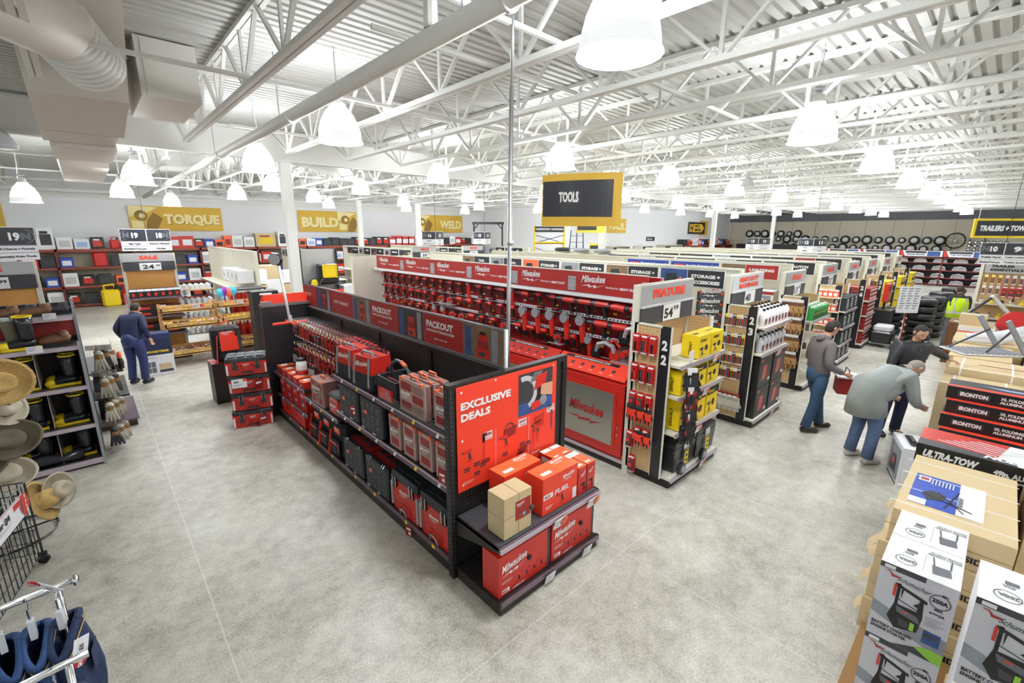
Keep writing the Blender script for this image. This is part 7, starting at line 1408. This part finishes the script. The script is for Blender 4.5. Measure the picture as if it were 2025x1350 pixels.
tr_ = empty('tilted_winch_frame', (15.35, .2, .0), 'pale steel trailer arm leaning over dark cartons', 'trailer part'); MB().bar((-.3, .4, 1.0), (.1, -.5, 1.02), .12, .05, 'plasticwhite').bar((.0, -.1, 1.65), (.3, -.6, 1.05), .08, .06, 'plasticwhite').bar((-.2, .35, 1.04), (.0, -.1, 1.6), .05, .05, 'darkgrey').build('arm', tr_); MB().box((-.4, -.7, 0), (.5, .5, 1.0), 'dark_wood').build('crate', tr_)
rbx2 = carton(.5, .4, .26, 'kraft', top='beige').build('brown_carton', cat='box'); place(rbx2, (14.6, .3, 1.02), 'reddish brown carton on the banded carton', rz=-math.pi/2, scale=.9)
for i, (x, y, z) in enumerate(((9.7, -1.6, .9), (10.7, -.9, 1.0), (11.5, -1.0, .95), (12.6, -1.1, 1.0), (13.6, -1.3, 1.15))):
    place(kraft_case(.8, .6, z).build('brown_carton', cat='box'), (x+.3, y, 0), 'brown carton behind the front pallets, %s from the strapped cartons' % nth(i), rz=-math.pi/2)
rds = empty('round_sale_sign', (13.1, -.3, .98), 'red and white round-topped price board on a brown carton', 'sign', rz=-.9); MB().box((-.3, 0, 0), (.3, .02, .3), 'paper').lathe((0, .01, .3), [(.3, -.01), (.3, .01)], 'red', 16, axis=(0, 1, 0)).build('board', rds); MB().text(FR((-.3, 0, 0), (1, 0, 0), (0, 0, 1)), '$189', .15, .1, .1, 'black', w=.3, off=.004).build('lettering', rds)
# trailer parts wall, facing -x
tp = empty('trailer_parts_gondola', (15.9, -.9, 0), 'cream gondola with TRAILER ESSENTIALS board and rows of hanging hardware', 'gondola'); MB().box((.0, -1.3, 0), (.5, 1.3, .15), 'kick').box((.45, -1.3, .15), (.5, 1.3, 2.42), 'tan_peg_y').box((.4, 1.26, 0), (.52, 1.32, 2.42), 'cream').box((.5, -1.3, .15), (.52, 1.3, 2.42), 'cream').build('body', tp)
for z in (1.05, 1.4): MB().box((.1, -1.3, z-.03), (.45, 1.26, z), 'cream').build('shelf', tp)
f = FR((.4, 1.24, 2.12), (0, -1, 0), (0, 0, 1)); h = MB().box((.4, -1.3, 2.12), (.42, 1.24, 2.36), 'silver').poly(f, [(.75, 0), (1.1, .24), (2.5, .24), (2.5, 0)], 'deepred').ring(f, 1.3, .1, .05, .08, 'dyellow', .004).build('header_board', tp); MB().text(f, 'TRAILER', .1, .14, .06, 'black', w=.4, bold=.05, off=.004).text(f, 'ESSENTIALS', .1, .05, .06, 'black', w=.55, bold=.05, off=.004).build('lettering', h)
for r, z in enumerate((2.08, 1.82)):
    for i in range(10): place((cy[0], cy[1], cards[3])[(i//3+r) % 3], (16.3, .28-.12*i, z), 'carded trailer part on the ESSENTIALS wall, %s row, %s from the cream post' % (('upper', 'lower')[r], nth(i)), rz=-math.pi/2, scale=1.15, group='carded trailer parts')
for r, z in enumerate((1.05, 1.4)):
    for i in range(7): place(SI[(1, 4, 3)[(i+r) % 3]], (16.15, .25-.17*i, z), 'loose trailer hardware on the ESSENTIALS shelves, %s shelf, %s along' % (('lower', 'upper')[r], nth(i)), scale=1.5, group='loose trailer hardware')
pw_ = empty('power_price_board', (15.0, -1.0, 1.3), 'gold GET POWER price board at the frame edge', 'sign', rz=-1.2); MB().box((-.3, 0, 0), (.5, .02, .95), 'dyellow').rect(FR((-.3, 0, 0), (1, 0, 0), (0, 0, 1)), .06, .08, .68, .2, 'signblack').box((.0, .0, -1.3), (.04, .02, 0), 'black').box((-.2, -.2, -1.3), (.3, .2, -1.27), 'black').build('board', pw_); MB().text(FR((-.3, 0, 0), (1, 0, 0), (0, 0, 1)), 'GET', .1, .75, .12, 'black', w=.3, bold=.06, off=.004).text(FR((-.3, 0, 0), (1, 0, 0), (0, 0, 1)), 'POWER', .1, .58, .12, 'black', w=.5, bold=.06, off=.004).text(FR((-.3, 0, 0), (1, 0, 0), (0, 0, 1)), '$20', .1, .36, .16, 'black', w=.4, bold=.04, off=.004).build('lettering', pw_)
# tyres, carts and signs at the aisle's far end
def tyre():
    t = empty('trailer_tyre', cat='tyre'); MB().lathe((0, 0, 0), [(.19, .03), (.24, .0), (.3, .02), (.325, .07), (.325, .13), (.3, .18), (.24, .2), (.19, .17), (.19, .03)], 'tyre', 20, cap=False).build('tyre_ring', t, True); MB().lathe((0, 0, .06), [(.19, 0), (.17, .03), (.05, .04), (.0, .04)], 'silver', 14).build('rim', t, True); return t
ty = tyre()
for s_, (x, y, n) in enumerate(((17.7, 1.45, 6), (18.6, 1.3, 6), (19.4, 1.35, 5), (20.3, 1.25, 6), (21.2, 1.2, 5), (22.3, 1.1, 6), (18.3, 2.2, 4))):
    for k in range(n): place(ty, (x+.03*((k*7) % 3-1), y, .205*k), 'black trailer tyre lying in stack %s, %s from the floor' % (ONES[s_+1], nth(k)), group='stacked trailer tyres')
cs = empty('red_chair_stand', (16.9, 2.2, 0), 'red-backed mechanic seat on a black stand before the tyres', 'seat'); MB().box((-.3, -.05, 1.15), (.3, .05, 1.65), 'cabred').box((-.25, -.06, 1.45), (.25, -.05, 1.6), 'deepred').build('backrest', cs); MB().box((-.28, -.2, 0), (.28, .3, .9), 'blacksatin').box((-.04, 0, .9), (.04, .05, 1.2), 'black').build('stand', cs)
nt_ = empty('notice_stand', (17.0, 1.7, 0), 'white printed notice sheet on a stand beside the tyres', 'sign', rz=-.8); f = FR((-.3, 0, .85), (1, 0, 0), (0, 0, 1)); b = MB().box((-.3, 0, .85), (.3, .02, 1.6), 'paper'); [lines(b, f, .05+.18*j, .68, .14, 9, 'grey', .07, .03) for j in range(3)]; b.build('sheet', nt_); MB().tube([(0, .02, 0), (0, .02, .9)], .02, 'deepred', 6).box((-.25, -.2, 0), (.25, .2, .03), 'black').build('pole', nt_)
gm = empty('small_engine_cart', (15.9, 2.0, 0), 'small black and white engine cart on the aisle floor', 'cart'); MB().rbox((-.3, -.25, .12), (.3, .25, .45), 'blacksatin', .05).rbox((-.25, -.2, .45), (.25, .2, .6), 'plasticwhite', .04).build('body', gm)
for sx in (-1, 1): MB().lathe((sx*.24, -.3, .12), [(.12, 0), (.12, .06)], 'black', 12, axis=(0, 1, 0)).build('wheel', gm)
MB().tube([(.3, 0, .4), (.55, -.05, .1)], .02, 'black', 6).build('tow_handle', gm)
# fender racks and wheels on the tan wall
fr2 = empty('fender_rack', (38.4, 4.2, 0), 'dark red rack of silver trailer fenders with header boards', 'rack'); q = MB()
for k in range(5): q.box((0, -3.6+2.05*k, 0), (.08, -3.52+2.05*k, 2.02), 'rackred').box((.7, -3.6+2.05*k, 0), (.78, -3.52+2.05*k, 2.02), 'rackred')
q.build('upright', fr2)
for z in (.1, .5, .95, 1.4, 1.7): MB().box((0, -3.6, z-.06), (.05, 4.7, z), 'rackred').box((.05, -3.6, z-.03), (.75, 4.7, z), 'deepred').build('beam', fr2)
for k, tx in enumerate(('TIE DOWNS', 'TRAILER FENDERS', 'TONGUE JACKS', 'LIGHTING')):
    f = FR((-.03, -3.5+2.05*(k+1)-.05, 1.75), (0, -1, 0), (0, 0, 1)); h = MB().box((-.03, -3.5+2.05*k, 1.75), (.0, -3.5+2.05*(k+1)-.05, 2.1), 'paper').poly(f, [(0, 0), (.25, 0), (.1, .35), (0, .35)], 'cabred').rect(f, .25, .2, 1.0, .12, 'signblack').rect(f, 1.3, .02, .6, .3, 'photo_blue').build('header_board', fr2); MB().text(f, tx, .3, .07, .1, 'midgrey', w=.9, bold=.05, off=.005).build('lettering', h)
MB().box((.76, -3.6, 0), (.78, 4.7, 2.06), 'black').box((0, -3.6, 2.06), (.78, 4.7, 2.11), 'rackred').build('back_board', fr2)
fd = MB().tube([(0, -.35, 0), (0, -.28, .2), (0, 0, .28), (0, .28, .2), (0, .35, 0)], .05, 'silver', 6).box((-.05, -.35, 0), (.25, .35, .05), 'silver').box((.1, -.3, .02), (.25, .3, .24), 'silver').build('trailer_fender', cat='fender')
for r, z in enumerate((.1, .5, .95, 1.4)):
    for i in range(9): place(fd, (38.5, .95+.92*i, z), 'silver trailer fender on the red rack, %s shelf, %s along' % (nth(r), nth(i)), group='silver fenders on the rack', scale=.85)
rt = empty('tall_red_rack', (39.6, 9.5, 0), 'second dark red rack with tyres and cartons against the tan wall', 'rack'); MB().box((0, -.8, 1.8), (.8, 6.5, 1.88), 'rackred').box((0, -.8, 1.0), (.8, 6.5, 1.06), 'rackred').box((0, -.8, 0), (.08, -.72, 1.9), 'rackred').box((0, 3, 0), (.08, 3.08, 1.9), 'rackred').box((0, 6.4, 0), (.08, 6.48, 1.9), 'rackred').box((.7, -.8, 0), (.8, 6.5, 1.8), 'black').build('frame', rt)
def wall_wheel(sp=False):
    t = empty('wheel_assembly', cat='wheel')
    if sp:
        MB().lathe((0, 0, 0), [(.47, -.03), (.52, 0), (.47, .03), (.45, 0), (.47, -.03)], 'tyre', 22, axis=(1, 0, 0), cap=False).build('tyre_ring', t, True); q = MB().lathe((0, 0, 0), [(.08, -.08), (.08, .04)], 'silver', 10, axis=(1, 0, 0))
        for k in range(10): a = k*math.pi/5; q.tube([(0, 0, 0), (0, .46*math.cos(a), .46*math.sin(a))], .012, 'silver', 4)
        q.build('spoked_hub', t)
    else:
        MB().lathe((0, 0, 0), [(.2, -.11), (.27, -.11), (.33, -.06), (.33, .06), (.27, .1), (.0, .1)], 'tyre', 18, axis=(1, 0, 0), cap=False).build('tyre_ring', t, True); MB().lathe((-.09, 0, 0), [(.2, -.02), (.19, .01), (.08, .0), (.06, -.03), (.0, -.03)], 'white', 16, axis=(1, 0, 0)).build('rim', t, True)
    return t
ww = wall_wheel(); ws = wall_wheel(True)
# axis points to +x, so rim faces -x
for r, (z, y0, n) in enumerate(((2.68, 3.35, 17), (2.1, 3.45, 15), (3.1, 12.0, 7))):
    for i in range(n): sc_ = (1.0, .75, .85, .65, .95, .8)[(i*5+r*2) % 6]; place(ww, (43-.125*sc_, y0+(.67 if r < 2 else .62)*i, z), 'display wheel with white rim on the tan wall, %s row, %s along' % (('middle', 'lower', 'upper')[r], nth(i)), scale=sc_, group='wheels on the tan wall')
place(ws, (42.85, 2.6, 2.7), 'large thin spoked wheel on the tan wall, bigger one'); place(ws, (42.85, 1.55, 2.72), 'spoked wheel on the tan wall beside the biggest one', scale=.75); place(ws, (42.85, 3.0, 2.05), 'small spoked wheel low on the tan wall', scale=.6)
bl = MB().lathe((0, 0, .1), [(.1, -.1), (.1, .1)], 'black', 10, axis=(1, 0, 0)).lathe((-.11, 0, .1), [(.05, 0), (.05, .01)], 'white', 8, axis=(1, 0, 0)).build('caster_assembly', cat='wheel')
for r in range(3):
    for i in range(7): place(bl, (38.6, .2+.25*i, 2.12+.21*r), 'small black wheel stacked on the fender rack, %s row, %s along' % (nth(r), nth(i)), group='small wheels on the fender rack')
dk2 = empty('dark_recess_shelf', (41.8, 12.8, 0), 'dark long shelf unit below the upper wheels', 'shelf'); MB().box((0, -1.2, 1.5), (.9, 3.5, 2.25), 'shelf_dark').box((0, -1.2, 0), (.9, 3.5, 1.5), 'rackred').build('body', dk2)
# ---------------------------------------------------------------- people
def skin_mesh(nodes, edges, sub=2, root=0):
    """nodes: [(x, y, z, r)] -> (verts, faces) of one continuous skinned surface"""
    me = bpy.data.meshes.new('s'); me.from_pydata([n[:3] for n in nodes], edges, []); ob = bpy.data.objects.new('s', me); COL.objects.link(ob)
    ob.modifiers.new('skin', 'SKIN'); sd_ = me.skin_vertices[0].data
    for i, n in enumerate(nodes): r = n[3]; sd_[i].radius = r if isinstance(r, tuple) else (r, r); sd_[i].use_root = (i == root)
    ob.modifiers['skin'].use_smooth_shade = True; s = ob.modifiers.new('sub', 'SUBSURF'); s.levels = sub; s.render_levels = sub
    dg = bpy.context.evaluated_depsgraph_get(); m2 = bpy.data.meshes.new_from_object(ob.evaluated_get(dg)); r = ([tuple(v.co) for v in m2.vertices], [tuple(p.vertices) for p in m2.polygons])
    bpy.data.objects.remove(ob); bpy.data.meshes.remove(me); bpy.data.meshes.remove(m2); return r
def add_skin(mb, nodes, edges, m, sub=2, root=0):
    v, f = skin_mesh(nodes, edges, sub, root); b = len(mb.v); mb.v += v; mi = mb.m(m)
    for q in f: mb.f.append(tuple(b+i for i in q)); mb.mi.append(mi)
def lerp(a, b, t): return tuple(a[i]+(b[i]-a[i])*t for i in range(3))
def person(loc, rz, J, label, top='jacketgrey', legs='jeansblue', shoes='shoe', hair='hair', extra=None, bulk=1.0, cap=False):
    """J: joints in the person's own frame (faces -y, own left is +x)"""
    t = empty('person', loc, label, 'person', rz=rz)
    P = {k: V3(v) for k, v in J.items()}
    hd = P['head']; nk = P['neck']; up = (hd-nk).normalized(); fw = P['look'].normalized(); fw = (fw-up*fw.dot(up)).normalized(); sd_ = fw.cross(up).normalized()   # towards own right
    body = MB(); N = []; E = []
    def add(p, r, par=None):
        N.append((*p, r)); i = len(N)-1
        if par is not None: E.append((par, i))
        return i
    pe = add(P['pelvis'], (.14, .11)); w_ = add(P['pelvis'].lerp(P['chest'], .5), (.13, .1), pe); ch = add(P['chest'], (.15, .11), w_); n0 = add(nk, .055, ch)
    h0 = add(hd-up*.06-fw*.01, (.05, .055), n0); add(hd, (.055, .06), h0)
    for s in ('l', 'r'):
        sh = add(P['sh_'+s], .055, ch); el = add(P['el_'+s], .042, sh); wr = add(P['wr_'+s], .027, el)
        hdv = (P['hand_'+s]-P['wr_'+s]).normalized(); pal = add(P['wr_'+s]+hdv*.05, (.034, .018), wr); ref = P.get('palm_'+s, V3((0, 0, 1))); ac = hdv.cross(ref).normalized(); cl = ref
        for k in range(4):
            b0 = P['wr_'+s]+hdv*.095+ac*(.028-.0187*k); i1 = add(b0, .0105, pal); i2 = add(b0+hdv*(.036-.004*abs(k-1.3))-cl*.012, .0095, i1); add(b0+hdv*(.058-.007*abs(k-1.3))-cl*.034, .008, i2)
        tb = P['wr_'+s]+hdv*.04+ac*.03; i1 = add(tb, .012, pal); add(tb+hdv*.035+ac*.022-cl*.012, .01, i1)
        hp = add(P['hip_'+s], .085, pe); kn = add(P['kn_'+s], .06, hp); an = add(P['an_'+s], .042, kn); add(P['toe_'+s], .035, an)
    add_skin(body, N, E, 'skin')
    # head shell with brow, nose and chin, then hair from the same shell
    def shell(a, b_):      # a: azimuth from the face, b_: elevation
        r_ = V3((math.sin(a)*math.cos(b_)*.076, math.cos(a)*math.cos(b_)*.097, math.sin(b_)*.118))
        low = max(0, -math.sin(b_)); r_.x *= 1-.32*low; r_.y *= 1-.12*low
        if abs(a) < .9 and low > .2: r_.y += .02*low*math.cos(a)
        if math.cos(a) > .2: r_.y -= .012*math.exp(-((b_+.05)/.2)**2)*math.cos(a)
        r_.y += .026*math.exp(-(a/.16)**2-((b_+.2)/.16)**2)+.006*math.exp(-(a/.4)**2-((b_+.58)/.1)**2)
        return r_
    def wr_(p, k=1.): return hd+sd_*(p.x*k)+fw*(p.y*k)+up*(p.z*k)
    NA, NB = 32, 22
    hr = MB()
    for ib in range(NB):
        b0, b1 = -math.pi/2+math.pi*ib/NB, -math.pi/2+math.pi*(ib+1)/NB
        for ia in range(NA):
            a0, a1 = -math.pi+2*math.pi*ia/NA, -math.pi+2*math.pi*(ia+1)/NA; am, bm = (a0+a1)/2, (b0+b1)/2
            body.face([wr_(shell(a0, b0)), wr_(shell(a1, b0)), wr_(shell(a1, b1)), wr_(shell(a0, b1))][::-1], 'skin')
            if (abs(am) < 1.1 and bm > .62+.1*math.cos(3*am)) or (abs(am) >= 1.1 and bm > .62-(abs(am)-1.1)*1.5 and bm > -.75):
                hr.face([wr_(shell(a0, b0), 1.07), wr_(shell(a1, b0), 1.07), wr_(shell(a1, b1), 1.07), wr_(shell(a0, b1), 1.07)][::-1], hair)
    for s in (-1, 1):
        e = hd+fw*.078+sd_*(.03*s)+up*.006; body.lathe(e, [(.0, -.004), (.009, .0), (.0, .004)], 'white', 8, axis=fw); body.lathe(e+fw*.004, [(.0045, 0), (.0, .002)], 'black', 6, axis=fw)
        body.bar(e+up*.018+fw*.006-sd_*.014, e+up*.018+fw*.006+sd_*.014, .006, .005, hair, up=fw); q = hd+sd_*(.077*s)-fw*.01; body.lathe(q, [(.01, -.026), (.02, 0), (.014, .026)], 'skin', 8, axis=up, sx=.6)
    body.bar(hd+fw*.09-up*.058-sd_*.02, hd+fw*.09-up*.058+sd_*.02, .007, .008, 'deepred', up=fw); body.build('body', t, True)
    # hair
    hr.build('hair', t, True)
    # jacket
    N.clear(); E.clear(); jk_ = MB(); B_ = bulk
    hem = P['pelvis']+(P['chest']-P['pelvis'])*(-.12); a = add(hem, (.19*B_, .15*B_)); b = add(P['pelvis'].lerp(P['chest'], .35), (.19*B_, .15*B_), a); c = add(P['chest'], (.2*B_, .145*B_), b); d = add(P['chest'].lerp(nk, .75), (.09, .085), c)
    for s in ('l', 'r'): sh = add(P['sh_'+s], .085*B_, c); el = add(P['el_'+s], .062*B_, sh); wr = add(lerp(P['el_'+s], P['wr_'+s], .93), .046*B_, el)
    add_skin(jk_, N, E, top); jk_.build('jacket', t, True)
    MB().tube([nk-up*.05+fw*.01, nk+up*.02+fw*.012], [.085, .075], top, 14, cap=False).build('collar', t, True)
    # trousers
    tr = MB(); sp_ = (P['chest']-P['pelvis']).normalized()
    tr.tube([P['pelvis']+sp_*.1, P['pelvis'], P['pelvis']-V3((0, 0, .09)), (P['kn_l']+P['kn_r'])*.12+P['pelvis']*.76], [.15, .158, .145, .05], legs, 16); n_ = len(tr.v)
    for s in ('l', 'r'):
        h_, k_, a_ = P['hip_'+s], P['kn_'+s], P['an_'+s]
        tr.tube([h_+V3((0, 0, .06)), h_, h_.lerp(k_, .5), k_, k_.lerp(a_, .5), k_.lerp(a_, .97)], [.06, .1, .094, .076, .07, .07], legs, 14)
    tr.build('trousers', t, True)
    for s in ('l', 'r'):
        an, to = P['an_'+s], P['toe_'+s]; d_ = (to-an); d_.z = 0; d_.normalize(); z0 = 0.0; k = MB(); base = V3((an.x, an.y, 0))
        k.tube([base-d_*.055+V3((0, 0, .045)), base+V3((0, 0, .055)), base+d_*.09+V3((0, 0, .045)), base+d_*.17+V3((0, 0, .035)), base+d_*.2+V3((0, 0, .03))], [.038, .048, .045, .042, .02], shoes, 10)
        k.box((0, 0, 0), (0, 0, 0), 'black'); k.build('shoe', t, True)
    if extra: extra(t, P, fw, up, sd_)
    return t
def stand(h=1.0, lean=(0, 0), spread=.1):
    lx, ly = lean
    return dict(pelvis=(0, 0, .93), chest=(lx*.6, ly*.6, 1.3), neck=(lx*.9, ly*.9, 1.5), head=(lx, ly-.02, 1.63), look=(0, -1, -.15),
        sh_l=(lx*.75+.18, ly*.75, 1.41), sh_r=(lx*.75-.18, ly*.75, 1.41), el_l=(.26, .02, 1.13), el_r=(-.26, .02, 1.13), wr_l=(.24, -.12, .9), wr_r=(-.24, -.12, .9), hand_l=(.24, -.16, .8), hand_r=(-.24, -.16, .8),
        palm_l=(-1, 0, 0), palm_r=(1, 0, 0), hip_l=(.09, 0, .88), hip_r=(-.09, 0, .88), kn_l=(spread+.01, -.03, .49), kn_r=(-spread-.01, -.03, .49), an_l=(spread+.02, .02, .08), an_r=(-spread-.02, .02, .08), toe_l=(spread+.04, -.15, .035), toe_r=(-spread-.04, -.15, .035))
# man in the grey jacket, walking to the side with a red item in his hand
J = stand(); J.update(look=(0.0, -1, -.45), head=(0, -.1, 1.64), neck=(0, -.03, 1.5), an_l=(.09, -.2, .08), toe_l=(.1, -.38, .035), kn_l=(.1, -.13, .49), an_r=(-.1, .14, .08), toe_r=(-.12, -.02, .035), kn_r=(-.1, .04, .49), el_l=(.24, .02, 1.12), wr_l=(.2, -.24, 1.02), hand_l=(.19, -.32, .99), el_r=(-.25, .04, 1.12), wr_r=(-.2, -.26, .98), hand_r=(-.18, -.34, .95))
def sgr(t, P, fw, up, sd_): MB().tube([P['neck']+V3((0, .07, -.02)), P['neck']+V3((0, .1, .02))], [.07, .05], 'jacketgrey', 10).build('hood', t, True)
m1 = person((8.0, 1.68, 0), math.atan2(.73, .68), J, 'man in grey jacket and jeans looking down beside the savings endcap', extra=sgr)
it = empty('hand_carton', (8.36, 1.38, .62), 'red carton with white lid held in front of the grey-jacketed man', 'box', rz=.4); MB().box((-.14, -.12, 0), (.14, .12, .26), 'deepred').box((-.05, -.125, .1), (.08, -.12, .2), 'photo_dark').build('carton', it); MB().box((-.17, -.15, .26), (.17, .15, .285), 'white').build('lid', it); MB().tube([(-.14, 0, .28), (-.1, 0, .38), (.1, 0, .38), (.14, 0, .28)], .008, 'black', 6).build('carry_handle', it)
# man in the black quilted jacket, left arm stretched out on the cartons
a = math.atan2(-.75, .66); ca, sa = math.cos(-a), math.sin(-a); base = V3((8.72, .82, 0))
def loc_(p): d = V3(p)-base; return (d.x*ca-d.y*sa, d.x*sa+d.y*ca, d.z)
J = stand(); hw = loc_((9.32, .26, 1.17)); wr = loc_((9.27, .34, 1.2)); el = loc_((9.05, .5, 1.33))
J.update(pelvis=(.05, .0, .93), chest=(.1, -.03, 1.3), neck=(.11, -.05, 1.5), head=(.11, -.1, 1.63), look=(.05, -1, -.65), sh_l=(.28, -.05, 1.42), sh_r=(-.08, -.05, 1.42), el_l=el, wr_l=wr, hand_l=hw, palm_l=(0, 0, 1), el_r=(-.2, -.08, 1.14), wr_r=(-.16, -.24, .95), hand_r=(-.15, -.3, .88))
def quilt(t, P, fw, up, sd_):
    q = MB()
    for k in range(9):
        c = P['pelvis'].lerp(P['chest'], -.05+.14*k); q.lathe(c, [(.206, -.005), (.212, .0), (.206, .005)], 'jacketblack', 20, axis=(P['chest']-P['pelvis']).normalized(), sy=.76)
    q.bar(P['pelvis']+V3((0, -.158, .05)), P['chest']+V3((0, -.15, .12)), .012, .006, 'darkgrey'); q.build('quilting', t, True)
person(tuple(base), a, J, 'man in black quilted jacket leaning one arm on a strapped carton', top='jacketblack', legs='navy', shoes='shoe', extra=quilt, bulk=1.05)
# grey-haired person in a grey coat bending towards the cartons
J = stand(); J.update(pelvis=(0, .02, .93), chest=(0, -.28, 1.17), neck=(0, -.43, 1.28), head=(0, -.56, 1.3), look=(0, -.6, -1), sh_l=(.19, -.33, 1.22), sh_r=(-.19, -.33, 1.22), el_l=(.25, -.36, .95), el_r=(-.25, -.36, .95), wr_l=(.2, -.52, .82), wr_r=(-.2, -.52, .82), hand_l=(.18, -.6, .8), hand_r=(-.18, -.6, .8), an_l=(.12, .05, .08), an_r=(-.13, .02, .08), kn_l=(.12, -.02, .49), kn_r=(-.12, -.03, .49))
def coat(t, P, fw, up, sd_):
    q = MB(); q.tube([P['chest'], P['pelvis']+V3((0, .03, .12)), P['pelvis']+V3((0, .03, -.05)), P['pelvis']+V3((0, .02, -.24))], [.19, .21, .22, .235], 'coatgrey', 16).build('coat_skirt', t, True)
person((7.38, .92, 0), math.atan2(.8, .6), J, 'person in long grey coat and jeans bending over in the aisle', top='coatgrey', legs='jeanslight', shoes='trainer', hair='greyhair', extra=coat, bulk=1.15)
# worker in the yellow vest
J = stand(); J.update(el_l=(.26, -.12, 1.15), wr_l=(.18, -.36, 1.1), hand_l=(.17, -.43, 1.1), el_r=(-.26, -.12, 1.15), wr_r=(-.18, -.36, 1.05), hand_r=(-.17, -.43, 1.05), head=(0, -.08, 1.6))
def vest(t, P, fw, up, sd_):
    q = MB(); q.tube([P['pelvis']+V3((0, 0, -.04)), P['pelvis'].lerp(P['chest'], .5), P['chest'], P['chest']+V3((0, 0, .12))], [.215, .213, .222, .18], 'hivis', 18); o = q.build('safety_vest', t, True); o.scale = (1, .8, 1)
    q = MB(); q.tube([P['pelvis']+V3((0, 0, .08)), P['pelvis']+V3((0, 0, .13))], .219, 'lightgrey', 18, cap=False)
    for sx in (-.1, .1): q.bar((sx, .2, 1.0), (sx, .17, 1.42), .05, .01, 'lightgrey', (0, 1, 0)).bar((sx, -.2, 1.0), (sx, -.17, 1.42), .05, .01, 'lightgrey', (0, 1, 0))
    o = q.build('reflective_band', t); o.scale = (1, .8, 1)
person((16.7, .68, 0), math.atan2(.9, -.3), J, 'worker in a bright yellow safety vest at the far pallets', top='soft_black', legs='midgrey', shoes='black', extra=vest)
# navy dressed person by the endcap
J = stand(); J.update(pelvis=(0, .05, .9), chest=(0, -.08, 1.22), neck=(0, -.16, 1.4), head=(0, -.24, 1.5), look=(0, -1, -.5), sh_l=(.18, -.1, 1.33), sh_r=(-.18, -.1, 1.33))
person((.42, 11.55, 0), math.atan2(.6, -.8)+.0, J, 'person in navy clothes facing the 24.99 endcap shelves', top='navy', legs='darkblue', shoes='black', hair='hair')
